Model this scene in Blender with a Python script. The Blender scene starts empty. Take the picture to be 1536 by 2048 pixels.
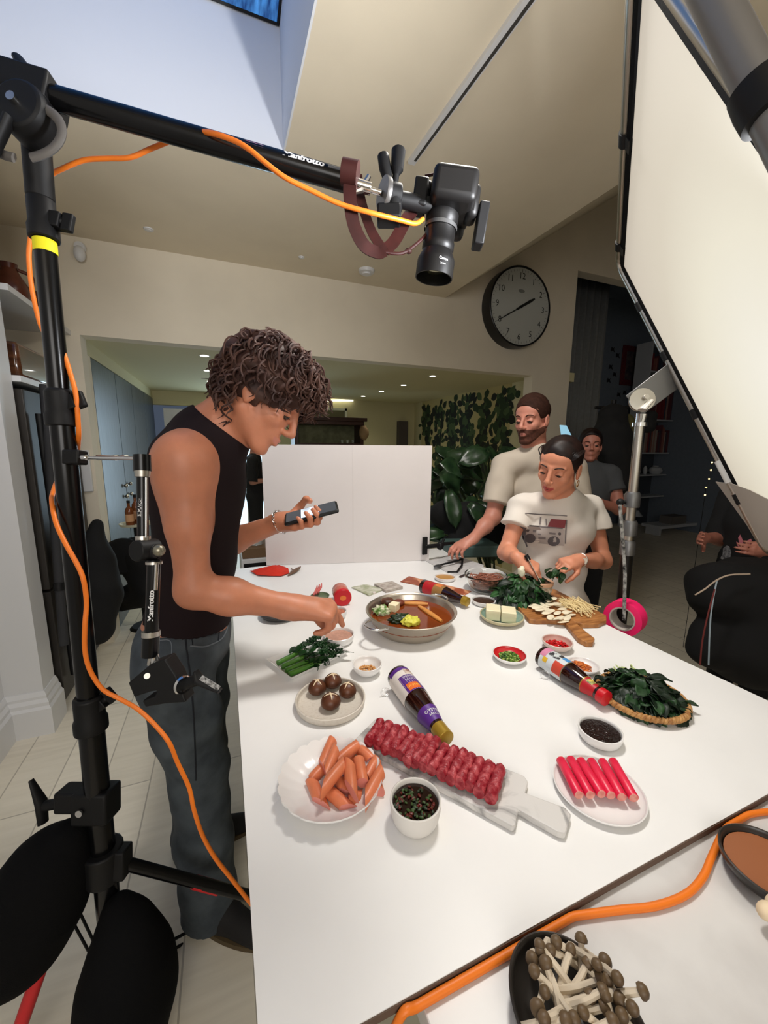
import bpy, bmesh, math, random
import numpy as np
from mathutils import Vector, Matrix, noise
from mathutils.bvhtree import BVHTree
rnd = random.Random(7)
PI = math.pi
C = bpy.context.scene.collection

# ---------------------------------------------------------------- camera
H = 1.55
F = 790.0
RM = np.array([[0.9275099, -0.05609127, 0.36956618], [-0.37373522, -0.1573622, 0.91408923], [0.00688332, -0.98594671, -0.16691828]])
cam_d = bpy.data.cameras.new('camera'); cam = bpy.data.objects.new('camera', cam_d); C.objects.link(cam)
cam_d.sensor_fit = 'VERTICAL'; cam_d.sensor_height = 36.0; cam_d.lens = 36.0*F/2048
cam_d.clip_start = 0.02
_r, _u, _b = RM[:, 0], -RM[:, 1], -RM[:, 2]
cam.matrix_world = Matrix([[_r[0], _u[0], _b[0], 0], [_r[1], _u[1], _b[1], 0], [_r[2], _u[2], _b[2], H], [0, 0, 0, 1]])
bpy.context.scene.camera = cam
vs = bpy.context.scene.view_settings
vs.view_transform = 'Standard'; vs.look = 'None'; vs.gamma = 1.0; vs.use_curve_mapping = False
vs.exposure = 0.04

# ---------------------------------------------------------------- world and lamps
w = bpy.data.worlds.new('world'); bpy.context.scene.world = w; w.use_nodes = True
w.node_tree.nodes['Background'].inputs[0].default_value = (0.55, 0.7, 1.0, 1)
w.node_tree.nodes['Background'].inputs[1].default_value = 0.10

def area(name, loc, target, size, power, col, size_y=None, shape='SQUARE', spread=180):
    l = bpy.data.lights.new(name, 'AREA'); l.energy = power; l.color = col; l.size = size; l.shape = shape
    if size_y: l.shape = 'RECTANGLE'; l.size_y = size_y
    l.spread = math.radians(spread)
    o = bpy.data.objects.new(name, l); C.objects.link(o); o.location = loc
    d = Vector(target)-Vector(loc); o.rotation_euler = d.to_track_quat('-Z', 'Y').to_euler()
    return o
def spot(name, loc, target, power, col, ang=90, blend=0.6, rad=0.05):
    l = bpy.data.lights.new(name, 'SPOT'); l.energy = power; l.color = col; l.spot_size = math.radians(ang); l.spot_blend = blend; l.shadow_soft_size = rad
    o = bpy.data.objects.new(name, l); C.objects.link(o); o.location = loc
    d = Vector(target)-Vector(loc); o.rotation_euler = d.to_track_quat('-Z', 'Y').to_euler()
    return o
# studio lamp high over the right of the table, added fill lamp behind the camera on the left
area('key_lamp', (0.86, 1.12, 2.87), (0.72, 0.95, 0.9), 0.30, 28, (1.0, 0.96, 0.90))
area('fill_light', (-0.5, -1.9, 2.2), (0.2, 2.2, 1.9), 1.6, 40, (0.98, 0.95, 0.92), 1.2)
area('panel_lamp', (0.80, 0.36, 1.93), (-0.35, 2.1, 3.05), 0.14, 13.5, (0.94, 0.96, 1.0), spread=105)

# ---------------------------------------------------------------- helpers
def S(r, g, b):
    def f(c):
        c /= 255.0
        return c/12.92 if c <= 0.04045 else ((c+0.055)/1.055)**2.4
    return (f(r), f(g), f(b))
def ray(px, py): return RM @ np.array([px-768.0, py-1024.0, F])
def _w(v): return Vector((float(v[0]), float(v[1]), float(v[2])+H))
def atz(px, py, z):
    r = ray(px, py); return _w(r*((z-H)/r[2]))
def aty(px, py, Y):
    r = ray(px, py); return _w(r*(Y/r[1]))
def atx(px, py, X):
    r = ray(px, py); return _w(r*(X/r[0]))
def atd(px, py, D): return _w(ray(px, py)*(D/F))
def camv(x, y, z):
    v = RM @ np.array([x, y, z], float); return Vector(v).normalized()
TZ = 0.91
def T(px, py, h=0.0): return atz(px, py, TZ+h)

MATS = {}
def mat(name, col, rough=0.5, metal=0.0, var=0.0, scale=20.0, bump=0.0, bscale=80.0, emit=None, es=1.0, trans=0.0, ior=1.45, coat=0.0, col2=None, sheen=0.0, stretch=None, sss=0.0, alpha=1.0, lo=0.35, hi=0.65, spec=0.5):
    if name in MATS: return MATS[name]
    m = bpy.data.materials.new(name); m.use_nodes = True; nt = m.node_tree; N = nt.nodes; L = nt.links
    b = N['Principled BSDF']
    b.inputs['Base Color'].default_value = (*col, 1); b.inputs['Roughness'].default_value = rough; b.inputs['Metallic'].default_value = metal
    b.inputs['Transmission Weight'].default_value = trans; b.inputs['IOR'].default_value = ior; b.inputs['Coat Weight'].default_value = coat
    b.inputs['Sheen Weight'].default_value = sheen; b.inputs['Specular IOR Level'].default_value = spec; b.inputs['Alpha'].default_value = alpha
    if sss:
        b.inputs['Subsurface Weight'].default_value = sss; b.inputs['Subsurface Radius'].default_value = (0.012, 0.004, 0.002); b.inputs['Subsurface Scale'].default_value = 1.0
    if emit: b.inputs['Emission Color'].default_value = (*emit, 1); b.inputs['Emission Strength'].default_value = es
    co = None
    def coord():
        nonlocal co
        if co is None:
            tc = N.new('ShaderNodeTexCoord'); mp = N.new('ShaderNodeMapping'); L.new(tc.outputs['Object'], mp.inputs[0])
            if stretch: mp.inputs['Scale'].default_value = stretch
            co = mp.outputs[0]
        return co
    if var or col2:
        nz = N.new('ShaderNodeTexNoise'); nz.inputs['Scale'].default_value = scale; nz.inputs['Detail'].default_value = 5; L.new(coord(), nz.inputs['Vector'])
        cr = N.new('ShaderNodeValToRGB'); L.new(nz.outputs['Fac'], cr.inputs[0])
        c2 = col2 if col2 else tuple(min(1, c*(1+var)) for c in col); c1 = col if col2 else tuple(c*(1-var) for c in col)
        cr.color_ramp.elements[0].position = lo; cr.color_ramp.elements[1].position = hi
        cr.color_ramp.elements[0].color = (*c1, 1); cr.color_ramp.elements[1].color = (*c2, 1); L.new(cr.outputs[0], b.inputs['Base Color'])
    if bump:
        nz = N.new('ShaderNodeTexNoise'); nz.inputs['Scale'].default_value = bscale; nz.inputs['Detail'].default_value = 3; L.new(coord(), nz.inputs['Vector'])
        bp = N.new('ShaderNodeBump'); bp.inputs['Strength'].default_value = bump; bp.inputs['Distance'].default_value = 0.003
        L.new(nz.outputs['Fac'], bp.inputs['Height']); L.new(bp.outputs[0], b.inputs['Normal'])
    MATS[name] = m
    return m

ORG = {}
def tag(o, label=None, cat=None, group=None, kind=None):
    if label: o['label'] = label
    if cat: o['category'] = cat
    if group: o['group'] = group
    if kind: o['kind'] = kind
    return o
def thing(name, label, cat, loc=(0, 0, 0), group=None):
    o = bpy.data.objects.new(name, None); C.objects.link(o); o.location = loc; o.empty_display_size = 0.05
    ORG[o] = Vector(loc); return tag(o, label, cat, group)
def basis(d, up=None):
    d = Vector(d).normalized(); u = Vector(up) if up is not None else (Vector((0, 0, 1)) if abs(d.z) < 0.95 else Vector((1, 0, 0)))
    x = u.cross(d)
    if x.length < 1e-6: x = Vector((1, 0, 0)).cross(d)
    x.normalize(); return x, d.cross(x).normalized(), d
class MB:
    def __init__(s): s.v = []; s.f = []; s.m = []
    def add(s, vs_, fs, mi=0):
        n = len(s.v); s.v.extend([tuple(v) for v in vs_]); s.f.extend([tuple(i+n for i in f) for f in fs]); s.m.extend([mi]*len(fs)); return s
    def box(s, lo, hi, mi=0, M=None):
        x0, y0, z0 = lo; x1, y1, z1 = hi
        v = [Vector(p) for p in ((x0, y0, z0), (x1, y0, z0), (x1, y1, z0), (x0, y1, z0), (x0, y0, z1), (x1, y0, z1), (x1, y1, z1), (x0, y1, z1))]
        if M is not None: v = [M @ p for p in v]
        return s.add(v, [(0, 3, 2, 1), (4, 5, 6, 7), (0, 1, 5, 4), (1, 2, 6, 5), (2, 3, 7, 6), (3, 0, 4, 7)], mi)
    def obox(s, c, d, size, up=None, mi=0):   # oriented box: local z along d, size = (x, y, z)
        x, y, z = basis(d, up); M = Matrix((x, y, z)).transposed().to_4x4(); M.translation = Vector(c)
        a, b, cc = size[0]/2, size[1]/2, size[2]/2
        return s.box((-a, -b, -cc), (a, b, cc), mi, M)
    def sweep(s, pts, rad, n=8, mi=0, caps=True, flat=None, up=None):
        pts = [Vector(p) for p in pts]; k = len(pts); v = []; px = None
        for i, p in enumerate(pts):
            d = (pts[min(i+1, k-1)]-pts[max(i-1, 0)])
            if d.length < 1e-9: d = Vector((0, 0, 1))
            d.normalize()
            if px is None: x, y, _ = basis(d, up)
            else:
                x = px-d*px.dot(d)
                if x.length < 1e-6: x = basis(d)[0]
                x.normalize(); y = d.cross(x)
            px = x; r = rad[i] if hasattr(rad, '__len__') else rad
            fl = flat if flat else 1.0
            for j in range(n):
                a = 2*PI*j/n; v.append(p+x*(math.cos(a)*r)+y*(math.sin(a)*r*fl))
        f = [(i*n+j, i*n+(j+1) % n, (i+1)*n+(j+1) % n, (i+1)*n+j) for i in range(k-1) for j in range(n)]
        if caps: f.append(tuple(range(n-1, -1, -1))); f.append(tuple((k-1)*n+j for j in range(n)))
        return s.add(v, f, mi)
    def cyl(s, a, b, r0, r1=None, n=16, mi=0):
        return s.sweep([a, b], [r0, r0 if r1 is None else r1], n, mi)
    def lathe(s, prof, c=(0, 0, 0), axis=(0, 0, 1), n=32, mi=0, sx=1.0, sy=1.0, up=None, mis=None):
        x, y, z = basis(axis, up) if (up is not None or tuple(axis) != (0, 0, 1)) else (Vector((1, 0, 0)), Vector((0, 1, 0)), Vector((0, 0, 1)))
        c = Vector(c); v = []; f = []; m = []
        for (r, h) in prof:
            for j in range(n):
                a = 2*PI*j/n; v.append(c+x*(r*sx*math.cos(a))+y*(r*sy*math.sin(a))+z*h)
        for i in range(len(prof)-1):
            for j in range(n):
                f.append((i*n+j, i*n+(j+1) % n, (i+1)*n+(j+1) % n, (i+1)*n+j)); m.append(mis[i] if mis else mi)
        ring = tuple(prof[0]) == tuple(prof[-1]) or len(prof) == 2
        if prof[0][0] > 1e-4 and not ring: f.append(tuple(range(n-1, -1, -1))); m.append(mis[0] if mis else mi)
        if prof[-1][0] > 1e-4 and not ring: f.append(tuple((len(prof)-1)*n+j for j in range(n))); m.append(mis[-1] if mis else mi)
        k = len(s.v); s.v.extend([tuple(q) for q in v]); s.f.extend([tuple(i+k for i in q) for q in f]); s.m.extend(m); return s
    def ell(s, c, r, n=16, k=10, M=None, mi=0, noisef=None):
        r = (r, r, r) if not hasattr(r, '__len__') else r; v = []
        for i in range(k+1):
            t = PI*i/k
            for j in range(n):
                a = 2*PI*j/n; p = Vector((r[0]*math.sin(t)*math.cos(a), r[1]*math.sin(t)*math.sin(a), r[2]*math.cos(t)))
                if noisef: p = p*(1+noisef(p))
                if M is not None: p = M @ p
                v.append(Vector(c)+p)
        f = [(i*n+j, (i+1)*n+j, (i+1)*n+(j+1) % n, i*n+(j+1) % n) for i in range(k) for j in range(n)]
        return s.add(v, f, mi)
    def prism(s, poly, a, b, mi=0):    # poly: list of 3d points, extruded by vector (b-a)
        d = Vector(b)-Vector(a); n = len(poly); v = [Vector(p) for p in poly]; v += [p+d for p in v]
        f = [tuple(range(n-1, -1, -1)), tuple(range(n, 2*n))]+[(i, (i+1) % n, n+(i+1) % n, n+i) for i in range(n)]
        return s.add(v, f, mi)
    def grid(s, fn, nu, nv, mi=0, closed=False):
        v = [fn(i/(nu-1), j/(nv-1)) for i in range(nu) for j in range(nv)]
        f = [(i*nv+j, (i+1)*nv+j, (i+1)*nv+j+1, i*nv+j+1) for i in range(nu-1) for j in range(nv-1)]
        return s.add(v, f, mi)
    def build(s, name, mats, parent=None, smooth=True, bevel=0, solid=0, ang=40, sub=0):
        me = bpy.data.meshes.new(name); org = ORG.get(parent, Vector((0, 0, 0)))
        me.from_pydata([tuple(Vector(v)-org) for v in s.v], [], s.f)
        mats = mats if isinstance(mats, (list, tuple)) else [mats]
        for m in mats: me.materials.append(m)
        me.polygons.foreach_set('material_index', s.m); me.validate(); me.update()
        bm = bmesh.new(); bm.from_mesh(me); bmesh.ops.remove_doubles(bm, verts=bm.verts, dist=1e-6); bmesh.ops.recalc_face_normals(bm, faces=bm.faces); bm.to_mesh(me); bm.free()
        if smooth: me.shade_smooth(); me.set_sharp_from_angle(angle=math.radians(ang))
        o = bpy.data.objects.new(name, me); C.objects.link(o)
        if parent is not None: o.parent = parent; ORG[o] = org
        if solid:
            md = o.modifiers.new('s', 'SOLIDIFY'); md.thickness = solid; md.offset = 0
        if bevel:
            md = o.modifiers.new('b', 'BEVEL'); md.width = bevel; md.segments = 2; md.limit_method = 'ANGLE'; md.angle_limit = math.radians(40)
        if sub:
            md = o.modifiers.new('u', 'SUBSURF'); md.levels = sub; md.render_levels = sub
        return o
def copy_tree(o, parent=None):
    c = o.copy(); C.objects.link(c)
    if parent is not None: c.parent = parent
    for ch in list(o.children): copy_tree(ch, c)
    return c
def bez(pts, n=8):
    """smooth open curve through points (Catmull-Rom)"""
    P = [Vector(p) for p in pts]; P = [P[0]*2-P[1]]+P+[P[-1]*2-P[-2]]; out = []
    for i in range(1, len(P)-2):
        for k in range(n):
            t = k/n; a, b, c, d = P[i-1:i+3]
            out.append(0.5*((2*b)+(c-a)*t+(2*a-5*b+4*c-d)*t*t+(3*b-a-3*c+d)*t**3))
    out.append(P[-2]); return out
def text_mesh(txt, size, depth=0.0, align='CENTER'):
    cu = bpy.data.curves.new('t', 'FONT'); cu.body = txt; cu.size = size; cu.align_x = align; cu.align_y = 'CENTER'; cu.resolution_u = 2; cu.extrude = depth
    o = bpy.data.objects.new('t', cu); C.objects.link(o); bpy.context.view_layer.update()
    me = bpy.data.meshes.new_from_object(o.evaluated_get(bpy.context.evaluated_depsgraph_get()))
    V = [v.co.copy() for v in me.vertices]; Fs = [tuple(p.vertices) for p in me.polygons]
    bpy.data.objects.remove(o); bpy.data.curves.remove(cu); bpy.data.meshes.remove(me)
    return V, Fs
def text_on(mb, txt, size, c, xdir, ydir, mi=0, bold=0, fn=None):
    V, Fs = text_mesh(txt, size); x = Vector(xdir).normalized(); y = Vector(ydir).normalized(); n = x.cross(y)
    for k in range(1+bold):
        o = size*0.035*k
        mb.add([(fn(v.x+o, v.y) if fn else Vector(c)+x*(v.x+o)+y*v.y+n*(0.0002*k)) for v in V], Fs, mi)
    return mb
# ---------------------------------------------------------------- smooth solids: blended capsules and ellipsoids, meshed by surface nets
class Field:
    def __init__(s, lo, hi, h):
        s.lo = np.array(lo, float); s.h = h; n = np.ceil((np.array(hi)-s.lo)/h).astype(int)+1; s.n = n
        s.v = np.full(tuple(n), 1.0, np.float32); s.ax = [s.lo[i]+h*np.arange(n[i]) for i in range(3)]
    def blk(s, lo, hi, m):
        i0 = np.maximum(np.floor((np.array(lo)-m-s.lo)/s.h).astype(int), 0); i1 = np.minimum(np.ceil((np.array(hi)+m-s.lo)/s.h).astype(int)+1, s.n)
        if np.any(i1 <= i0): return None, None
        sl = tuple(slice(a, b) for a, b in zip(i0, i1))
        g = [s.ax[k][i0[k]:i1[k]].astype(np.float32) for k in range(3)]
        return sl, (g[0][:, None, None], g[1][None, :, None], g[2][None, None, :])
    def mix(s, sl, d, k, sub):
        a = s.v[sl]
        if sub:
            b = -d
            if k > 0: h = np.maximum(k-np.abs(a-b), 0)/k; s.v[sl] = np.maximum(a, b)+h*h*k/4
            else: s.v[sl] = np.maximum(a, b)
        else:
            if k > 0: h = np.maximum(k-np.abs(a-d), 0)/k; s.v[sl] = np.minimum(a, d)-h*h*k/4
            else: s.v[sl] = np.minimum(a, d)
    def cap(s, a, b, ra, rb=None, k=0.02, sub=False):
        rb = ra if rb is None else rb; a = np.array(a, float); b = np.array(b, float); r = max(ra, rb)
        sl, g = s.blk(np.minimum(a, b)-r, np.maximum(a, b)+r, k+2*s.h)
        if sl is None: return s
        ba = b-a; L2 = max(ba @ ba, 1e-12)
        t = np.clip(((g[0]-a[0])*ba[0]+(g[1]-a[1])*ba[1]+(g[2]-a[2])*ba[2])/L2, 0, 1)
        d = np.sqrt((g[0]-a[0]-t*ba[0])**2+(g[1]-a[1]-t*ba[1])**2+(g[2]-a[2]-t*ba[2])**2)-(ra+t*(rb-ra))
        s.mix(sl, d.astype(np.float32), k, sub); return s
    def chain(s, pts, rs, k=0.02):
        for i in range(len(pts)-1): s.cap(pts[i], pts[i+1], rs[i], rs[i+1], k)
        return s
    def ell(s, c, r, M=None, k=0.02, sub=False):
        c = np.array(c, float); r = np.array(r, float); R = np.eye(3) if M is None else np.array([[M[i][j] for j in range(3)] for i in range(3)], float)
        ext = np.sqrt(((R*r)**2).sum(1)); sl, g = s.blk(c-ext, c+ext, k+2*s.h)
        if sl is None: return s
        x, y, z = g[0]-c[0], g[1]-c[1], g[2]-c[2]
        q = [R[0, i]*x+R[1, i]*y+R[2, i]*z for i in range(3)]
        k0 = np.sqrt((q[0]/r[0])**2+(q[1]/r[1])**2+(q[2]/r[2])**2); k1 = np.sqrt((q[0]/r[0]**2)**2+(q[1]/r[1]**2)**2+(q[2]/r[2]**2)**2)
        d = np.where(k1 > 1e-9, k0*(k0-1)/np.maximum(k1, 1e-9), -r.min())
        s.mix(sl, d.astype(np.float32), k, sub); return s
    def grids(s): return s.ax[0][:, None, None], s.ax[1][None, :, None], s.ax[2][None, None, :]
    def clip(s, fn):        # keep where fn(x,y,z) < 0
        s.v = np.maximum(s.v, np.broadcast_to(fn(*s.grids()), s.v.shape)).astype(np.float32); return s
    def plane(s, p, n, k=0.0):    # cut away the side the normal points to
        p = np.array(p, float); n = np.array(n, float); n = n/np.linalg.norm(n)
        return s.clip(lambda x, y, z: (x-p[0])*n[0]+(y-p[1])*n[1]+(z-p[2])*n[2])
    def mesh(s):
        v = s.v; ins = v < 0; nx, ny, nz = v.shape; cs = (slice(0, -1), slice(1, None))
        cnt = np.zeros((nx-1, ny-1, nz-1), np.int8)
        for i in (0, 1):
            for j in (0, 1):
                for k in (0, 1): cnt += ins[cs[i], cs[j], cs[k]]
        act = (cnt > 0) & (cnt < 8); I = np.argwhere(act); idx = np.full(act.shape, -1, np.int64); idx[act] = np.arange(len(I))
        acc = np.zeros((len(I), 3)); num = np.zeros(len(I))
        cor = [(i, j, k) for i in (0, 1) for j in (0, 1) for k in (0, 1)]
        vals = {c: v[I[:, 0]+c[0], I[:, 1]+c[1], I[:, 2]+c[2]] for c in cor}
        for a in cor:
            for ax in range(3):
                if a[ax] == 0:
                    b = list(a); b[ax] = 1; b = tuple(b); va, vb = vals[a], vals[b]; m = (va < 0) != (vb < 0)
                    t = va[m]/(va[m]-vb[m]); p = np.tile(np.array(a, float), (m.sum(), 1)); p[:, ax] += t; acc[m] += p; num[m] += 1
        P = (I+acc/num[:, None])*s.h+s.lo
        Q = []
        for ax in range(3):
            u, w = (ax+1) % 3, (ax+2) % 3
            a = [slice(None)]*3; b = [slice(None)]*3; a[ax] = slice(0, -1); b[ax] = slice(1, None)
            for q in (u, w): a[q] = slice(1, -1); b[q] = slice(1, -1)
            A = ins[tuple(a)]; B = ins[tuple(b)]; m = A != B; E = np.argwhere(m)
            if not len(E): continue
            E[:, u] += 1; E[:, w] += 1; fl = A[m]
            def cell(du, dw):
                c = E.copy(); c[:, u] -= du; c[:, w] -= dw; return idx[c[:, 0], c[:, 1], c[:, 2]]
            q = np.stack([cell(1, 1), cell(0, 1), cell(0, 0), cell(1, 0)], 1); q[~fl] = q[~fl][:, ::-1]; Q.append(q)
        return P, np.concatenate(Q)
    def build(s, name, mats, parent=None, label=None, matfn=None, smooth_it=1, noisefn=None):
        P, Q = s.mesh()
        if smooth_it:      # light laplacian
            for _ in range(smooth_it):
                acc = np.zeros_like(P); n = np.zeros(len(P))
                for i in range(4):
                    a, b = Q[:, i], Q[:, (i+1) % 4]
                    for c in range(3): acc[:, c] += np.bincount(a, P[b, c], len(P))+np.bincount(b, P[a, c], len(P))
                    n += np.bincount(a, minlength=len(P))+np.bincount(b, minlength=len(P))
                P = P*0.5+0.5*acc/n[:, None]
        if noisefn is not None: P = noisefn(P)
        org = ORG.get(parent, Vector((0, 0, 0)))
        me = bpy.data.meshes.new(name); me.vertices.add(len(P)); me.vertices.foreach_set('co', (P-np.array(org)).astype(np.float32).ravel())
        me.loops.add(len(Q)*4); me.loops.foreach_set('vertex_index', Q.astype(np.int32).ravel()); me.polygons.add(len(Q)); me.polygons.foreach_set('loop_start', np.arange(0, len(Q)*4, 4, dtype=np.int32))
        mats = mats if isinstance(mats, (list, tuple)) else [mats]
        for m in mats: me.materials.append(m)
        if matfn is not None:
            cen = P[Q].mean(1); me.polygons.foreach_set('material_index', matfn(cen).astype(np.int32))
        me.update(calc_edges=True); me.validate(); me.shade_smooth()
        o = bpy.data.objects.new(name, me); C.objects.link(o)
        if parent is not None: o.parent = parent; ORG[o] = org
        s.P, s.Q = P, Q
        return o
    def bvh(s): return BVHTree.FromPolygons([tuple(p) for p in s.P], [tuple(int(i) for i in q) for q in s.Q])
# ================================================================ SETTING
M_wall = mat('wall_paint', S(224, 212, 188), 0.9, var=0.03, scale=3, bump=0.06, bscale=300)
M_wallb = mat('wall_paint_blue_grey', S(224, 214, 194), 0.9, var=0.03, scale=3)
M_white = mat('white_gloss', S(215, 215, 215), 0.35)
M_shaft = mat('shaft_white', S(226, 228, 232), 0.9)
M_kwall = mat('kitchen_wall', S(206, 198, 158), 0.9)
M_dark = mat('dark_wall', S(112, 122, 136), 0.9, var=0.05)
def struct(name, mb, m, **k):
    o = mb.build(name, m, None, **k); o['kind'] = 'structure'; return o
# floor with planks
fm = bpy.data.materials.new('grey_floorboards'); fm.use_nodes = True; nt = fm.node_tree; N = nt.nodes; L = nt.links; bs = N['Principled BSDF']; bs.inputs['Roughness'].default_value = 0.5
tc = N.new('ShaderNodeTexCoord'); mp = N.new('ShaderNodeMapping'); mp.inputs['Rotation'].default_value = (0, 0, math.radians(90)); L.new(tc.outputs['Object'], mp.inputs[0])
br = N.new('ShaderNodeTexBrick'); br.inputs['Scale'].default_value = 1.0; br.inputs['Brick Width'].default_value = 1.9; br.inputs['Row Height'].default_value = 0.2; br.inputs['Mortar Size'].default_value = 0.003; br.offset = 0.37
br.inputs['Color1'].default_value = (*S(226, 218, 200), 1); br.inputs['Color2'].default_value = (*S(236, 228, 210), 1); br.inputs['Mortar'].default_value = (*S(186, 178, 162), 1)
L.new(mp.outputs[0], br.inputs['Vector'])
mp2 = N.new('ShaderNodeMapping'); mp2.inputs['Rotation'].default_value = (0, 0, math.radians(90)); mp2.inputs['Scale'].default_value = (1.0, 14, 1); L.new(tc.outputs['Object'], mp2.inputs[0])
nz = N.new('ShaderNodeTexNoise'); nz.inputs['Scale'].default_value = 2.5; nz.inputs['Detail'].default_value = 6; L.new(mp2.outputs[0], nz.inputs['Vector'])
mx = N.new('ShaderNodeMix'); mx.data_type = 'RGBA'; mx.blend_type = 'MULTIPLY'; mx.inputs[0].default_value = 0.6
cr = N.new('ShaderNodeValToRGB'); cr.color_ramp.elements[0].position = 0.3; cr.color_ramp.elements[0].color = (0.84, 0.83, 0.81, 1); cr.color_ramp.elements[1].position = 0.6
L.new(nz.outputs[0], cr.inputs[0]); L.new(br.outputs[0], mx.inputs[6]); L.new(cr.outputs[0], mx.inputs[7]); L.new(mx.outputs[2], bs.inputs['Base Color'])
struct('floor', MB().box((-3, -2.5, -0.1), (12, 9, 0)), fm)

YB = 3.5; CZ = H+1.37; KZ = H+0.743; SX = 0.345; SY = 2.16
# main room flat ceiling with the skylight opening (X -1.0..SX, Y 0.2..SY), then the slope rising to the right
c = MB()
c.box((SX+.008, -2.5, CZ), (2.02, YB, CZ+0.12)); c.box((-3, SY+.008, CZ), (SX+.008, YB, CZ+0.12)); c.box((-3, -2.5, CZ), (-1.358, SY+.008, CZ+0.12)); c.box((-1.358, -2.5, CZ), (SX+.008, 0.292, CZ+0.12))
struct('ceiling', c, M_wall, smooth=False)
sl = 0.628
c = MB(); c.prism([(2.02, -2.5, CZ), (8, -2.5, CZ+sl*5.98), (8, -2.5, CZ+sl*5.98+0.15), (2.02, -2.5, CZ+0.15)], (0, 0, 0), (0, 6.0, 0))
struct('ceiling_slope', c, M_wall, smooth=False)
# shaft walls
ST = CZ+0.95
c = MB(); c.box((-1.35, SY, CZ), (SX+0.008, SY+0.008, ST)); c.box((SX, 0.3, CZ), (SX+0.008, SY, ST)); c.box((-1.358, 0.292, CZ), (-1.35, SY+0.008, ST)); c.box((-1.35, 0.292, CZ), (SX+0.008, 0.3, ST))
struct('trim_1', c, M_shaft, smooth=False)
# skylight glass: rises towards the camera from the far wall
w1 = thing('window_1', None, None, (0, 0, 0)); w1['kind'] = 'structure'
glow = mat('skylight_dusk_glass', S(20, 60, 120), 0.1, emit=S(38, 100, 190), es=0.5)
nt = glow.node_tree; N = nt.nodes; L = nt.links
tcx = N.new('ShaderNodeTexCoord'); mpx = N.new('ShaderNodeMapping'); mpx.inputs['Scale'].default_value = (12, 3, 3); mpx.inputs['Rotation'].default_value = (0, 0, 0.5); L.new(tcx.outputs['Object'], mpx.inputs[0])
nzx = N.new('ShaderNodeTexNoise'); nzx.inputs['Scale'].default_value = 3; nzx.inputs['Detail'].default_value = 6; L.new(mpx.outputs[0], nzx.inputs[0])
crx = N.new('ShaderNodeValToRGB'); crx.color_ramp.elements[0].position = 0.35; crx.color_ramp.elements[1].position = 0.7; crx.color_ramp.elements[0].color = (*S(16, 44, 92), 1); crx.color_ramp.elements[1].color = (*S(84, 160, 235), 1)
L.new(nzx.outputs[0], crx.inputs[0]); L.new(crx.outputs[0], N['Principled BSDF'].inputs['Emission Color']); N['Principled BSDF'].inputs['Emission Strength'].default_value = 0.9
M_black = mat('black_plastic', S(18, 18, 19), 0.5, spec=0.3)
g0 = H+1.87
c = MB(); c.prism([(-1.3, SY-0.012, g0), (SX-0.012, SY-0.012, g0), (SX-0.012, 0.3, g0+0.40), (-1.3, 0.3, g0+0.40)], (0, 0, 0), (0, 0, 0.02)); c.build('pane', glow, w1, smooth=False)
c = MB(); c.sweep([(-1.33, SY-0.006, g0), (SX-0.006, SY-0.006, g0), (SX-0.006, 0.3, g0+0.40)], 0.009, 4); c.build('window_frame', M_black, w1, smooth=False)

# back wall with the kitchen opening and the opening on the right
c = MB()
KR = 3.12
c.box((-0.98, YB, KZ), (2.02, YB+0.13, CZ)); c.box((-0.98, YB, 0), (-0.88, YB+0.13, KZ))
c.prism([(2.02, YB, KZ), (KR, YB, KZ), (KR, YB, CZ+sl*(KR-2.02)+.05), (2.02, YB, CZ+.05)], (0, 0, 0), (0, 0.13, 0))
OX = 3.64; OZ = H+1.86
c.prism([(KR, YB, 0), (OX, YB, 0), (OX, YB, CZ+sl*(OX-2.02)+.05), (KR, YB, CZ+sl*(KR-2.02)+.05)], (0, 0, 0), (0, 0.13, 0))
c.prism([(OX, YB, OZ), (8, YB, OZ), (8, YB, CZ+sl*5.98), (OX, YB, CZ+sl*(OX-2.02)+.05)], (0, 0, 0), (0, 0.13, 0))
struct('wall_back', c, M_wallb, smooth=False)
# left side: near wall with wainscot, pillar, alcove, kitchen beyond
PX = -0.965
c = MB(); c.box((-1.25, -2.5, 0), (-1.13, 2.47, CZ)); struct('wall_left', c, M_white, smooth=False)
c = MB(); c.box((-1.25, 2.47, 0), (PX, 2.62, CZ)); struct('wall_left_pillar', c, M_white, smooth=False)
c = MB(); c.box((-1.75, 2.62, 0), (-1.6, YB, CZ)); c.box((-1.75, YB, 0), (-0.98, YB+0.13, CZ)); struct('wall_left_alcove', c, M_wall, smooth=False)
# baseboards with a moulded top
def base_run(mb, pts, h=0.24, t=0.035):
    prof = [(0, 0), (t, 0), (t, h*0.62), (t*0.72, h*0.68), (t*0.72, h*0.76), (t*0.42, h*0.84), (t*0.42, h*0.9), (t*0.15, h), (0, h)]
    P = [Vector(p) for p in pts]; v = []; k = len(prof)
    for i, p in enumerate(P):
        d0 = (P[i]-P[i-1]).normalized() if i else (P[1]-P[0]).normalized(); d1 = (P[i+1]-P[i]).normalized() if i < len(P)-1 else d0
        n0 = Vector((d0.y, -d0.x, 0)); n1 = Vector((d1.y, -d1.x, 0)); nn = (n0+n1); nn = nn/max(nn.dot(n0), 1e-6)
        for (a, b) in prof: v.append(p+nn*a+Vector((0, 0, b)))
    f = [(i*k+j, i*k+j+1, (i+1)*k+j+1, (i+1)*k+j) for i in range(len(P)-1) for j in range(k-1)]
    f += [tuple(range(k)), tuple((len(P)-1)*k+j for j in range(k-1, -1, -1))]
    mb.add(v, f)
c = MB(); base_run(c, [(-1.13, -2.0, 0), (-1.13, 2.47, 0), (PX, 2.47, 0), (PX, 2.62, 0)]); struct('baseboard_left', c, M_white, smooth=False)
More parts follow.
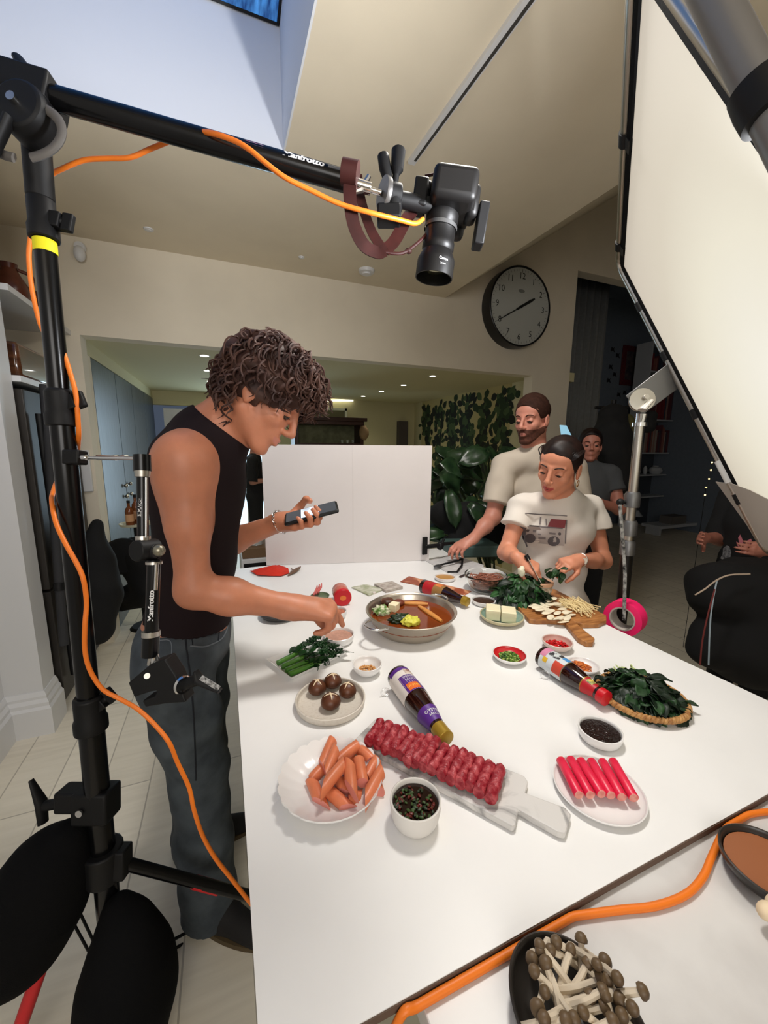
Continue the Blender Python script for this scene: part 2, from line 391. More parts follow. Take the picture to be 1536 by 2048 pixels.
c = MB(); c.box((-1.13, -2, 0.93), (-1.095, 2.2, 0.96)); c.box((-1.13, -2, 0.90), (-1.11, 2.2, 0.93)); c.box((-1.13, 1.0, 0.3), (-1.118, 2.25, 0.33)); c.box((-1.13, 2.22, 0.33), (-1.118, 2.25, 0.82)); c.box((-1.13, 1.0, 0.82), (-1.118, 2.25, 0.85)); struct('trim_2', c, M_white, smooth=False)
# kitchen beyond
CXL = -0.88; FY = 6.6; KX = 3.25
c = MB(); c.box((-1.3, YB+0.13, KZ), (KX+0.6, FY+0.3, KZ+0.1)); struct('ceiling_kitchen', c, M_kwall, smooth=False)
c = MB(); c.box((0.62, FY, 0), (KX, FY+0.1, KZ)); c.box((-1.3, FY, H+0.55), (0.62, FY+0.1, KZ)); struct('wall_far', c, M_kwall, smooth=False)
c = MB(); c.box((KX, YB+0.13, 0), (KX+0.1, FY, KZ)); struct('wall_right_kitchen', c, M_kwall, smooth=False)
c = MB(); c.box((-1.6, YB+0.13, 0), (-1.5, FY+3, 2.4)); struct('wall_left_kitchen', c, M_kwall, smooth=False)
c = MB(); c.box((-1.5, YB+0.13, H+0.64), (CXL-0.005, FY, KZ)); struct('trim_3', c, M_kwall, smooth=False)
# room on the right behind the opening
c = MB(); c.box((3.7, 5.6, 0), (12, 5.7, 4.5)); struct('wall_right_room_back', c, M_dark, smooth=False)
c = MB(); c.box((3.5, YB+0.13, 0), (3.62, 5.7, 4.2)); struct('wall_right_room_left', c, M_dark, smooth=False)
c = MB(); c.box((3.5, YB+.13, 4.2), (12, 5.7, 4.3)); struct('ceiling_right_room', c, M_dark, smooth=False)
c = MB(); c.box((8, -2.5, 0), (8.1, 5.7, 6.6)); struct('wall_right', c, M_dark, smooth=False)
c = MB(); c.box((-3, -2.6, 0), (8, -2.5, 6.6)); struct('wall_front', c, M_wall, smooth=False)
# ================================================================ TABLE
M_board = mat('white_melamine_sheet', S(234, 233, 231), 0.42, var=0.015, scale=6)
M_edge = mat('raw_board_edge', S(96, 78, 66), 0.8)
M_marble = mat('pale_marble_worktop', S(196, 193, 190), 0.35, col2=S(212, 210, 207), scale=9, lo=0.3, hi=0.6)
M_isl = mat('island_cabinet_paint', S(176, 172, 150), 0.6)
M_metal = mat('brushed_silver', S(196, 192, 184), 0.28, 1.0)
M_chrome = mat('chrome', S(220, 220, 220), 0.12, 1.0)
M_grey = mat('grey_metal', S(120, 120, 120), 0.4, 0.8)
M_cloth_blk = mat('black_cordura', S(11, 11, 12), 0.95, bump=0.2, bscale=400, spec=0.15)
M_orange = mat('orange_rubber', S(236, 122, 32), 0.45)
M_red = mat('red_band', S(200, 22, 30), 0.5)
tt = thing('table_sheet', 'large white laminated sheet laid over the marble island as a shooting table', 'table', (0, 0.33, TZ))
c = MB(); c.box((0, 0.325, TZ-0.013), (1.262, 2.12, TZ)); c.build('tabletop', M_board, tt, smooth=False)
c = MB(); c.box((0.0, 0.3235, TZ-0.0125), (1.262, 0.325, TZ-0.0015)); c.build('board_edge', M_edge, tt, smooth=False)
isl = thing('kitchen_island', 'kitchen island with pale marble worktop under the white sheet', 'kitchen island', (0.6, 1.0, 0))
c = MB(); c.box((0.182, -0.55, TZ-0.05), (1.2, 2.0, TZ-0.0135)); c.build('worktop', M_marble, isl, smooth=False, bevel=0.002)
c = MB(); c.box((0.22, -0.5, 0.08), (1.16, 1.96, TZ-0.05)); c.box((0.26, -0.46, 0), (1.12, 1.92, 0.08)); c.build('cabinet_body', M_isl, isl, smooth=False)
leg = tag(MB().box((0.03, 2.0, 0), (0.075, 2.045, TZ-0.02)).box((0.03, 0.98, TZ-0.06), (0.075, 2.045, TZ-0.02)).build('trestle_support', M_isl, None, smooth=False), 'pale timber support under the left edge of the white sheet', 'support')

# foam board standing upright at the far end
fb = thing('foam_board', 'upright white foam board standing at the far end of the table', 'foam board', (0.6, 2.0, TZ))
P00 = T(533, 1131); P10 = T(858, 1121); P00.z = P10.z = TZ+0.001
P01 = aty(525, 887, P00.y); P11 = aty(867, 893, P10.y); zt = (P01.z+P11.z)/2; P01 = P00.copy(); P01.z = zt; P11 = P10.copy(); P11.z = zt
M_foam = mat('foam_board_paper', S(214, 208, 206), 0.8, var=0.02, scale=4)
dn = (P10-P00).normalized().cross(Vector((0, 0, 1)))*-0.01
c = MB(); c.prism([P00, P10, P11, P01], (0, 0, 0), dn); c.build('board', M_foam, fb, smooth=False)
mid = P00.lerp(P10, 0.52); 
c = MB(); c.prism([mid-dn*0.03, mid+Vector((0.0022, 0, 0))-dn*0.03, mid+Vector((0.0022, 0, zt-TZ))-dn*0.03, mid+Vector((0, 0, zt-TZ))-dn*0.03], (0, 0, 0), -dn*0.05)
c.build('crease_tape', mat('tape_white', S(206, 200, 198), 0.5), fb, smooth=False)
# spring clamp holding it
cl = thing('board_clamp', 'black plastic clamp gripping the lower right edge of the white foam board', 'clamp', T(870, 1125))
a = P10+Vector((-0.035, -0.012, 0.09)); 
c = MB(); c.obox(a, (0, -1, 0), (0.03, 0.10, 0.012), up=(0, 0, 1)); c.obox(a+Vector((0.05, 0, -0.005)), (1, 0, 0), (0.02, 0.02, 0.1), up=(0, 0, 1)); c.build('jaw', M_black, cl, bevel=0.003)
c = MB(); c.ell(a+Vector((0.1, 0.005, -0.01)), (0.022, 0.02, 0.024)); c.cyl(a+Vector((0.09, 0, -0.03)), a+Vector((0.12, 0, 0.03)), 0.008); c.cyl(a+Vector((0.1, 0, 0)), a+Vector((0.2, 0.02, -0.005)), 0.012, 0.008); c.build('knob', M_black, cl)

# ================================================================ LIGHTING PANEL
pA = Vector((1.46815, 1.21287, 0.69644+H)); pB = Vector((1.59684, 0.67583, -0.33005+H)); pT = Vector((0.74191, 0.64513, 0.90242+H)); pQ = pT+pB-pA
pu = (pB-pA).normalized(); pv = (pT-pA).normalized(); pn = Vector((-0.6298, 0.6530, -0.4206)).normalized()
def onpanel(px, py):
    r = ray(px, py); n = np.array(pn); t = (np.array(pA)-np.array([0, 0, H])) @ n/(r @ n); return _w(r*t)
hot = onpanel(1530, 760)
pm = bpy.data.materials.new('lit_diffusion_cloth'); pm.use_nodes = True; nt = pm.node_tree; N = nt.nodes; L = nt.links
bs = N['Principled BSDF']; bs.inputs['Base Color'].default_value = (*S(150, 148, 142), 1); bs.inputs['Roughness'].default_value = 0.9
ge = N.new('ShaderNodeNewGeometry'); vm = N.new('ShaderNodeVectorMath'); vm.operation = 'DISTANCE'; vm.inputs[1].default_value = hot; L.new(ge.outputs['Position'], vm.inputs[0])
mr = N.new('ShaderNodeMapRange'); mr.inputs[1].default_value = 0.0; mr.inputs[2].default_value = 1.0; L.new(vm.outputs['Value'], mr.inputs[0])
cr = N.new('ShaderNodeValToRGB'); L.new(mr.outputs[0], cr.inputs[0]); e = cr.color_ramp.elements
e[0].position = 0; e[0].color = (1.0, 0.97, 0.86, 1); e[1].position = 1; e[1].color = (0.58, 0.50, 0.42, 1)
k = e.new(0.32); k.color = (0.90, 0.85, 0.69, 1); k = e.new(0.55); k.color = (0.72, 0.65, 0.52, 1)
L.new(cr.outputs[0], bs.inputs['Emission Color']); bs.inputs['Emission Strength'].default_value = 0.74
sb = thing('lighting_panel', 'big square diffusion panel with silver tube frame leaning in over the right of the table', 'light panel', tuple(pA))
ins = 0.032
def PP(u, v, o=0.0): return pA+pu*u+pv*v+pn*o
LU = (pB-pA).length; LV = (pT-pA).length
def panel_grid(i, j):
    u = ins+i*(LU-2*ins); v = ins+j*(LV-2*ins); sag = 0.02*math.sin(PI*i)*math.sin(PI*j)
    if i > 0.8: sag -= 0.04*((i-0.8)/0.2)**2*math.sin(PI*min(1, j*1.1))
    return PP(u, v, -0.004-sag)
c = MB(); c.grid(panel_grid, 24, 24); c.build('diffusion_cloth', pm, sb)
def border(o, wd, th, m, nm):
    c = MB(); q = [PP(o, o), PP(LU-o, o), PP(LU-o, LV-o), PP(o, LV-o)]
    for a_, b_ in zip(q, q[1:]+q[:1]):
        c.obox((a_+b_)/2, (b_-a_), (wd, th, (b_-a_).length+wd), up=pn)
    return c.build(nm, m, sb, smooth=False)
border(0.026, 0.02, 0.006, M_cloth_blk, 'black_hem')
fl_p = [(1436, 962), (1470, 966), (1505, 978), (1560, 1005), (1600, 1110), (1548, 1112), (1524, 1092), (1500, 1050)]
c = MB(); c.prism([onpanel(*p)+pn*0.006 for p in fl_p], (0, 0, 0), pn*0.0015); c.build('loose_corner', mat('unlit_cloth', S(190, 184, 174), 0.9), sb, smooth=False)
rc = 0.05
q = []
for (u, v, du, dv) in ((0, 0, 1, 1), (LU, 0, -1, 1), (LU, LV, -1, -1), (0, LV, 1, -1)):
    cc = (u+du*rc, v+dv*rc); a0 = {(1, 1): PI, (-1, 1): 1.5*PI, (-1, -1): 0, (1, -1): 0.5*PI}[(du, dv)]
    for t in range(5):
        a_ = a0+t*PI/8; q.append(PP(cc[0]+rc*math.cos(a_), cc[1]+rc*math.sin(a_)))
q.append(q[0]); c = MB(); c.sweep(q, 0.0125, 12, caps=False); c.build('tube_frame', M_metal, sb)
for u, v in ((0.42, 0), (0.66, 0), (0.98, 0), (0.2, 0)):
    c = MB(); c.cyl(PP(u-0.018, v), PP(u+0.018, v), 0.0155, n=12); c.build('elastic_clip', M_black, sb)
for v in (0.12, 0.55):
    c = MB(); c.cyl(PP(0, v-0.02), PP(0, v+0.02), 0.016, n=12); c.obox(PP(0.02, v), pv, (0.03, 0.012, 0.04), up=pn); c.build('elastic_clip', M_black, sb)
c = MB(); c.cyl(PP(0.84, 0), PP(0.92, 0), 0.0165, n=12); c.build('sleeve', mat('white_plastic', S(215, 215, 212), 0.4), sb)
# plate bracket and stand
stt = thing('light_stand', 'silver and black light stand at the right table edge holding the panel', 'light stand', tuple(atz(1225, 1500, 0)))
top = atd(1284, 800, 1.46); bot = atd(1236, 1290, 1.60)
dirn = (bot-top).normalized()
def SP(t): return top+(bot-top)*t
foot = top+dirn*((top.z-0.03)/-dirn.z)
c = MB(); c.cyl(SP(0.09), SP(0.62), 0.0165, n=20); c.build('upper_tube', M_metal, stt)
c = MB(); c.cyl(SP(0.60), foot, 0.022, n=20); c.build('lower_tube', mat('dark_anodised_tube', S(38, 36, 34), 0.35, 0.7), stt)
for t in (0.385, 0.50, 0.58):
    c = MB(); c.lathe([(0.018, -0.03), (0.027, -0.028), (0.027, 0.02), (0.022, 0.03)], SP(t), tuple(-dirn), 20); c.build('collar', M_grey, stt)
cx = camv(1, 0, 0); cy = camv(0, 1, 0); cz = camv(0, 0, 1)
c = MB(); k_ = SP(0.395)-cx*0.045; c.cyl(SP(0.395), k_, 0.007); c.ell(k_, 0.014); c.build('locking_knob', M_black, stt)
c = MB(); c.lathe([(0.0, -0.012), (0.042, -0.012), (0.044, 0), (0.042, 0.006), (0.012, 0.010), (0, 0.010)], top, tuple(-cz+cx*-0.3), 28); c.build('grip_head', M_metal, stt)
c = MB(); hx = (cx*0.3+cy*-1).normalized(); c.sweep([top-cz*0.03+cy*0.045-cx*0.02, top-cz*0.03+cy*0.01+cx*0.015], [0.018, 0.012], 12, flat=0.5); c.cyl(top-cz*0.02-cy*0.005, top-cz*0.028-cy*0.005, 0.009); c.build('wing_handle', mat('cast_silver', S(205, 200, 190), 0.35, 0.6), stt)
c = MB(); c.cyl(top-dirn*0.0+cy*0.05, SP(0.1), 0.02, 0.016); c.cyl(SP(0.085), SP(0.10), 0.027); c.build('spigot', M_chrome, stt)
pl0 = atd(1372, 762, 1.40)
c = MB(); pd = (PP(0.50, 0.0)-top); c.obox(top+pd*0.5+cz*0.012, pd, (0.095, 0.005, pd.length+0.05), up=cz); c.build('bracket_plate', M_grey, stt, bevel=0.002)
for k in range(3):
    a_ = k*2*PI/3+0.5; e_ = Vector((math.cos(a_), math.sin(a_), 0)); c = MB(); c.sweep([foot+Vector((0, 0, 0.42)), foot+e_*0.42+Vector((0, 0, -0.01))], 0.012, 10); c.build('leg', M_black, stt)
c = MB(); c.sweep([atd(1240, 1010, 1.42), atd(1247, 1100, 1.44), atd(1250, 1150, 1.45), atd(1248, 1240, 1.46)], [0.006]*4, 8); c.build('bungee', mat('white_black_cord', S(180, 180, 176), 0.6, col2=S(20, 20, 20), scale=60), stt)
# gaffer tape hanging off the stand
tp = thing('tape_roll', 'bright pink roll of tape hanging on the light stand', 'tape', tuple(atd(1250, 1232, 1.50)))
tc_ = atd(1250, 1234, 1.50); ax = (cz*0.75+cx*0.9-cy*0.1).normalized()
c = MB(); c.lathe([(0.044, -0.03), (0.066, -0.03), (0.066, 0.03), (0.044, 0.03), (0.044, -0.03)], tc_, tuple(ax), 36); c.build('tape', mat('hot_pink_tape', S(255, 40, 110), 0.45, emit=S(255, 30, 90), es=0.0), tp)
c = MB(); c.lathe([(0.040, -0.031), (0.0445, -0.031), (0.0445, 0.031), (0.040, 0.031), (0.040, -0.031)], tc_, tuple(ax), 36); c.build('cardboard_core', mat('core_card', S(190, 180, 170), 0.8), tp)
# large near pole top right
np_ = thing('boom_pole', 'thick grey tube crossing the top right corner close to the camera', 'pole', tuple(atd(1480, 150, 0.5)))
a_ = atd(1370, -120, 0.52); b_ = atd(1640, 420, 0.46); d_ = (b_-a_).normalized()
c = MB(); c.sweep([a_-d_*0.25, a_+d_*((a_.z-0.01)/-d_.z)], 0.0225, 24); c.build('tube', mat('satin_grey_tube', S(128, 126, 124), 0.42, 0.5), np_)
m_ = a_.lerp(b_, 0.62); dd = (b_-a_).normalized(); c = MB(); c.lathe([(0.0225, -0.025), (0.03, -0.023), (0.031, 0.0), (0.03, 0.023), (0.0225, 0.025)], m_, tuple(dd), 28); c.build('collar', M_black, np_)

# ================================================================ CAMERA STAND ON THE LEFT
cs = thing('boom_stand', 'tall black combi stand with yellow tape on the left of the man', 'light stand', tuple(atz(245, 2040, 0)))
q0 = atd(66, 240, 0.78); q1 = atd(212, 1760, 0.99); ql = q1-q0
def QP(y): return q0+ql*((y-240)/1520.0)     # roughly by picture height, a point on the pole
def onpole(y):     # exact: point of the straight pole seen at height y
    lo, hi = -0.2, 1.6
    for _ in range(40):
        t = (lo+hi)/2; p = q0+ql*t; v = RM.T @ np.array([p.x, p.y, p.z-H]); yy = 1024+F*v[1]/v[2]
        if yy < y: lo = t
        else: hi = t
    return q0+ql*lo
def tube(y0, y1, r, m, nm, par=cs, n=20): 
    c = MB(); c.cyl(onpole(y0), onpole(y1), r, n=n); return c.build(nm, m, par)
M_bt = mat('black_gloss_tube', S(10, 10, 11), 0.22, 0.0, spec=0.35)
tube(270, 800, 0.0195, M_bt, 'upper_tube'); tube(790, 1400, 0.0225, M_bt, 'middle_tube'); tube(1390, 1880, 0.0265, M_bt, 'lower_tube')
M_bm = mat('black_casting', S(15, 15, 16), 0.55, spec=0.3)
t = tube(482, 507, 0.0203, mat('yellow_tape', S(232, 222, 20), 0.6), 'yellow_tape')
def collar(ya, yb, r, kx, ky):
    A_, B_ = onpole(ya), onpole(yb); c = MB(); d = (B_-A_); c.lathe([(r*0.8, 0), (r, 0.006), (r, d.length*0.6), (r*1.12, d.length*0.7), (r*1.12, d.length)], A_, tuple(d), 20)
    m_ = A_.lerp(B_, 0.5); D_ = (RM.T @ np.array([m_.x, m_.y, m_.z-H]))[2]; c.obox(m_.lerp(atd(kx, ky, D_), 0.35), (atd(kx, ky, D_)-m_), (0.022, 0.03, 0.05), up=cy); o = c.build('collar', M_bm, cs, bevel=0.002)
    k = MB(); e_ = atd(kx, ky, D_); k.cyl(m_, e_, 0.008); k.obox(e_+(e_-m_).normalized()*0.008, (e_-m_), (0.012, 0.036, 0.022), up=cx); k.build('tightening_knob', M_bm, cs, bevel=0.003)
collar(395, 480, 0.024, 128, 445); collar(778, 852, 0.0265, 152, 803)
collar(1390, 1460, 0.031, 215, 1395); 
# superclamp low on the pole with handle
pc = onpole(1605); D_ = 0.94
c = MB(); c.obox(pc-cx*0.005, cy, (0.085, 0.06, 0.075), up=cz); c.obox(pc-cx*0.062-cy*0.012, cx, (0.05, 0.05, 0.06), up=cz); c.build('clamp_body', M_bm, cs, bevel=0.006)
c = MB(); c.cyl(pc-cx*0.085, pc-cx*0.13+cy*0.008, 0.012); c.sweep([pc-cx*0.165-cy*0.055, pc-cx*0.14, pc-cx*0.135+cy*0.05], [0.006, 0.014, 0.012], 10, flat=0.6); c.build('clamp_handle', M_bm, cs)
c = MB(); c.cyl(pc-cz*0.034-cx*0.02, pc-cz*0.038-cx*0.02, 0.008); c.lathe([(0.017, -0.002), (0.02, 0), (0.017, 0.002)], pc-cx*0.092, tuple(cx), 16); c.build('bolt', M_chrome, cs)
# spider hub and legs
hb = onpole(1722)
c = MB(); c.cyl(onpole(1695), onpole(1752), 0.043); c.obox(hb+cx*0.035, cx, (0.07, 0.04, 0.05), up=cz); c.obox(hb-cx*0.035, cx, (0.07, 0.04, 0.05), up=cz); c.build('leg_hub', M_bm, cs, bevel=0.004)
l1 = atd(437, 1777, 1.10); l1b = atd(385, 1764, 1.07)
c = MB(); c.sweep([hb+cx*0.03, l1+(l1-hb)*0.35], 0.0145, 14); c.build('leg', M_bt, cs)
c = MB(); c.sweep([(hb+cx*.03).lerp(l1, .74), l1], 0.0160, 14); c.build('red_band', M_red, cs)
f2 = atz(-10, 2200, 0.02); s2 = atd(95, 1895, 0.93)
c = MB(); c.sweep([hb-cx*0.03, s2], 0.0145, 14); c.build('leg', M_bt, cs)
c = MB(); c.sweep([s2, f2], 0.0155, 14); c.build('red_band', M_red, cs)
for a_, b_, r_ in (((300, 1905, 1.15), (470, 1812, 1.45), .0045), ((305, 1922, 1.15), (470, 1830, 1.45), .0045), ((150, 1805, 1.05), (205, 1920, 1.1), .0035), ((138, 1830, 1.05), (195, 1935, 1.1), .0035), ((110, 2060, 1.1), (180, 1965, 1.15), .0045)): MB().sweep([atd(*a_), atd(*b_)], r_, 8).build('brace', M_bm, cs)
c = MB(); c.sweep([onpole(1870), onpole(2100)], 0.012, 12); c.build('centre_rod', M_bm, cs)
# sandbags
def bag(px, D_, nm, lab):
    f = Field(np.array(atd(*px[0][:2], D_))-0.5, np.array(atd(*px[0][:2], D_))+0.5, 0.008)
    for (x, y, r) in px[0:]:
        pass
    pts = [atd(x, y, D_) for x, y, r in px]
    for i in range(len(px)-1):
        f.cap(pts[i], pts[i+1], px[i][2]*D_/F, px[i+1][2]*D_/F, 0.05)
    o = f.build(nm, M_cloth_blk, None, smooth_it=2); return tag(o, lab, 'sandbag')
bag([(140, 1672, 30), (104, 1732, 66), (72, 1800, 82), (30, 1862, 90), (-60, 1900, 96)], 0.95, 'sandbag', 'black sandbag hanging on the left side of the stand base')
bag([(236, 1815, 24), (248, 1856, 42), (256, 1925, 70), (256, 1985, 80), (245, 2060, 84)], 0.98, 'sandbag', 'black sandbag hanging in front of the stand base')
# boom head
bh = thing('camera_boom', 'long black boom arm with maker lettering reaching right from the stand head', 'boom arm', tuple(atd(60, 230, 0.76)))
b0 = atd(-60, 148, 0.73); b1 = atd(706, 367, 0.82)
c = MB(); c.sweep([b0, b1], 0.0205, 24); c.build('tube', M_bt, bh)
bd = (b1-b0).normalized(); hc = atd(60, 235, 0.735)
c = MB(); c.obox(atd(60, 185, 0.75), bd, (0.05, 0.07, 0.10), up=cz); c.lathe([(0, -0.03), (0.042, -0.03), (0.046, -0.02), (0.046, 0.02), (0.042, 0.03), (0, 0.03)], hc, tuple(cz), 28); c.cyl(atd(70, 250, .77), onpole(400), 0.024); c.build('pivot_head', M_bm, bh, bevel=0.004)
c = MB()
for sx in (1, -1):
    arc = [hc+cx*(0.072*math.cos(a)*sx)+cy*(0.06+0.055*math.sin(a)*0.9-0.02)-cz*0.015 for a in np.linspace(-1.1, 1.35, 12)]
    c.sweep(arc, 0.0085, 10, flat=0.6, up=cz)
c.build('grip_ring', mat('worn_grey_handle', S(92, 88, 84), 0.6), bh)
c = MB(); c.cyl(hc-cz*0.03, hc-cz*0.04, 0.008); c.build('bolt', M_chrome, bh)
c = MB(); c.sweep([hc-cx*0.01+cy*0.03-cz*.03, hc-cx*0.028+cy*0.07-cz*.03, hc-cx*0.038+cy*0.102-cz*.03], [0.014, 0.013, 0.009], 12, flat=0.6); c.sweep([hc-cx*0.022-cy*0.11, hc+cx*0.004-cy*0.07, hc+cx*0.01-cy*0.02], [0.011, 0.018, 0.016], 12, flat=0.7); c.build('lever', M_bm, bh)
def text_along(par, nm, txt, size, p, xd, m, nrm=None, r=0.0205, axis=None, base=None, bold=1):
    """letters wrapped on a tube: p = point on the surface, xd = reading direction along the axis"""
    xd = Vector(xd).normalized(); base = Vector(base); n0 = (Vector(p)-base); n0 = (n0-xd*n0.dot(xd)).normalized(); t0 = n0.cross(xd)*-1
    t0 = xd.cross(n0)*-1
    # y direction around the tube
    yd = n0.cross(xd)
    s0 = (Vector(p)-base).dot(xd)
    def fn(x, y):
        a = y/r; return base+xd*(s0+x)+(n0*math.cos(a)+yd*math.sin(a))*(r+0.0003)
    c = MB(); text_on(c, txt, size, p, xd, yd, fn=fn, bold=bold); return c.build(nm, m, par, smooth=False)
M_letter = mat('white_print', S(225, 225, 225), 0.5)
mp_ = atd(606, 330, 0.78); base = b0+bd*((mp_-b0).dot(bd))
text_along(bh, 'maker_lettering', 'Manfrotto', 0.020, base-cz*0.0195-cy*0.006, bd, M_letter, base=base, r=0.0205, bold=3)
mp2_ = base+bd*0.068
c = MB(); 
for s_ in np.linspace(-0.018, 0.018, 8): pass
lab_ = MB(); n0 = (-cz*0.95-cy*0.3).normalized(); yy = n0.cross(bd)
lab_.grid(lambda i, j: mp2_+bd*(-0.018+0.036*i)+(n0*math.cos((j-.5)*0.45)+yy*math.sin((j-.5)*0.45))*0.0208, 3, 5); lab_.build('spec_label', mat('grey_label', S(96, 96, 96), 0.5), bh)
gl = atd(508, 308, 0.775); gb = b0+bd*((gl-b0).dot(bd)); lab_ = MB(); n0 = (-cz*0.8-cy*0.6).normalized(); yy = n0.cross(bd)
lab_.grid(lambda i, j: gb+bd*(-0.018+0.036*i)+(n0*math.cos((j-.5)*0.9)+yy*math.sin((j-.5)*0.9))*0.0208, 3, 7); lab_.build('pink_sticker', mat('pink_red_sticker', S(190, 60, 96), 0.5, col2=S(220, 200, 230), scale=120), bh)

# ---------------- overhead camera
ck = thing('photo_camera', 'black camera hanging lens down from the boom over the hotpot', 'camera', tuple(atd(900, 410, 0.87)))
cd = camv(-0.13, 0.975, 0.167); ch = (camv(1, 0.12, 0)-cd*camv(1, 0.12, 0).dot(cd)).normalized(); cw = cd.cross(ch)
CB = atd(900, 402, 0.87); M_cb = mat('camera_black', S(15, 14, 14), 0.45, spec=0.35)
def cp(a, b, w_): return CB+ch*a+cd*b+cw*w_
f = Field(np.array(CB)-0.13, np.array(CB)+0.13, 0.003)
def bx(f, lo, hi, rr):
    # rounded oriented block made of capsules
    for i in (0, 1):
        for j in (0, 1):
            a = (lo[0]+rr if i == 0 else hi[0]-rr); b = (lo[1]+rr if j == 0 else hi[1]-rr); f.cap(cp(a, b, lo[2]+rr), cp(a, b, hi[2]-rr), rr, rr, 0.0)
f2_ = MB()
f2_.obox(cp(0.0, -0.01, 0), cd, (0.098, 0.132, 0.055), up=cw.cross(cd)*1.0 if False else None)
f2_ = MB()
M4 = Matrix((ch, cd, cw)).transposed().to_4x4(); M4.translation = CB
f2_.box((-0.045, -0.036, -0.068), (0.05, 0.03, 0.068), 0, M4); b_ = f2_.build('body', M_cb, ck, bevel=0.014); b_.modifiers['b'].segments = 4
c = MB(); c.box((0.035, -0.03, -0.026), (0.062, 0.036, 0.026), 0, M4); c.build('viewfinder_hump', M_cb, ck, bevel=0.01)
c = MB(); c.box((-0.04, 0.0, -0.072), (0.045, 0.05, -0.04), 0, M4); c.build('hand_grip', M_cb, ck, bevel=0.012)
c = MB(); c.box((-0.01, -0.0375, -0.0685), (0.03, -0.005, -0.0695), 0, M4); c.build('card_door', M_black, ck, bevel=0.001)
c = MB(); c.cyl(cp(-0.0, -0.036, -0.02), cp(0, -0.05, -0.02), 0.012); c.cyl(cp(0.052, 0.0, -0.05), cp(0.066, 0, -0.05), 0.013); c.box((-0.03, -0.045, -0.03), (0.03, -0.034, 0.03), 0, M4); c.build('eyecup', M_black, ck, bevel=0.002)
c = MB(); c.lathe([(0.034, 0.02), (0.036, 0.03), (0.036, 0.045), (0.0335, 0.05), (0.0335, 0.085), (0.0355, 0.088), (0.0355, 0.10), (0.033, 0.105), (0.041, 0.122), (0.042, 0.128), (0.042, 0.16), (0.0395, 0.16), (0.037, 0.13), (0, 0.128)], CB+ch*-0.012, tuple(cd), 40); c.build('lens_barrel', M_cb, ck)
c = MB(); c.ell(CB+ch*-0.012+cd*0.135, (0.036, 0.036, 0.036), M=Matrix((ch, cw, cd)).transposed() @ Matrix.Diagonal((1, 1, 0.3))); c.build('front_glass', mat('coated_glass', S(120, 120, 90), 0.05, 0.9), ck)
c = MB(); c.lathe([(0.0362, 0.0), (0.0364, 0.008)], CB+ch*-0.012+cd*0.053, tuple(cd), 40); c.build('lens_ring', mat('grey_ring', S(90, 90, 90), 0.4, 0.6), ck)
c = MB(); 
for i_, (tx, sz, yy_) in enumerate((('Canon', 0.008, 0.133), ('24-105', 0.0045, 0.143))):
    V, Fs = text_mesh(tx, sz); cc = CB+ch*-0.012+cd*yy_; n0 = (-cz+cx*0.35); n0 = (n0-cd*n0.dot(cd)).normalized(); xd = n0.cross(cd)*-1
    xd = cd.cross(n0)*-1
    c.add([cc+(n0*math.cos(v.x/0.042)+ (cx-cd*cx.dot(cd)-n0*cx.dot(n0)).normalized()*math.sin(v.x/0.042))*0.0424-cd*v.y for v in V], Fs)
c.build('lens_lettering', M_letter, ck, smooth=False)
c = MB(); c.box((0.058, 0.005, -0.015), (0.066, 0.02, 0.015), 0, M4); c.box((0.064, 0.0, -0.02), (0.086, 0.085, 0.02), 0, M4); c.build('wireless_trigger', M_black, ck, bevel=0.003)
# tripod head between boom and camera
hd = thing('tripod_head', 'black three-way head with two handles joining the camera to the boom', 'tripod head', tuple(atd(770, 385, 0.84)))
hk = atd(768, 386, 0.83)
c = MB(); c.cyl(b1-bd*0.01, atd(742, 378, 0.825), 0.012); c.cyl(atd(735, 378, 0.825), atd(762, 386, 0.83), 0.006); c.build('spigot', M_chrome, hd)
c = MB(); c.lathe([(0.0, -0.004), (0.03, -0.004), (0.031, 0), (0.03, 0.006), (0, 0.006)], hk, tuple((cx+cz*0.5)), 28); c.build('base_disc', mat('worn_disc', S(110, 108, 106), 0.35, 0.7), hd)
c = MB(); c.sweep([atd(705, 385, 0.82), atd(722, 380, 0.82), atd(738, 352, 0.82)], [0.004, 0.007, 0.005], 8); c.build('wing_screw', M_metal, hd)
c = MB(); c.cyl(atd(772, 385, .83), atd(800, 392, 0.84), 0.022); c.cyl(atd(785, 370, .83), atd(790, 425, .84), 0.016); c.cyl(atd(795, 398, .84), atd(862, 412, .86), 0.016); c.obox(atd(840, 395, .86), ch, (0.06, 0.045, 0.03), up=cz); c.obox(atd(848, 378, 0.86), ch, (0.02, 0.03, 0.03), up=cz); c.obox(atd(778, 432, .84), cx, (0.03, 0.04, 0.05), up=cz); c.build('head_body', M_bm, hd, bevel=0.004)
c = MB(); c.sweep([atd(784, 405, .84), atd(776, 360, .835), atd(770, 335, .83), atd(766, 312, .83), atd(765, 309, .83)], [0.006, 0.010, 0.013, 0.012, 0.008], 14); c.build('handle', M_bm, hd)
c = MB(); c.sweep([atd(788, 385, .84), atd(792, 350, .835), atd(794, 340, .83), atd(797, 302, .83), atd(797, 298, .83)], [0.006, 0.007, 0.013, 0.015, 0.010], 14); c.build('handle', M_bm, hd)
M_lea = mat('oxblood_leather', S(52, 20, 17), 0.6, var=0.2, scale=30, spec=0.3)
sp_ = thing('camera_strap', 'dark red leather camera strap looped over the boom end', 'strap', tuple(atd(750, 450, 0.83)))
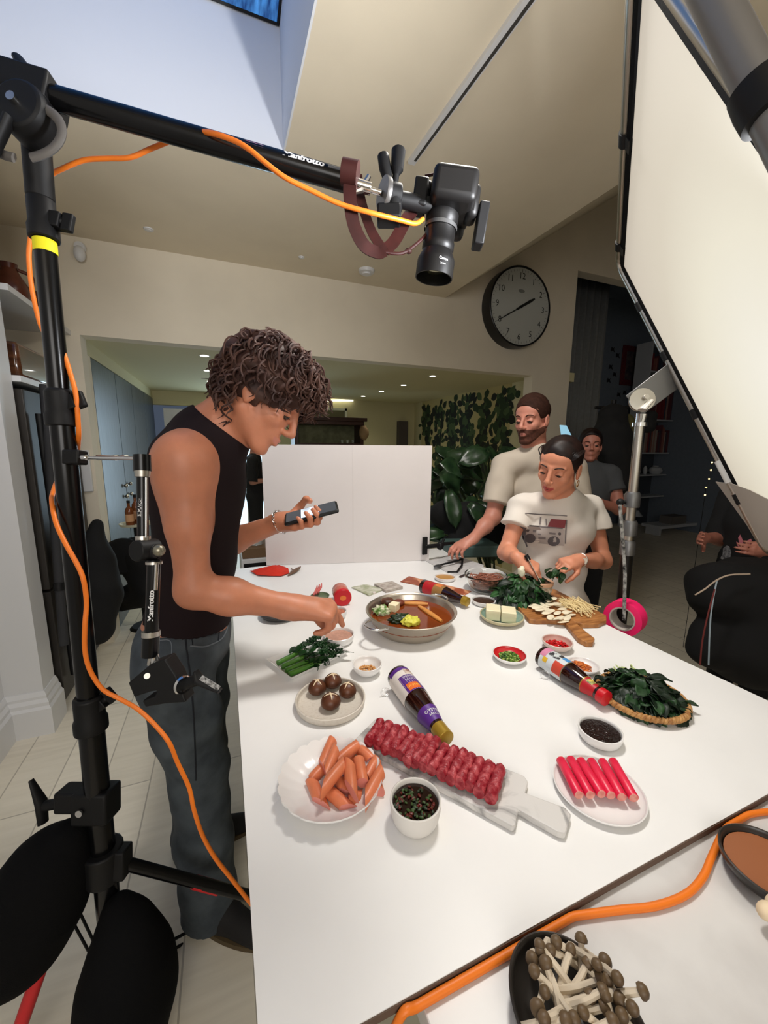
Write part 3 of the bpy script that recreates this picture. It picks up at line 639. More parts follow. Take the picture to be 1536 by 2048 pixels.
def strap(pts, wdt=0.016, nm='band', D0=0.82):
    P_ = bez([atd(x, y, d) for x, y, d in pts], 6); n = len(P_); c = MB(); v = []
    for i, p in enumerate(P_):
        d = (P_[min(i+1, n-1)]-P_[max(i-1, 0)]).normalized(); s_ = d.cross(cz).normalized(); v += [p+s_*wdt*0.5-cz*.001, p-s_*wdt*0.5-cz*.001, p-s_*wdt*0.5+cz*0.001+cz*.0005, p+s_*wdt*0.5+cz*.0015]
    f = [(i*4+j, i*4+(j+1) % 4, (i+1)*4+(j+1) % 4, (i+1)*4+j) for i in range(n-1) for j in range(4)]; c.add(v, f); return c.build(nm, M_lea, sp_)
strap([(700, 346, .80), (700, 400, .80), (708, 450, .81), (728, 490, .82), (755, 505, .83), (770, 500, .83)], 0.026)
strap([(715, 350, .84), (722, 400, .84), (742, 460, .84), (768, 503, .84)], 0.02)
strap([(768, 503, .84), (790, 480, .85), (812, 440, .86), (826, 420, .87)], 0.026)
c = MB(); c.sweep([atd(685, 344, .80), atd(716, 350, .80)], 0.024, 16); c.build('loop', M_lea, sp_)
c = MB(); c.sweep(bez([atd(768, 505, .84), atd(800, 507, .85), atd(820, 498, .86), atd(848, 474, .87), atd(862, 455, .88)], 5), 0.0035, 8); c.ell(atd(817, 502, .86), (0.008, 0.006, 0.006)); c.build('cord', M_lea, sp_)
c = MB(); c.sweep(bez([atd(850, 352, .87), atd(900, 345, .86), atd(945, 352, .86), atd(952, 375, .87), atd(948, 392, .88)], 5), 0.005, 8, flat=0.4); c.build('cord', M_lea, sp_)

# ---------------- orange cable
oc = thing('tether_cable', 'long orange tether cable running from the overhead camera down the stand past the man', 'cable', tuple(atd(845, 440, 0.85)))
def cable(pts, par, nm='cable_run', r=0.0048, m=None):
    c = MB(); c.sweep(bez([atd(*p) for p in pts], 8), r, 10); return c.build(nm, m or M_orange, par)
cable([(846, 438, .86), (830, 447, .85), (800, 440, .83), (740, 425, .80), (680, 408, .79), (620, 380, .775), (570, 355, .76), (530, 325, .75), (500, 300, .745), (470, 282, .745), (430, 268, .75), (400, 264, .775), (370, 268, .81), (330, 286, .83), (300, 298, .83), (260, 315, .83), (215, 317, .83), (170, 320, .83), (130, 335, .83), (100, 352, .84), (78, 385, .86), (62, 470, .87), (58, 520, .88), (66, 590, .9), (85, 660, .92), (112, 678, .86), (125, 700, .84), (140, 745, .84), (152, 790, .84), (156, 840, .85), (157, 880, .87), (150, 915, .93), (120, 950, .95), (106, 985, .90), (104, 1005, .86), (112, 1045, .84), (130, 1085, .83), (155, 1130, .83), (167, 1160, .83), (173, 1205, .84), (170, 1250, .84), (170, 1300, .85), (180, 1340, .86), (205, 1378, .87), (240, 1398, .88), (275, 1418, .88), (310, 1450, .88), (338, 1485, .88), (355, 1525, .89), (378, 1575, .9), (388, 1620, .9), (405, 1670, .92), (430, 1715, .94), (465, 1760, .97), (500, 1805, 1.0), (530, 1840, 1.05)], oc)
oc2 = thing('extension_cable', 'orange cable lying across the marble worktop beside the sheet edge', 'cable', tuple(T(1100, 1835, -0.02)))
c = MB(); mz = TZ-0.0135+0.0053
c.sweep([Vector((q.x, min(q.y, 0.3175), q.z)) for q in bez([atz(x, y, mz+dz) for x, y, dz in ((740, 2035, -.05), (795, 2005, 0), (830, 1997, 0), (900, 1965, 0), (960, 1905, 0), (1020, 1868, 0), (1080, 1845, 0), (1150, 1832, 0), (1240, 1820, 0), (1310, 1812, 0), (1370, 1790, 0), (1405, 1755, 0), (1425, 1710, 0), (1450, 1660, 0), (1480, 1635, 0), (1530, 1624, 0), (1600, 1620, 0))], 8)], 0.0052, 10); c.build('cable_run', M_orange, oc2)

# ---------------- articulated arm on the stand
ma = thing('magic_arm', 'black articulated arm with silver joints hanging in front of the man', 'arm', tuple(atd(285, 915, 0.72)))
pA_ = onpole(915); 
c = MB(); c.obox(atd(150, 915, .84), cx, (0.03, 0.03, 0.035), up=cz); c.build('socket', M_bm, ma, bevel=0.003)
c = MB(); c.cyl(atd(160, 915, .83), atd(275, 917, .73), 0.0035); 
for x_ in (166, 196, 200, 228, 245): c.cyl(atd(x_, 915, .82), atd(x_+8, 915, .815), 0.0058)
c.cyl(atd(196, 915, .81), atd(232, 916, .78), 0.005); c.build('steel_spigot', M_chrome, ma)
D1 = 0.72
c = MB(); c.cyl(atd(284, 910, D1), atd(285, 942, D1), 0.0145, n=20); c.build('end_cap', M_bt, ma)
c = MB(); c.cyl(atd(285, 942, D1), atd(285, 954, D1), 0.0135, 0.012, n=20); c.cyl(atd(286, 1072, D1), atd(286, 1080, D1), 0.0125, n=20); c.cyl(atd(302, 1262, D1), atd(302, 1272, D1), 0.0155, n=20); c.cyl(atd(308, 1123, D1), atd(308, 1128, D1), 0.014, n=20); c.cyl(atd(308, 1270, D1), atd(300, 1330, D1), 0.005); c.build('silver_ring', M_metal, ma)
c = MB(); c.cyl(atd(285, 950, D1), atd(286, 1078, D1), 0.0095, n=20); c.build('upper_section', M_bt, ma)
c = MB(); c.cyl(atd(292, 955, D1-.009), atd(292, 1075, D1-.009), 0.002); c.cyl(atd(313, 1126, D1-.007), atd(311, 1180, D1-.007), 0.0035); c.build('tension_rod', M_chrome, ma)
c = MB(); c.lathe([(0, -0.02), (0.019, -0.02), (0.02, 0.02), (0, 0.02)], atd(292, 1100, D1), tuple(cz+cx*0.4), 24); c.cyl(atd(292, 1102, D1), atd(312, 1103, D1), 0.014); c.build('centre_joint', M_bm, ma, bevel=0.002)
c = MB(); c.ell(atd(318, 1101, D1-.02), 0.0105); c.build('joint_ball', mat('pewter_ball', S(140, 136, 120), 0.35, 0.8), ma)
c = MB(); c.cyl(atd(308, 1120, D1), atd(303, 1265, D1), 0.0115, n=20); c.build('lower_section', M_bt, ma)
lx = (atd(303, 1265, D1)-atd(308, 1120, D1)).normalized()
tb = atd(307, 1210, D1); bb_ = atd(308, 1120, D1); bb_ = bb_+lx*((tb-bb_).dot(lx))
text_along(ma, 'maker_lettering', 'Manfrotto', 0.0135, bb_-cz*0.0115+cx*0.004, -lx, M_letter, base=bb_, r=0.0115, bold=3)
tb2 = atd(286, 1015, D1); c = MB()
text_along(ma, 'small_lettering', 'EIMAGE', 0.0095, tb2-cz*0.0095, lx*-1, M_letter, base=tb2, r=0.0095, bold=1)
c = MB(); c.cyl(atd(302, 1272, D1), atd(300, 1312, D1), 0.0145, n=16); c.build('lower_cap', M_bt, ma)
c = MB(); c.cyl(atd(308, 1310, D1), atd(311, 1325, D1), 0.0075); c.build('stud', M_chrome, ma)
def slab(pts, D_, th, m, nm, par, bev=0.003):
    c = MB(); c.prism([atd(x, y, D_) for x, y in pts], (0, 0, 0), cz*th); return c.build(nm, m, par, smooth=False, bevel=bev)
slab([(256, 1366), (302, 1328), (330, 1318), (352, 1352), (372, 1405), (330, 1408), (290, 1415), (284, 1402), (310, 1392), (313, 1382), (300, 1384), (268, 1395)], 0.70, 0.035, M_bm, 'clamp_jaws', ma, 0.0025)
c = MB(); c.cyl(atd(294, 1352, .70), atd(294, 1352, .697), 0.005); c.build('rivet', M_metal, ma)
c = MB(); c.lathe([(0.0145, -0.003), (0.0165, 0), (0.0145, 0.004), (0.0125, 0), (0.0145, -0.003)], atd(366, 1370, .70), tuple((cx+cz*-0.7).normalized()), 24); c.build('thrust_ring', M_chrome, ma)
c = MB(); c.cyl(atd(345, 1375, .71), atd(395, 1360, .70), 0.010); c.sweep([atd(392, 1342, .69), atd(398, 1360, .69), atd(440, 1382, .68)], [0.006, 0.011, 0.006], 12, flat=0.6); c.build('clamp_lever', M_bm, ma)
c = MB(); c.obox(atd(420, 1366, .668), (atd(446, 1378, .668)-atd(404, 1352, .668)), (0.009, 0.0015, 0.036), up=cz); c.build('lever_label', mat('silver_label', S(190, 190, 190), 0.4, col2=S(40, 40, 40), scale=220), ma)
# ================================================================ FOOD AND DISHES ON THE TABLE
M_por = mat('white_porcelain', S(232, 230, 228), 0.22, coat=0.3)
M_stone = mat('speckled_stoneware', S(196, 186, 172), 0.5, col2=S(206, 198, 186), scale=160, lo=0.3, hi=0.5)
M_bowlout = mat('matte_white_bowl', S(222, 218, 212), 0.5)
def dish(name, label, cx_, cy_, r, h, m, foot=0.6, t=0.004, cat='bowl', group=None, z=TZ, wall=0.5, sx=1, sy=1, up=None, n=48, inner=None, flat=0.75):
    """a round dish whose rim has radius r at height h; the floor has radius foot*r"""
    fr = r*foot; b = 0.003
    prof = [(0, 0), (fr*0.9, 0), (fr, 0.001)]
    for i in range(1, 8):
        a = i/7; prof.append((fr+(r-fr)*math.sin(a*PI/2)**(1.0 if wall >= 1 else wall+0.5), h*(1-math.cos(a*PI/2))**(0.8)))
    prof[-1] = (r, h); k = len(prof)
    prof.append((r-t*0.5, h+t*0.3)); prof.append((r-t, h)); inn = []
    for i in range(6, 0, -1):
        a = i/7; inn.append((fr-t*0.5+(r-t-fr+t*0.5)*math.sin(a*PI/2)**(1.0 if wall >= 1 else wall+0.5), b+(h-b)*(1-math.cos(a*PI/2))**0.8))
    prof += inn; prof += [(fr*0.9, b), (0, b)]
    mis = [0]*(k+1)+[1]*(len(prof)-k-2); ms = [m, inner or m]
    o = MB().lathe(prof, (cx_, cy_, z), n=n, sx=sx, sy=sy, mis=mis).build(name, ms, None, ang=60)
    return tag(o, label, cat, group)
def disc_food(name, label, cx_, cy_, r, z, m, cat, bumpy=0.0, thick=0.006, parent=None, seed=0):
    c = MB(); v = [Vector((cx_, cy_, z+bumpy))]; R_, K = 8, 36
    for i in range(1, R_+1):
        for j in range(K):
            a = 2*PI*j/K; q = Vector((cx_+r*i/R_*math.cos(a), cy_+r*i/R_*math.sin(a), z)); q.z += bumpy*(1-(i/R_)**2)+bumpy*0.6*noise.noise(q*120+Vector((seed, 0, 0))); v.append(q)
    f = [(0, 1+j, 1+(j+1) % K) for j in range(K)]+[(1+i*K+j, 1+(i+1)*K+j, 1+(i+1)*K+(j+1) % K, 1+i*K+(j+1) % K) for i in range(R_-1) for j in range(K)]
    nn = len(v); v += [Vector((p.x, p.y, z-thick)) for p in v[-K:]]; f += [(nn-K+j, nn+j, nn+(j+1) % K, nn-K+(j+1) % K) for j in range(K)]; f.append(tuple(nn+K-1-j for j in range(K)))
    c.add(v, f); o = c.build(name, m, parent)
    if label: tag(o, label, cat, kind='stuff')
    return o
def crumbs(name, label, cx_, cy_, r, z, m, cat, n=120, s=0.004, dome=0.012, long=1.8, seed=1):
    R = random.Random(seed); c = MB()
    for i in range(n):
        q = math.sqrt(R.random())*r; a = R.random()*2*PI; p = Vector((cx_+q*math.cos(a), cy_+q*math.sin(a), z+dome*(1-(q/r)**2)*R.random()+0.002))
        M = Matrix.Rotation(R.random()*PI, 3, 'Z') @ Matrix.Rotation(R.uniform(-0.6, 0.6), 3, 'X'); k = R.uniform(0.6, 1.2)
        c.ell(p, (s*long*k, s*k, s*0.8*k), 6, 4, M=M, mi=R.randrange(len(m)) if isinstance(m, list) else 0)
    return tag(c.build(name, m, None), label, cat, kind='stuff')
def sy(x): return 520+x/2.954
def p7(x, y, h=0.0): return T(520+x/2.954, 1300+y/2.954, h)
def p8(x, y, h=0.0): return T(960+x/2.667, 1200+y/2.667, h)
def p6(x, y, h=0.0): return T(900+x/3.84, 1100+y/3.84, h)
def p5(x, y, h=0.0): return T(500+x/3.339, 1100+y/3.339, h)

# -- scalloped plate with sausages
cxs, cys, rs = 0.154, 0.639, 0.098
prof = []; c = MB(); n = 132; K = 22
def scal(i, n_, amt): return 1+amt*abs(math.cos(K*PI*i/n_))
rings = [(0, 0, 0), (0.45, 0, 0), (0.62, 0.004, 0.1), (0.8, 0.012, 0.5), (0.93, 0.022, 0.9), (0.965, 0.026, 1), (0.96, 0.029, 1), (0.92, 0.0255, 0.9), (0.79, 0.0155, 0.5), (0.6, 0.007, 0.1), (0.3, 0.005, 0), (0, 0.005, 0)]
v = []
for (q, h_, am) in rings:
    for j in range(n):
        s_ = scal(j, n, 0.035*am); a = 2*PI*j/n; v.append((cxs+rs*q*s_*math.cos(a), cys+rs*q*s_*math.sin(a), TZ+h_+am*0.0035*(abs(math.cos(K*PI*j/n))-0.5)*(0 if h_ < 0.001 else 1)))
c.add(v, [(i*n+j, (i+1)*n+j, (i+1)*n+(j+1) % n, i*n+(j+1) % n) for i in range(len(rings)-1) for j in range(n)])
tag(c.build('scalloped_plate', M_por, None, ang=70), 'white scalloped plate under the pile of cut sausages', 'plate')
M_saus = mat('frankfurter_skin', S(214, 122, 82), 0.38, var=0.08, scale=40, sss=0.1); M_cut = mat('frankfurter_cut', S(222, 138, 124), 0.5, sss=0.1)
def sausage(a, b, r=0.0105, cut=0.5, cutb=0.5):
    t = thing('sausage_piece', None, 'sausage', tuple((a+b)/2), 'cut sausages on the scalloped plate'); d = (b-a).normalized(); x, y, _ = basis(d); n = 20; k = 8; v = []; bow = Vector((0, 0, 0.0015))
    for i in range(k+1):
        s_ = i/k; p = a.lerp(b, s_)+bow*math.sin(PI*s_)
        for j in range(n):
            an = 2*PI*j/n; off = 0
            if i <= 2: off = math.cos(an)*r*cut*2*(1-i/3)
            if i >= k-2: off = math.cos(an)*r*cutb*2*(1-(k-i)/3)
            v.append(p+x*(r*math.cos(an))+y*(r*math.sin(an))+d*off)
    f = [(i*n+j, i*n+(j+1) % n, (i+1)*n+(j+1) % n, (i+1)*n+j) for i in range(k) for j in range(n)]
    MB().add(v, f).build('skin', M_saus, t)
    MB().add(v[:n], [tuple(range(n-1, -1, -1))]).build('cut_face', M_cut, t); MB().add(v[-n:], [tuple(range(n))]).build('cut_face', M_cut, t)
    return t
sl_ = [((430, 535), (365, 690), .022, .5, 'longest sausage piece leaning at the top left of the pile'), ((452, 590), (388, 735), .034, .9, 'sausage piece near the top left with its pale cut end facing down'),
 ((578, 562), (455, 660), .028, .2, 'sausage piece lying across the top of the pile'), ((590, 590), (665, 655), .020, .3, 'short sausage piece at the upper right by the plate rim'),
 ((497, 672), (372, 822), .040, .9, 'sausage piece slanting across the middle left of the pile'), ((528, 668), (540, 835), .038, 1.0, 'upright middle sausage piece with a pale pointed cut at its lower end'),
 ((583, 648), (606, 785), .030, .1, 'stubby square cut sausage piece right of the middle'), ((692, 650), (632, 752), .018, .3, 'sausage piece tucked at the right side of the pile'),
 ((722, 712), (622, 885), .026, .9, 'sausage piece at the right rim with a broad pale cut end'), ((372, 700), (292, 785), .010, .4, 'short sausage piece at the left edge of the pile'),
 ((310, 785), (362, 915), .012, .8, 'diagonally cut sausage piece alone at the lower left'), ((395, 828), (525, 940), .014, .6, 'sausage piece at the front with a round pale cut face'),
 ((470, 770), (500, 850), .012, .5, 'sausage piece half hidden under the middle ones'), ((520, 900), (600, 868), .009, .4, 'small sausage piece behind the frontmost cut face'),
 ((540, 610), (480, 720), .012, .3, 'sausage piece buried beneath the crossing top one'), ((700, 840), (675, 760), .008, .4, 'sausage piece under the one at the right rim')]
for (a, b, h_, cu, lb) in sl_: sausage(p7(*a, h_), p7(*b, h_-0.004), 0.0112, cu*0.5, cu)['label'] = lb

# -- dark dipping sauce bowl
dish('sauce_bowl', 'deep white bowl of dark dipping sauce in front of the marble board', 0.273, 0.522, 0.044, 0.043, M_bowlout, 0.72, 0.0035, z=TZ, wall=0.2)
disc_food('dipping_sauce', 'dark soy dipping sauce with herbs in the deep white bowl', 0.273, 0.522, 0.0385, TZ+0.035, mat('dark_soy', S(30, 14, 8), 0.08), 'sauce')
crumbs('sauce_herbs', 'chopped herbs and a chilli floating in the dark dipping sauce', 0.270, 0.520, 0.034, TZ+0.0345, [mat('herb_green', S(52, 74, 28), 0.5), mat('herb_dark', S(30, 44, 18), 0.5), mat('dried_chilli', S(90, 22, 12), 0.4)], 'herbs', 110, 0.0026, 0.002, 1.6)

# -- marble board and beef rolls
mbp = [p7(690, 395, .014), p8(235, 935, .014), p8(258, 965, .014), p8(240, 1025, .014), p8(455, 1105, .014), p8(487, 1140, .014), p8(455, 1243, .014), p8(415, 1235, .014), p8(205, 1118, .014), p8(190, 1195, .014), p8(175, 1206, .014), p7(555, 530, .014)]
M_mb = mat('veined_marble', S(206, 203, 200), 0.3)
nt = M_mb.node_tree; N = nt.nodes; L = nt.links; nz_ = N.new('ShaderNodeTexNoise'); nz_.inputs['Scale'].default_value = 9; nz_.inputs['Detail'].default_value = 8; nz_.inputs['Distortion'].default_value = 1.2
tcm = N.new('ShaderNodeTexCoord'); L.new(tcm.outputs['Object'], nz_.inputs[0]); crm = N.new('ShaderNodeValToRGB'); L.new(nz_.outputs[0], crm.inputs[0]); e = crm.color_ramp.elements
e[0].position = 0.42; e[0].color = (*S(212, 209, 205), 1); e[1].position = 0.58; e[1].color = (*S(206, 203, 199), 1); k = e.new(0.5); k.color = (*S(150, 148, 146), 1); L.new(crm.outputs[0], N['Principled BSDF'].inputs['Base Color'])
for q in mbp: q.z = TZ+0.014
c = MB(); c.prism(mbp, (0, 0, 0), (0, 0, -0.0135)); tag(c.build('marble_board', M_mb, None, bevel=0.003, smooth=False), 'grey veined marble paddle board carrying the row of raw beef rolls', 'board')
M_beef = mat('raw_beef', S(140, 20, 36), 0.42, col2=S(206, 96, 100), scale=75, bump=0.8, bscale=140, lo=0.44, hi=0.78)
up_ = [(715, 430), (768, 440), (812, 462), (858, 470), (910, 502), (955, 518), (1003, 522), (1045, 535), (1100, 578), (1155, 590), (1207, 608), (1252, 630), (1303, 658), (1360, 680), (1422, 700)]
lo_ = [(640, 545), (688, 562), (738, 592), (785, 602), (830, 625), (868, 662), (912, 672), (962, 692), (1010, 712), (1068, 745), (1122, 772), (1180, 792), (1235, 808), (1292, 845), (1358, 880)]
for i, (a, b) in enumerate(zip(up_, lo_)):
    A_, B_ = p7(*a, .028), p7(*b, .028); R = random.Random(i); c = MB(); d = (B_-A_).normalized(); x, y, _ = basis(d); n = 18; k = 12; v = []
    for ii in range(k+1):
        s_ = ii/k; p = A_.lerp(B_, s_); e_ = 1.0 if 0.04 < s_ < 0.96 else 0.93
        for j in range(n):
            an = 2*PI*j/n; rr = 0.0112*e_*(1+0.30*noise.noise(Vector((math.cos(an)*1.2+i*7, math.sin(an)*1.2, s_*6)))) ; v.append(p+x*rr*math.cos(an)+y*rr*math.sin(an)*1.12)
    f = [(q*n+j, q*n+(j+1) % n, (q+1)*n+(j+1) % n, (q+1)*n+j) for q in range(k) for j in range(n)]+[tuple(range(n-1, -1, -1)), tuple(k*n+j for j in range(n))]
    o = c.add(v, f).build('beef_roll', M_beef, None, ang=60)
    lab = ['first raw beef roll at the far left end of the marble board', 'last raw beef roll of the row, nearest the marble board handle']
    ordn = ['second', 'third', 'fourth', 'fifth', 'sixth', 'seventh', 'eighth', 'ninth', 'tenth', 'eleventh', 'twelfth', 'thirteenth', 'fourteenth']
    tag(o, lab[0] if i == 0 else lab[1] if i == 14 else '%s raw beef roll counted from the left end of the marble board' % ordn[i-1], 'beef roll', 'raw beef rolls in a row on the marble board')

# -- bottles lying on their side
M_glassd = mat('dark_sauce_glass', S(36, 12, 8), 0.08, coat=0.6)
def bottle(name, label, a, b, R0, prof, labels, cap, roll, letters=()):
    """a: base centre, b: cap end centre, both at height R0; labels: (t0,t1,material,phi0,phi1) bands"""
    L_ = (b-a).length; d = (b-a).normalized(); up = Vector((0, 0, 1)); up = (up-d*up.dot(d)).normalized(); sd = up.cross(d); t = thing(name, label, 'bottle', tuple(a))
    pr = [(r*R0, h*L_) for r, h in prof]
    MB().lathe(pr, a, tuple(d), 40).build('glass_body', M_glassd, t, ang=50)
    def rad(h):
        for (r0, h0), (r1, h1) in zip(prof, prof[1:]):
            if h0 <= h <= h1 and h1 > h0: return (r0+(r1-r0)*(h-h0)/(h1-h0))*R0
        return R0
    def on(h, ph, off=0.0006): r = rad(h)+off; return a+d*(h*L_)+(up*math.cos(ph)+sd*math.sin(ph))*r
    for (nm, h0, h1, m, f0, f1) in labels:
        MB().grid(lambda i, j: on(h0+(h1-h0)*i, f0+(f1-f0)*j, 0.0005 if nm != 'print_patch' else 0.0009), 6, 24).build(nm, m, t)
    h0, h1, rc_, m = cap
    MB().lathe([(0, h0*L_), (rc_*R0, h0*L_), (rc_*R0, (h1-0.004)*L_), (rc_*R0*0.93, h1*L_), (0, h1*L_)], a, tuple(d), 32).build('screw_cap', m, t)
    for (tx, size, h, ph, m, rot) in letters:
        V, Fs = text_mesh(tx, size); rr = rad(h)+0.0011
        if rot: vv = [on(h-v.y/L_, ph-v.x/rr*rot, 0.0012) for v in V]
        else: vv = [on(h+v.x/L_, ph+v.y/rr, 0.0012) for v in V]
        MB().add(vv, Fs).build('label_lettering', m, t, smooth=False)
    return t, on
M_purp = mat('purple_label', S(84, 38, 130), 0.45); M_cream = mat('cream_label', S(222, 214, 206), 0.5); M_gold = mat('gold_cap', S(168, 136, 48), 0.35, 0.4); M_or = mat('orange_patch', S(226, 106, 34), 0.5)
P1 = [(0, 0.0), (0.8, 0.0), (0.97, 0.008), (1.0, 0.03), (1.0, 0.42), (0.97, 0.50), (0.80, 0.66), (0.56, 0.82), (0.5, 0.86), (0.5, 0.9)]
bottle('oyster_sauce_bottle', 'dark sauce bottle with purple label and gold cap lying beside the shiitake plate', T(796, 1352, .032), T(893, 1478, .030), 0.032, P1,
 [('front_label', 0.07, 0.44, M_cream, -2.4, 2.0), ('purple_panel', 0.19, 0.445, M_purp, -0.75, 1.25), ('neck_label', 0.66, 0.83, M_purp, -PI, PI), ('print_patch', 0.33, 0.43, M_or, -0.55, 0.45), ('print_patch', 0.045, 0.10, M_purp, -1.2, 1.2), ('print_patch', 0.085, 0.17, mat('shell_print', S(140, 96, 84), 0.5, col2=S(230, 215, 200), scale=60), 0.05, 0.8)],
 (0.86, 1.0, 0.56, M_gold), 0, [('PREMIUM', 0.008, 0.225, 0.1, M_letter, -1), ('SAUCE', 0.010, 0.275, 0.1, M_letter, -1), ('OYSTER', 0.010, 0.38, -0.05, mat('yellow_print', S(250, 210, 90), 0.5), -1), ('OYSTER', 0.011, 0.73, 0.1, M_letter, -1), ('SAUCE', 0.008, 0.77, 0.1, M_letter, -1)])
M_rl = mat('red_label', S(176, 22, 32), 0.45); M_rcap = mat('red_cap', S(196, 22, 34), 0.35); M_multi = mat('illustrated_label', S(210, 120, 140), 0.5, col2=S(70, 80, 120), scale=30, lo=0.45, hi=0.55)
P2 = [(0, 0.0), (0.8, 0.0), (0.97, 0.008), (1.0, 0.03), (1.0, 0.45), (0.97, 0.52), (0.80, 0.66), (0.6, 0.78), (0.52, 0.84), (0.5, 0.93)]
bottle('oyster_sauce_bottle', 'dark sauce bottle with red neck label and red cap lying by the basket', T(1085, 1312, .031), T(1214, 1398, .028), 0.031, P2,
 [('front_label', 0.07, 0.45, mat('pale_blue_label', S(206, 212, 216), 0.5), -2.2, 2.2), ('print_patch', 0.06, 0.15, mat('pink_patch', S(206, 130, 160), 0.5), -0.9, 0.9), ('print_patch', 0.16, 0.33, mat('boat_drawing', S(40, 40, 44), 0.5, col2=S(200, 206, 206), scale=60, lo=0.47, hi=0.53), -0.5, 0.6),
  ('print_patch', 0.26, 0.43, mat('red_pink_patch', S(206, 60, 84), 0.5), 0.65, 1.35), ('print_patch', 0.34, 0.44, mat('blue_patch', S(70, 140, 200), 0.5), -0.1, 0.6), ('print_patch', 0.30, 0.44, mat('orange_red_patch', S(200, 70, 50), 0.5), -1.7, -0.6), ('print_patch', 0.13, 0.2, mat('yellow_seal', S(220, 176, 50), 0.5), -1.3, -0.85),
  ('gold_edge', 0.44, 0.452, M_gold, -2.2, 2.2), ('neck_label', 0.70, 0.87, M_rl, -PI, PI), ('gold_edge', 0.70, 0.712, M_gold, -PI, PI), ('gold_edge', 0.86, 0.87, M_gold, -PI, PI), ('print_patch', 0.74, 0.82, mat('green_gold_patch', S(60, 110, 70), 0.5, col2=S(220, 190, 90), scale=120), -0.5, 0.5)],
 (0.91, 1.0, 0.62, M_rcap), 0)
bottle('soy_sauce_bottle', 'dark sauce bottle with red and gold label lying behind the hotpot', T(846, 1172, .031), T(936, 1204, .028), 0.031, P2,
 [('front_label', 0.09, 0.31, M_rl, -2.2, 2.2), ('front_label', 0.31, 0.52, mat('bronze_label', S(150, 110, 60), 0.45), -2.2, 2.2), ('print_patch', 0.33, 0.46, mat('orange_patch2', S(214, 120, 60), 0.5), -0.5, 0.4)],
 (0.9, 1.0, 0.6, M_gold), 0, [('SAUCE', 0.011, 0.2, 0, M_gold, -1)])
M_clear = mat('clear_plastic', (0.95, 0.95, 0.95), 0.05, trans=1.0, ior=1.3)
def ring(p, ax, R0, r, m, name, label, cat):
    c = MB(); x, y, _ = basis(ax); q = [p+x*R0*math.cos(a)+y*R0*math.sin(a) for a in np.linspace(0, 2*PI, 25)]; c.sweep(q, r, 8, caps=False); return tag(c.build(name, m, None), label, cat)
ring(T(1090, 1350, .012), camv(0.5, 0, 1), 0.011, 0.0018, M_clear, 'clear_stop', 'clear plastic ring stopping the red capped bottle from rolling', 'stop')
ring(T(770, 1384, .011), camv(-0.3, 0, 1), 0.010, 0.0018, M_clear, 'clear_stop', 'clear plastic ring stopping the gold capped bottle from rolling', 'stop')

# -- shiitake plate
dish('stoneware_plate', 'round speckled stoneware plate with four scored mushrooms', 0.215, 0.88, 0.087, 0.018, M_stone, 0.93, 0.005, cat='plate', wall=0.2)
M_shi = mat('shiitake_cap', S(96, 52, 26), 0.42, col2=S(66, 34, 18), scale=25); M_shc = mat('mushroom_flesh', S(232, 210, 176), 0.6)
for (x, y, r_, lb) in ((338, 228, .0235, 'scored brown mushroom at the left of the stoneware plate'), (430, 190, .0235, 'scored brown mushroom at the back of the stoneware plate'), (518, 245, .0225, 'scored brown mushroom at the right of the stoneware plate'), (418, 310, .0245, 'scored brown mushroom at the front of the stoneware plate')):
    p = p7(x, y, 0.017); p.z = TZ+0.004; t = thing('shiitake_mushroom', lb, 'mushroom', tuple(p), 'scored mushrooms on the stoneware plate')
    c = MB(); c.lathe([(0, 0.004), (r_*0.45, 0.002), (r_*0.8, 0.005), (r_*0.98, 0.0105), (r_, 0.015), (r_*0.9, 0.024), (r_*0.68, 0.030), (r_*0.4, 0.0345), (0, 0.036)], p, n=28); c.build('cap', M_shi, t)
    c = MB()
    for a0 in (0.5+x*0.01, 0.5+x*0.01+1.4):
        q = [p+Vector((math.cos(a0)*r_*s_*0.8, math.sin(a0)*r_*s_*0.8, 0.0365-0.0115*abs(s_)**2.2)) for s_ in np.linspace(-1, 1, 9)]; c.sweep(q, [0.0006, .0013, .0016, .0017, .0018, .0017, .0016, .0013, .0006], 8)
    c.build('score_cut', M_shc, t)
    c = MB(); c.cyl(p, p+Vector((0, 0, 0.006)), 0.006); c.build('stem', M_shc, t)
# -- peanuts
dish('small_bowl', 'small white bowl of chopped peanuts beside the purple labelled bottle', 0.346, 0.975, 0.042, 0.03, M_por, 0.5, 0.003)
crumbs('chopped_peanuts', 'chopped golden peanuts in the small white bowl', 0.346, 0.975, 0.024, TZ+0.007, [mat('peanut', S(214, 164, 104), 0.6), mat('peanut_dark', S(190, 128, 66), 0.6)], 'peanuts', 170, 0.0028, 0.010, 1.4)
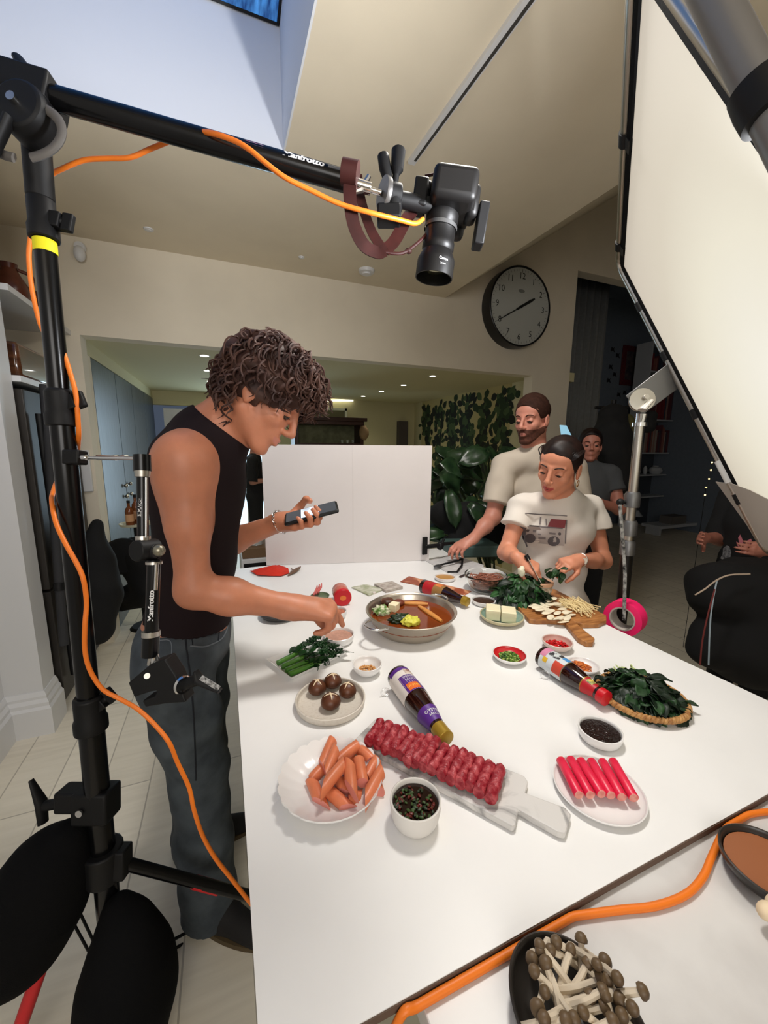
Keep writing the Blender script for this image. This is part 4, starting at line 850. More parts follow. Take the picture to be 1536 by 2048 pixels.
# -- hotpot
hp = thing('hotpot', 'wide stainless steel hotpot filled with broth, tofu and greens', 'pot', (0.583, 1.181, TZ)); M_steel = mat('hammered_steel', S(196, 186, 172), 0.3, 0.9, bump=0.15, bscale=60)
R_ = 0.160
MB().lathe([(0, 0), (0.108, 0), (0.120, 0.004), (0.138, 0.03), (0.152, 0.062), (R_-0.003, 0.068), (R_, 0.072), (R_-0.002, 0.0735), (R_-0.010, 0.070), (0.148, 0.064), (0.134, 0.031), (0.116, 0.006), (0, 0.005)], (0.583, 1.181, TZ), n=64).build('pot_body', M_steel, hp, ang=60)
for (px1, px2, sgn) in (((770, 1222), (765, 1247), -1), ((897, 1203), (915, 1222), 1)):
    cc = Vector((0.583, 1.181, TZ+0.062)); a0 = {-1: PI+0.35, 1: 0.45}[sgn]; q = []
    for s_ in np.linspace(-1, 1, 11):
        a = a0+s_*0.27; rr = 0.153+0.045*(1-abs(s_)**3); q.append(cc+Vector((math.cos(a)*rr, math.sin(a)*rr, 0.004*(1-s_*s_))))
    MB().sweep(q, 0.0035, 10).build('handle', M_chrome, hp)
disc_food('broth', 'brown broth filling the steel hotpot', 0.583, 1.181, 0.143, TZ+0.050, mat('brown_broth', S(118, 52, 18), 0.06, var=0.15, scale=12), 'broth', thick=0.012)
def chunk(name, label, cat, px, py, r, m, seed, fl=(1, 1, 0.7), am=0.25, zz=0.052, sc=60, kind=None):
    p = T(px, py, zz+0.006); c = MB(); c.ell(p, (r*fl[0], r*fl[1], r*fl[2]), 24, 16, noisef=lambda q: am*noise.noise(q*sc+Vector((seed*3.1, 0, 0)))); return tag(c.build(name, m, None, ang=70), label, cat, kind=kind)
M_tofu = mat('tofu', S(236, 226, 190), 0.5, sss=0.1)
def block(name, label, p, size, rz, m, cat, group=None, bev=0.002):
    M = Matrix.Rotation(rz, 4, 'Z'); M.translation = p; o = MB().box((-size[0]/2, -size[1]/2, 0), (size[0]/2, size[1]/2, size[2]), 0, M).build(name, m, None, bevel=bev); return tag(o, label, cat, group)
block('tofu_piece', 'white tofu piece standing in the hotpot', T(788, 1222, .046), (0.036, 0.030, 0.030), 0.7, M_tofu, 'tofu')
chunk('cabbage_piece', 'yellow cabbage heart floating at the front of the hotpot', 'cabbage', 822, 1243, 0.030, mat('cabbage_yellow', S(226, 218, 92), 0.5, col2=S(200, 200, 60), scale=80, bump=0.6), 3, am=0.5, sc=110, fl=(1, 0.8, 0.6))
M_kale = mat('cooked_greens', S(24, 52, 20), 0.4, col2=S(12, 30, 12), scale=60)
chunk('spring_greens', 'dark cooked greens between the tofu and cabbage in the hotpot', 'greens', 798, 1238, 0.030, M_kale, 5, am=0.6, sc=120, fl=(1.1, 0.7, 0.55), kind='stuff')
chunk('spring_onions', 'chopped green onion heap at the left of the hotpot', 'onion', 763, 1222, 0.030, mat('spring_onion', S(92, 128, 52), 0.5, col2=S(216, 214, 184), scale=70, lo=0.42, hi=0.58), 6, am=0.5, sc=120, fl=(1, 0.9, 0.6), kind='stuff')
chunk('shiitake_mushroom', 'dark mushroom cap at the back left of the hotpot', 'mushroom', 775, 1203, 0.026, M_shi, 7, am=0.1, fl=(1, 1, 0.55)); chunk('shiitake_mushroom', 'reddish mushroom cap beside the tofu in the hotpot', 'mushroom', 797, 1205, 0.022, mat('red_brown_cap', S(110, 52, 34), 0.4), 8, am=0.1, fl=(1, 1, 0.55))
M_car = mat('fried_tofu_stick', S(206, 138, 66), 0.5, var=0.12, scale=60)
for (a, b, lb) in (((808, 1206), (856, 1208), 'golden stick floating at the back of the hotpot'), ((838, 1212), (884, 1243), 'long golden stick floating on the right side of the hotpot')):
    A_, B_ = T(*a, .053), T(*b, .053); c = MB(); q = [A_.lerp(B_, s_) for s_ in np.linspace(0, 1, 8)]; c.sweep(q, [.006, .009, .010, .0105, .0105, .010, .009, .006], 14, flat=0.7); tag(c.build('vegetable_stick', M_car, None), lb, 'stick')
dv = [T(805, 1203, .060), T(828, 1218, .060), T(840, 1240, .060), T(852, 1252, .060)]
c = MB(); 
for a, b in zip(dv, dv[1:]): c.obox((a+b)/2-Vector((0, 0, .02)), (b-a), (0.002, 0.05, (b-a).length), up=(0, 0, 1))
# -- tofu plate
M_teal = mat('teal_glaze', S(120, 150, 140), 0.25, col2=S(146, 168, 152), scale=40)
dish('glazed_plate', 'small teal glazed plate holding two blocks of tofu', 0.928, 1.119, 0.080, 0.022, mat('sand_glaze', S(186, 176, 140), 0.5), 0.6, 0.005, cat='plate', inner=M_teal)
pt = Vector((0.925, 1.122, TZ+0.006)); dx = (T(1022, 1240, .02)-T(990, 1235, .02)).normalized(); ra = math.atan2(dx.y, dx.x)+0.12
block('tofu_block', 'left block of pale tofu on the teal plate', pt-dx*0.028+Vector((0, 0.0, 0)), (0.052, 0.066, 0.040), ra, M_tofu, 'tofu', 'tofu blocks on the teal plate', 0.003); block('tofu_block', 'right block of pale tofu on the teal plate', pt+dx*0.027, (0.052, 0.066, 0.040), ra, M_tofu, 'tofu', 'tofu blocks on the teal plate', 0.003)
# -- sauces at the back
M_osauce = mat('dark_sauce', S(34, 18, 12), 0.2, var=0.3, scale=90, bump=0.5, bscale=200)
dish('sauce_dish', 'small white dish of brown sauce between soy bottle cap and tofu plate', 0.958, 1.272, 0.048, 0.018, M_por, 0.75, 0.0035, wall=0.2); disc_food('peppery_sauce', 'brown peppery sauce in the dish behind the tofu plate', 0.958, 1.272, 0.042, TZ+0.013, mat('pepper_sauce', S(72, 44, 26), 0.3, col2=S(40, 22, 14), scale=120), 'sauce')
dish('sauce_dish', 'small white dish of golden sauce by the recipe sheets at the back', 0.96, 1.583, 0.050, 0.018, M_por, 0.75, 0.0035, wall=0.2); disc_food('golden_sauce', 'golden sauce in the small dish at the back', 0.96, 1.583, 0.044, TZ+0.013, mat('gold_sauce', S(190, 140, 80), 0.3), 'sauce')
dish('oval_dish', 'oval white dish of black bean sauce in front of the basket', 0.74, 0.544, 0.045, 0.024, M_por, 0.78, 0.0035, cat='dish', wall=0.2); disc_food('black_bean_sauce', 'glossy black bean sauce in the oval white dish', 0.74, 0.544, 0.0395, TZ+0.019, mat('bean_sauce', S(26, 10, 8), 0.12, bump=0.9, bscale=150), 'sauce', 0.001)
dish('little_dish', 'little dish with red inside heaped with chopped spring onion', 0.771, 0.884, 0.050, 0.02, M_por, 0.45, 0.003, inner=mat('red_glaze', S(196, 34, 38), 0.25), cat='dish')
crumbs('chopped_spring_onion', 'chopped spring onion in the red lined dish', 0.771, 0.884, 0.030, TZ+0.006, [mat('onion_green', S(92, 130, 44), 0.5), mat('onion_light', S(150, 176, 92), 0.5), mat('onion_dark', S(52, 92, 30), 0.5)], 'onion', 220, 0.0035, 0.014, 1.4, 3)
dish('little_dish', 'pale pinkish dish of chopped red chilli behind the red capped bottle', 0.961, 0.885, 0.047, 0.025, mat('pink_stone', S(214, 196, 186), 0.4), 0.5, 0.004, cat='dish', inner=mat('pink_in', S(196, 150, 138), 0.4))
crumbs('chopped_chilli', 'chopped red chilli in the pinkish dish', 0.961, 0.885, 0.032, TZ+0.008, [mat('chilli_red', S(206, 24, 26), 0.25), mat('chilli_dark', S(170, 14, 18), 0.25)], 'chilli', 150, 0.0042, 0.011, 1.3, 4)
dish('little_dish', 'petal edged white dish of fried shallots left of the basket', 0.935, 0.762, 0.043, 0.017, M_por, 0.5, 0.003, cat='dish', n=16)
crumbs('fried_shallots', 'crisp orange fried shallots in the petal edged dish', 0.925, 0.764, 0.030, TZ+0.006, [mat('shallot', S(206, 112, 44), 0.5), mat('shallot_dark', S(170, 80, 30), 0.5)], 'shallots', 130, 0.003, 0.012, 2.4, 5)
dish('sauce_dish', 'white dish of pinkish sauce under the pointing fingertip', 0.32, 1.179, 0.050, 0.028, M_por, 0.72, 0.0035, wall=0.2); disc_food('sesame_sauce', 'pinkish brown sauce under the pointing finger', 0.32, 1.179, 0.0445, TZ+0.019, mat('pink_sauce', S(186, 138, 118), 0.4, var=0.12, scale=90), 'sauce')
dish('sauce_dish', 'white dish of red sauce behind the pointing hand', 0.358, 1.363, 0.042, 0.028, M_por, 0.72, 0.0035, wall=0.2); disc_food('chilli_sauce', 'red brown sauce in the dish behind the pointing hand', 0.358, 1.363, 0.037, TZ+0.020, mat('red_sauce', S(160, 72, 52), 0.3, col2=S(196, 120, 90), scale=60), 'sauce')
q = T(552, 1240, 0.0); dish('dark_plate', 'dark plate hidden behind the forearm of the pointing man', q.x+0.02, q.y+0.03, 0.075, 0.02, mat('charcoal_glaze', S(44, 42, 42), 0.4), 0.7, 0.004, cat='plate')
q = T(640, 1196, 0.0); dish('green_dish', 'little green dish with pink radish sticks behind the hand', q.x, q.y, 0.040, 0.012, mat('green_glaze', S(96, 112, 84), 0.3), 0.7, 0.003, cat='dish')
for i in range(3):
    c = MB(); a = q+Vector((-0.03+0.012*i, -0.01+0.01*i, 0.02)); c.sweep([a, a+Vector((0.02, 0.03, 0.012)), a+Vector((0.028, 0.05, 0.022))], [0.004, 0.005, 0.002], 8); tag(c.build('radish_stick', mat('radish_pink', S(196, 96, 92), 0.4), None), 'pink radish stick on the little green dish', 'radish', 'radish sticks on the green dish')
# -- choy sum on rectangular tray
a, b, c_, d_ = p5(105, 725, .016), p5(500, 555, .016), p5(665, 672, .016), p5(272, 855, .016)
b = a+(c_-d_); cen = (a+b+c_+d_)/4; c = MB()
def sc_(p, k, z): q = cen+(p-cen)*k; return Vector((q.x, q.y, z))
Q4 = [a, b, c_, d_]; rg = [[sc_(p, .84, TZ) for p in Q4], [sc_(p, 1.0, TZ+.015) for p in Q4], [sc_(p, 0.975, TZ+.0155) for p in Q4], [sc_(p, .84, TZ+.004) for p in Q4]]
v = [p for r in rg for p in r]; c.add(v, [(i*4+j, i*4+(j+1) % 4, (i+1)*4+(j+1) % 4, (i+1)*4+j) for i in range(3) for j in range(4)]+[(3, 2, 1, 0), (12, 13, 14, 15)]); tag(c.build('rectangular_tray', M_por, None, bevel=0.0015, smooth=False), 'narrow rectangular white tray holding green broccoli stems', 'tray')
M_stem = mat('green_stem', S(84, 132, 50), 0.32, col2=S(52, 104, 34), scale=30); M_leaf = mat('dark_leaf', S(22, 62, 24), 0.42, col2=S(12, 38, 16), scale=40)
def leaf(mb, p, d, up, Lg, W, curl=0.5, mi=0, tw=0.0, nu=6, cup=0.25):
    x, y, _ = basis(d, up); d = Vector(d).normalized(); pos = Vector(p); dr = d.copy(); v = []; st = Lg/(nu-1); n_ = y.copy()
    for i in range(nu):
        s_ = i/(nu-1); w_ = W*math.sin(PI*min(1, s_*0.9+0.08))**0.7*(1 if i < nu-1 else 0.05)
        for j in (-1, -0.5, 0, 0.5, 1): v.append(pos+x*(w_*j)+n_*(cup*w_*(abs(j)**1.5)+0.12*W*math.sin(s_*9+j*3)))
        ax = x; R = Matrix.Rotation(curl/(nu-1), 3, ax); dr = R @ dr; n_ = R @ n_; R2 = Matrix.Rotation(tw/(nu-1), 3, dr); x = R2 @ x; n_ = R2 @ n_; pos = pos+dr*st
    mb.add(v, [(i*5+j, (i+1)*5+j, (i+1)*5+j+1, i*5+j+1) for i in range(nu-1) for j in range(4)], mi)
rr = random.Random(5)
e0 = [p5(185, 745, .02), p5(215, 770, .02), p5(240, 795, .02), p5(262, 818, .02)]
tips = [p5(440, 600, .03), p5(490, 630, .03), p5(540, 655, .028), p5(590, 690, .022)]
for i, (A_, B_) in enumerate(zip(e0, tips)):
    t = thing('broccoli_stem', ['farthest green broccoli stem on the white tray', 'second green broccoli stem from the back of the tray', 'third green broccoli stem from the back of the tray', 'nearest green broccoli stem at the front of the tray'][i], 'broccoli', tuple(A_), 'green stems on the white tray')
    M_ = A_.lerp(B_, 0.62); A_.z = TZ+.015; M_.z = TZ+.017
    MB().sweep([A_, A_.lerp(M_, .5), M_], [0.0082, 0.0078, 0.006], 12).build('stem', M_stem, t)
    c = MB()
    for k in range(26):
        s_ = rr.uniform(0.35, 1.02); p = A_.lerp(B_, s_)+Vector((rr.uniform(-.008, .008), rr.uniform(-.008, .008), rr.uniform(0, .007))); dd = (B_-A_).normalized()*1.2+Vector((rr.uniform(-.7, .7), rr.uniform(-.7, .7), rr.uniform(-.1, .3))); leaf(c, p, dd, (0, 0, 1), rr.uniform(.02, .04), rr.uniform(.006, .010), rr.uniform(-.5, 2.0), 0, rr.uniform(-1, 1))
    for k in range(40): p = A_.lerp(B_, rr.uniform(0.8, 1.05))+Vector((rr.uniform(-.010, .010), rr.uniform(-.010, .010), rr.uniform(0.002, .014))); c.ell(p, 0.0036, 6, 4)
    c.build('leaves', M_leaf, t, ang=80)
# -- crab sticks
dish('oval_plate', 'oval white plate with six pink crab sticks', 0.618, 0.446, 0.079, 0.011, M_por, 0.7, 0.003, cat='plate')
M_crab = mat('crab_red', S(222, 26, 66), 0.35, col2=S(240, 70, 100), scale=14, stretch=(1, 1, 1), lo=0.5, hi=0.8); M_crabw = mat('crab_white', S(226, 160, 146), 0.5, col2=S(210, 120, 110), scale=100)
cu_ = [(430, 852), (482, 848), (536, 855), (592, 858), (652, 860), (708, 858)]; cl_ = [(528, 1040), (588, 1040), (648, 1036), (698, 1042), (756, 1052), (820, 1056)]
for i, (a, b) in enumerate(zip(cu_, cl_)):
    A_, B_ = p8(*a, .020), p8(*b, .020); t = thing('crab_stick', ['leftmost crab stick on the oval plate', 'second crab stick from the left on the oval plate', 'third crab stick from the left with a ringed end', 'fourth crab stick from the left on the oval plate', 'fifth crab stick from the left on the oval plate', 'rightmost crab stick on the oval plate'][i], 'crab stick', tuple(A_), 'crab sticks on the oval plate')
    d = (B_-A_).normalized(); MB().sweep([A_, A_+d*0.001, A_.lerp(B_, .5), B_-d*0.001, B_], [0.0085, 0.0092, 0.0092, 0.0092, 0.0085], 18, up=(0, 0, 1), flat=0.85).build('red_skin', M_crab, t)
    MB().cyl(B_-d*0.001, B_+d*0.0006, 0.0078, n=16).build('cut_end', M_crabw, t); MB().cyl(A_+d*0.001, A_-d*0.0006, 0.0078, n=16).build('cut_end', M_crabw, t)
# -- basket with spinach
bk = thing('wicker_basket', 'shallow round wicker basket piled with dark spinach', 'basket', (0.955, 0.602, TZ)); M_wick = mat('wicker', S(196, 150, 90), 0.6, col2=S(150, 100, 52), scale=60)
MB().lathe([(0, 0.002), (0.075, 0.002), (0.094, 0.014), (0.090, 0.016), (0.073, 0.006), (0, 0.006)], (0.955, 0.602, TZ), n=48).build('base', M_wick, bk)
c = MB()
for ph in (0, PI):
    q = [Vector((0.955, 0.602, TZ+.016))+Vector((math.cos(a), math.sin(a), 0))*(0.096+0.0035*math.cos(a*34+ph))+Vector((0, 0, 0.0035*math.sin(a*34+ph))) for a in np.linspace(0, 2*PI, 240)]; c.sweep(q, 0.0048, 8, caps=False)
c.build('woven_rim', M_wick, bk)
def pile(name, label, cat, pts, n, Lr, Wr, m, seed, curl=(0.3, 2.5), zr=(0.01, 0.05), up=0.3):
    R = random.Random(seed); c = MB()
    for i in range(n):
        while True:
            u_, v_ = R.uniform(-1, 1), R.uniform(-1, 1)
            if u_*u_+v_*v_ < 1: break
        (cx_, cy_, rx, ry, rot) = pts; X = u_*rx; Y = v_*ry; q = Vector((cx_+X*math.cos(rot)-Y*math.sin(rot), cy_+X*math.sin(rot)+Y*math.cos(rot), TZ)); dome = 1-(u_*u_+v_*v_); q.z += zr[0]+(zr[1]-zr[0])*dome*R.uniform(0.3, 1)
        a = math.atan2(v_, u_)+rot+R.uniform(-1.2, 1.2); leaf(c, q, (math.cos(a), math.sin(a), R.uniform(-0.2, up)), (R.uniform(-.4, .4), R.uniform(-.4, .4), 1), R.uniform(*Lr), R.uniform(*Wr), R.uniform(*curl), R.randrange(len(m)), R.uniform(-1, 1))
    return tag(c.build(name, m, None, ang=80, solid=0.0006), label, cat, kind='stuff')
M_sp = mat('spinach', S(18, 48, 20), 0.5, col2=S(36, 74, 32), scale=30, lo=0.4, hi=0.7); M_sp2 = mat('spinach_dark', S(14, 32, 16), 0.5); M_sps = mat('spinach_stem', S(190, 206, 140), 0.5)
pile('spinach_leaves', 'heap of dark green spinach leaves in the wicker basket', 'spinach', (0.952, 0.606, 0.076, 0.084, 0.4), 230, (.034, .050), (.011, .017), [M_sp, M_sp2], 11, zr=(.016, .070))
c = MB()
for i in range(7):
    a = T(1232+i*7, 1345+rr.uniform(-2, 6), .03); c.sweep(bez([a+Vector((0, -.02, .0)), a+Vector((0.0, 0.0, .010)), a+Vector((rr.uniform(-.01, .02), rr.uniform(.01, .02), .01)), a+Vector((rr.uniform(0, .03), rr.uniform(.01, .03), -.004))], 4), 0.0018, 6)
tag(c.build('white_spinach_roots', M_sps, None), 'pale curled root ends behind the spinach heap', 'spinach', kind='stuff')
# -- wooden paddle boards with greens and mushrooms
M_wood = mat('acacia_wood', S(180, 122, 68), 0.45, col2=S(138, 86, 44), scale=16, stretch=(1, 5, 1)); M_wood2 = mat('pale_oak', S(196, 146, 92), 0.5, col2=S(176, 122, 70), scale=16, stretch=(5, 1, 1))
def pboard(name, pts, h, m, label, cat='board', z=TZ, bev=0.004):
    P_ = [T(x, y, h+(z-TZ)) for x, y in pts]; c = MB(); c.prism(P_, (0, 0, 0), (0, 0, -h)); return tag(c.build(name, m, None, bevel=bev, smooth=False), label, cat)
pboard('chopping_board', [(1005, 1180), (1020, 1170), (1110, 1178), (1213, 1230), (1213, 1240), (1197, 1247), (1166, 1248), (1150, 1243), (1172, 1262), (1190, 1276), (1186, 1284), (1172, 1284), (1156, 1276), (1128, 1242), (1100, 1240), (1072, 1240), (1058, 1238)], 0.018, M_wood, 'wooden paddle board with handle carrying greens and sliced mushrooms')
pile('leafy_greens', 'heap of dark leafy greens on the wooden board before the woman', 'greens', (1.125, 1.235, 0.095, 0.075, 0.2), 190, (.045, .075), (.012, .020), [M_sp, M_sp2, mat('mid_leaf', S(40, 84, 40), 0.45)], 12, zr=(.03, .125))
M_king = mat('king_oyster_slice', S(232, 220, 192), 0.55, var=0.06, scale=50)
R = random.Random(21)
kp = [(660, 420), (715, 445), (755, 440), (805, 440), (870, 445), (900, 480), (770, 530), (830, 545), (870, 550), (920, 505), (655, 440), (690, 480), (690, 400), (720, 420), (760, 400), (790, 395), (820, 410), (840, 430), (640, 445), (665, 465), (700, 470), (735, 460), (770, 480), (740, 505), (790, 530), (825, 490), (860, 470), (890, 500), (850, 520), (900, 530), (700, 440), (780, 440)]
for i, (x, y) in enumerate(kp):
    p = p6(x, y, .02); p.z = TZ+.020+0.004*(i % 4); a = R.uniform(-0.6, 0.5); c = MB(); M = Matrix.Rotation(a, 3, 'Z') @ Matrix.Rotation(R.uniform(-.25, .25), 3, 'X')
    c.ell(p, (R.uniform(.019, .026), .0115, .0024), 20, 8, M=M); o = c.build('mushroom_slice', M_king, None); tag(o, 'cream slice of king oyster mushroom on the wooden board', 'mushroom slice', 'mushroom slices on the wooden board')
c = MB(); ce = MB()
for i in range(130):
    a = p6(R.uniform(830, 1000), R.uniform(370, 430), .03); b = p6(R.uniform(980, 1130), R.uniform(430, 520), .02); a.z = TZ+R.uniform(.022, .045); b.z = TZ+R.uniform(.019, .03); b = a+(b-a).normalized()*R.uniform(.06, .09); b.z = max(b.z, TZ+.0195); m_ = a.lerp(b, .5)+Vector((R.uniform(-.006, .006), R.uniform(-.006, .006), .004)); c.sweep([a, m_, b], 0.0012, 5); c.ell(b, 0.0028, 6, 4)
tag(c.build('enoki_mushrooms', mat('enoki', S(236, 214, 160), 0.5), None), 'bundle of thin cream enoki mushrooms on the board right side', 'mushrooms', kind='stuff')
# cut white onion or leek piece held over the greens, knife in her right hand is built with her
tb_ = thing('plastic_tub', 'clear round tub with pinkish lid behind the wooden board', 'tub', (1.205, 1.22, TZ)); 
MB().lathe([(0, 0.001), (0.038, 0.001), (0.046, 0.075), (0.0445, 0.075), (0.037, 0.003), (0, 0.003)], (1.205, 1.22, TZ), n=32).build('tub', mat('milky_plastic', S(205, 196, 178), 0.25, trans=0.3), tb_); MB().lathe([(0, 0.086), (0.044, 0.086), (0.049, 0.084), (0.049, 0.072), (0.046, 0.072), (0, 0.075)], (1.205, 1.22, TZ), n=32).build('lid', mat('pink_lid', S(206, 160, 128), 0.4), tb_)
MB().lathe([(0.0445, 0.045), (0.0458, 0.066)], (1.205, 1.22, TZ), n=32).build('paper_label', mat('tub_label', S(222, 212, 196), 0.6, col2=S(150, 120, 90), scale=80), tb_)
# -- glass bowl with noodles
gb_ = dish('glass_bowl', 'clear glass bowl filled with soaking brown noodles', 1.06, 1.40, 0.094, 0.075, mat('clear_glass', (0.96, 0.98, 0.97), 0.02, trans=1.0, ior=1.45), 0.55, 0.004)
R = random.Random(31); c = MB()
for i in range(150):
    a0 = R.random()*6.28; r0 = R.uniform(.01, .07); zc = TZ+R.uniform(.018, .064); rm = 0.045+0.6*(zc-TZ-.015); ln = R.uniform(1.5, 4); q = []
    for s_ in np.linspace(0, 1, 12):
        a = a0+s_*ln; rr_ = min(rm, r0+0.02*math.sin(s_*5+i)); q.append(Vector((1.06+rr_*math.cos(a), 1.40+rr_*math.sin(a), zc+0.006*math.sin(s_*8+i))))
    c.sweep(q, 0.0024, 6)
tag(c.build('glass_noodles', mat('brown_noodles', S(150, 96, 78), 0.3, var=0.15, scale=50), None), 'tangle of brown noodles inside the glass bowl', 'noodles', kind='stuff')
# -- back left: red cloth, jar, packets, leaflet
c = MB(); pr_ = [p5(0, 150), p5(60, 178), p5(210, 180), p5(262, 160), p5(255, 128), p5(200, 110), p5(60, 130)]
cen = sum(pr_, Vector())/len(pr_)
def cloth(i, j):
    a = i*2*PI; k = a/(2*PI)*len(pr_); i0 = int(k) % len(pr_); e_ = pr_[i0].lerp(pr_[(i0+1) % len(pr_)], k-int(k)); p = cen.lerp(e_, j); p.z = TZ+0.004+0.030*(1-j)**1.2+0.010*abs(noise.noise(p*30)); return p
c.grid(cloth, 36, 10); tag(c.build('red_cloth', mat('red_cloth', S(206, 44, 24), 0.8, var=0.1), None, solid=0.002), 'crumpled orange red cloth at the far left corner of the table', 'cloth')
A_, B_ = p5(255, 170, .006), p5(340, 108, .014); c = MB(); c.sweep([A_, A_.lerp(B_, .4), A_.lerp(B_, .8), B_], [0.004, 0.016, 0.012, 0.001], 12, flat=0.2, up=(0, 0, 1)); c.sweep([B_-Vector((.05, .0, .008)), A_.lerp(B_, .5)], .003, 6); tag(c.build('serving_spoon', mat('spoon_bronze', S(120, 92, 70), 0.35, 0.6), None), 'small bronze spoon lying on the red cloth', 'spoon')
jr = thing('chilli_jar', 'glass jar with red lid lying on its side behind the pointing hand', 'jar', tuple(T(682, 1195)))
A_, B_ = T(686, 1196, .034), T(676, 1172, .034); d = (B_-A_).normalized(); Lj = 0.085
MB().lathe([(0, 0.016), (0.031, 0.016), (0.034, 0.024), (0.034, Lj), (0.030, Lj+.006), (0, Lj+.006)], A_, tuple(d), 28).build('jar_body', mat('jar_pink_label', S(206, 130, 110), 0.2, col2=S(180, 70, 50), scale=25), jr)
MB().lathe([(0, -0.001), (0.033, -0.001), (0.0355, 0.002), (0.0355, 0.016), (0.0, 0.016)], A_, tuple(d), 32).build('lid', M_rcap, jr); MB().lathe([(0, -0.0022), (0.013, -0.0022), (0.013, -0.001)], A_, tuple(d), 24, sx=1, sy=0.8).build('lid_print', mat('lid_print', S(224, 120, 50), 0.5), jr)
def flatpack(name, pts, h, m, label, cat, extra=None):
    P_ = [T(x, y, h) for x, y in pts]; c = MB(); c.prism(P_, (0, 0, 0), (0, 0, -h+0.0005)); return tag(c.build(name, m, None, bevel=0.001), label, cat)
flatpack('seasoning_packet', [(703, 1174), (732, 1168), (768, 1178), (738, 1190)], 0.006, mat('green_packet', S(150, 156, 120), 0.5, col2=S(206, 204, 190), scale=40), 'pale green seasoning packet lying left of its twin behind the hotpot', 'packet')
flatpack('seasoning_packet', [(748, 1167), (785, 1162), (806, 1173), (772, 1181)], 0.012, mat('grey_packet', S(150, 136, 126), 0.5, col2=S(196, 188, 178), scale=40), 'greyish seasoning packet overlapping the pale green one', 'packet')
for x, y, l_ in ((748, 1188, 'left'), (783, 1180, 'right')):
    block('folded_tag', 'small white folded paper under the %s packet' % l_, T(x, y), (0.014, 0.010, 0.010), 0.3, M_cream, 'paper')
flatpack('recipe_booklet', [(800, 1163), (818, 1152), (943, 1182), (930, 1190)], 0.003, mat('brown_booklet', S(150, 74, 48), 0.5, col2=S(214, 150, 110), scale=22, lo=0.5, hi=0.62), 'glossy brown food booklet under the soy sauce bottle', 'booklet')
flatpack('recipe_sheets', [(852, 1122), (905, 1108), (968, 1130), (962, 1150), (905, 1150)], 0.003, mat('paper_print', S(206, 202, 200), 0.7, col2=S(186, 184, 184), scale=30), 'loose printed sheets at the far right corner of the table', 'paper')
tg = thing('kitchen_tongs', 'dark grey tongs with pan shaped end lying on the printed sheets', 'tongs', tuple(T(895, 1130)))
c = MB(); c.ell(T(876, 1132, .016), (0.032, 0.018, 0.006), M=Matrix.Rotation(0.4, 3, 'Z')); c.build('spoon_end', mat('dark_grey_steel', S(70, 70, 72), 0.4, 0.4), tg)
c = MB(); c.sweep([T(880, 1130, .018), T(905, 1124, .02), T(925, 1118, .022)], [.005, .006, .007], 8); c.sweep([T(925, 1118, .022), T(924, 1130, .02), T(914, 1144, .008)], [.006, .005, .005], 8); c.build('arm', M_black, tg)
kn = thing('paring_knife', 'small dark knife lying beside the glass bowl', 'knife', tuple(T(928, 1150))); c = MB(); c.obox(T(928, 1150, .004), T(944, 1143, 0)-T(920, 1155, 0), (0.014, 0.002, 0.08), up=(0, 0, 1)); c.build('blade', mat('knife_blade', S(70, 70, 74), 0.3, 0.8), kn)
c = MB(); c.sweep([T(915, 1144, .006), T(895, 1144, .006)], .005, 8); c.build('handle', M_black, kn)
# -- dark bowl of brown beech mushrooms on the marble
MZ = TZ-0.013; bc = Vector((0.330, 0.232, MZ)); M_dk = mat('dark_stoneware', S(46, 42, 38), 0.35, var=0.15)
dish('dark_bowl', 'dark oval bowl of beech mushrooms on the marble at the bottom edge', bc.x, bc.y, 0.080, 0.030, M_dk, 0.6, 0.005, z=MZ, sx=0.86, sy=1.0)
M_bcap = mat('beech_cap', S(104, 84, 58), 0.5, col2=S(78, 60, 42), scale=30); M_bst = mat('beech_stem', S(206, 192, 170), 0.55, var=0.08, scale=30)
R = random.Random(9); bp = [(700, 600, 760, 780), (715, 740, 700, 690), (850, 540, 855, 620), (810, 590, 790, 680), (700, 575, 745, 640), (670, 620, 690, 560), (870, 640, 830, 700), (905, 640, 870, 600), (935, 630, 900, 610), (915, 700, 820, 720), (950, 700, 990, 740), (980, 690, 940, 660), (925, 740, 850, 770), (940, 760, 960, 820), (1070, 740, 1000, 750), (1035, 800, 990, 770), (680, 670, 720, 720), (690, 800, 700, 740), (715, 840, 760, 820), (820, 840, 760, 740), (930, 800, 850, 830), (1000, 830, 1040, 860), (790, 850, 740, 860), (740, 590, 790, 620), (990, 770, 930, 720), (880, 760, 820, 800), (760, 560, 800, 580), (860, 820, 900, 860), (720, 640, 740, 700), (960, 850, 900, 870)]
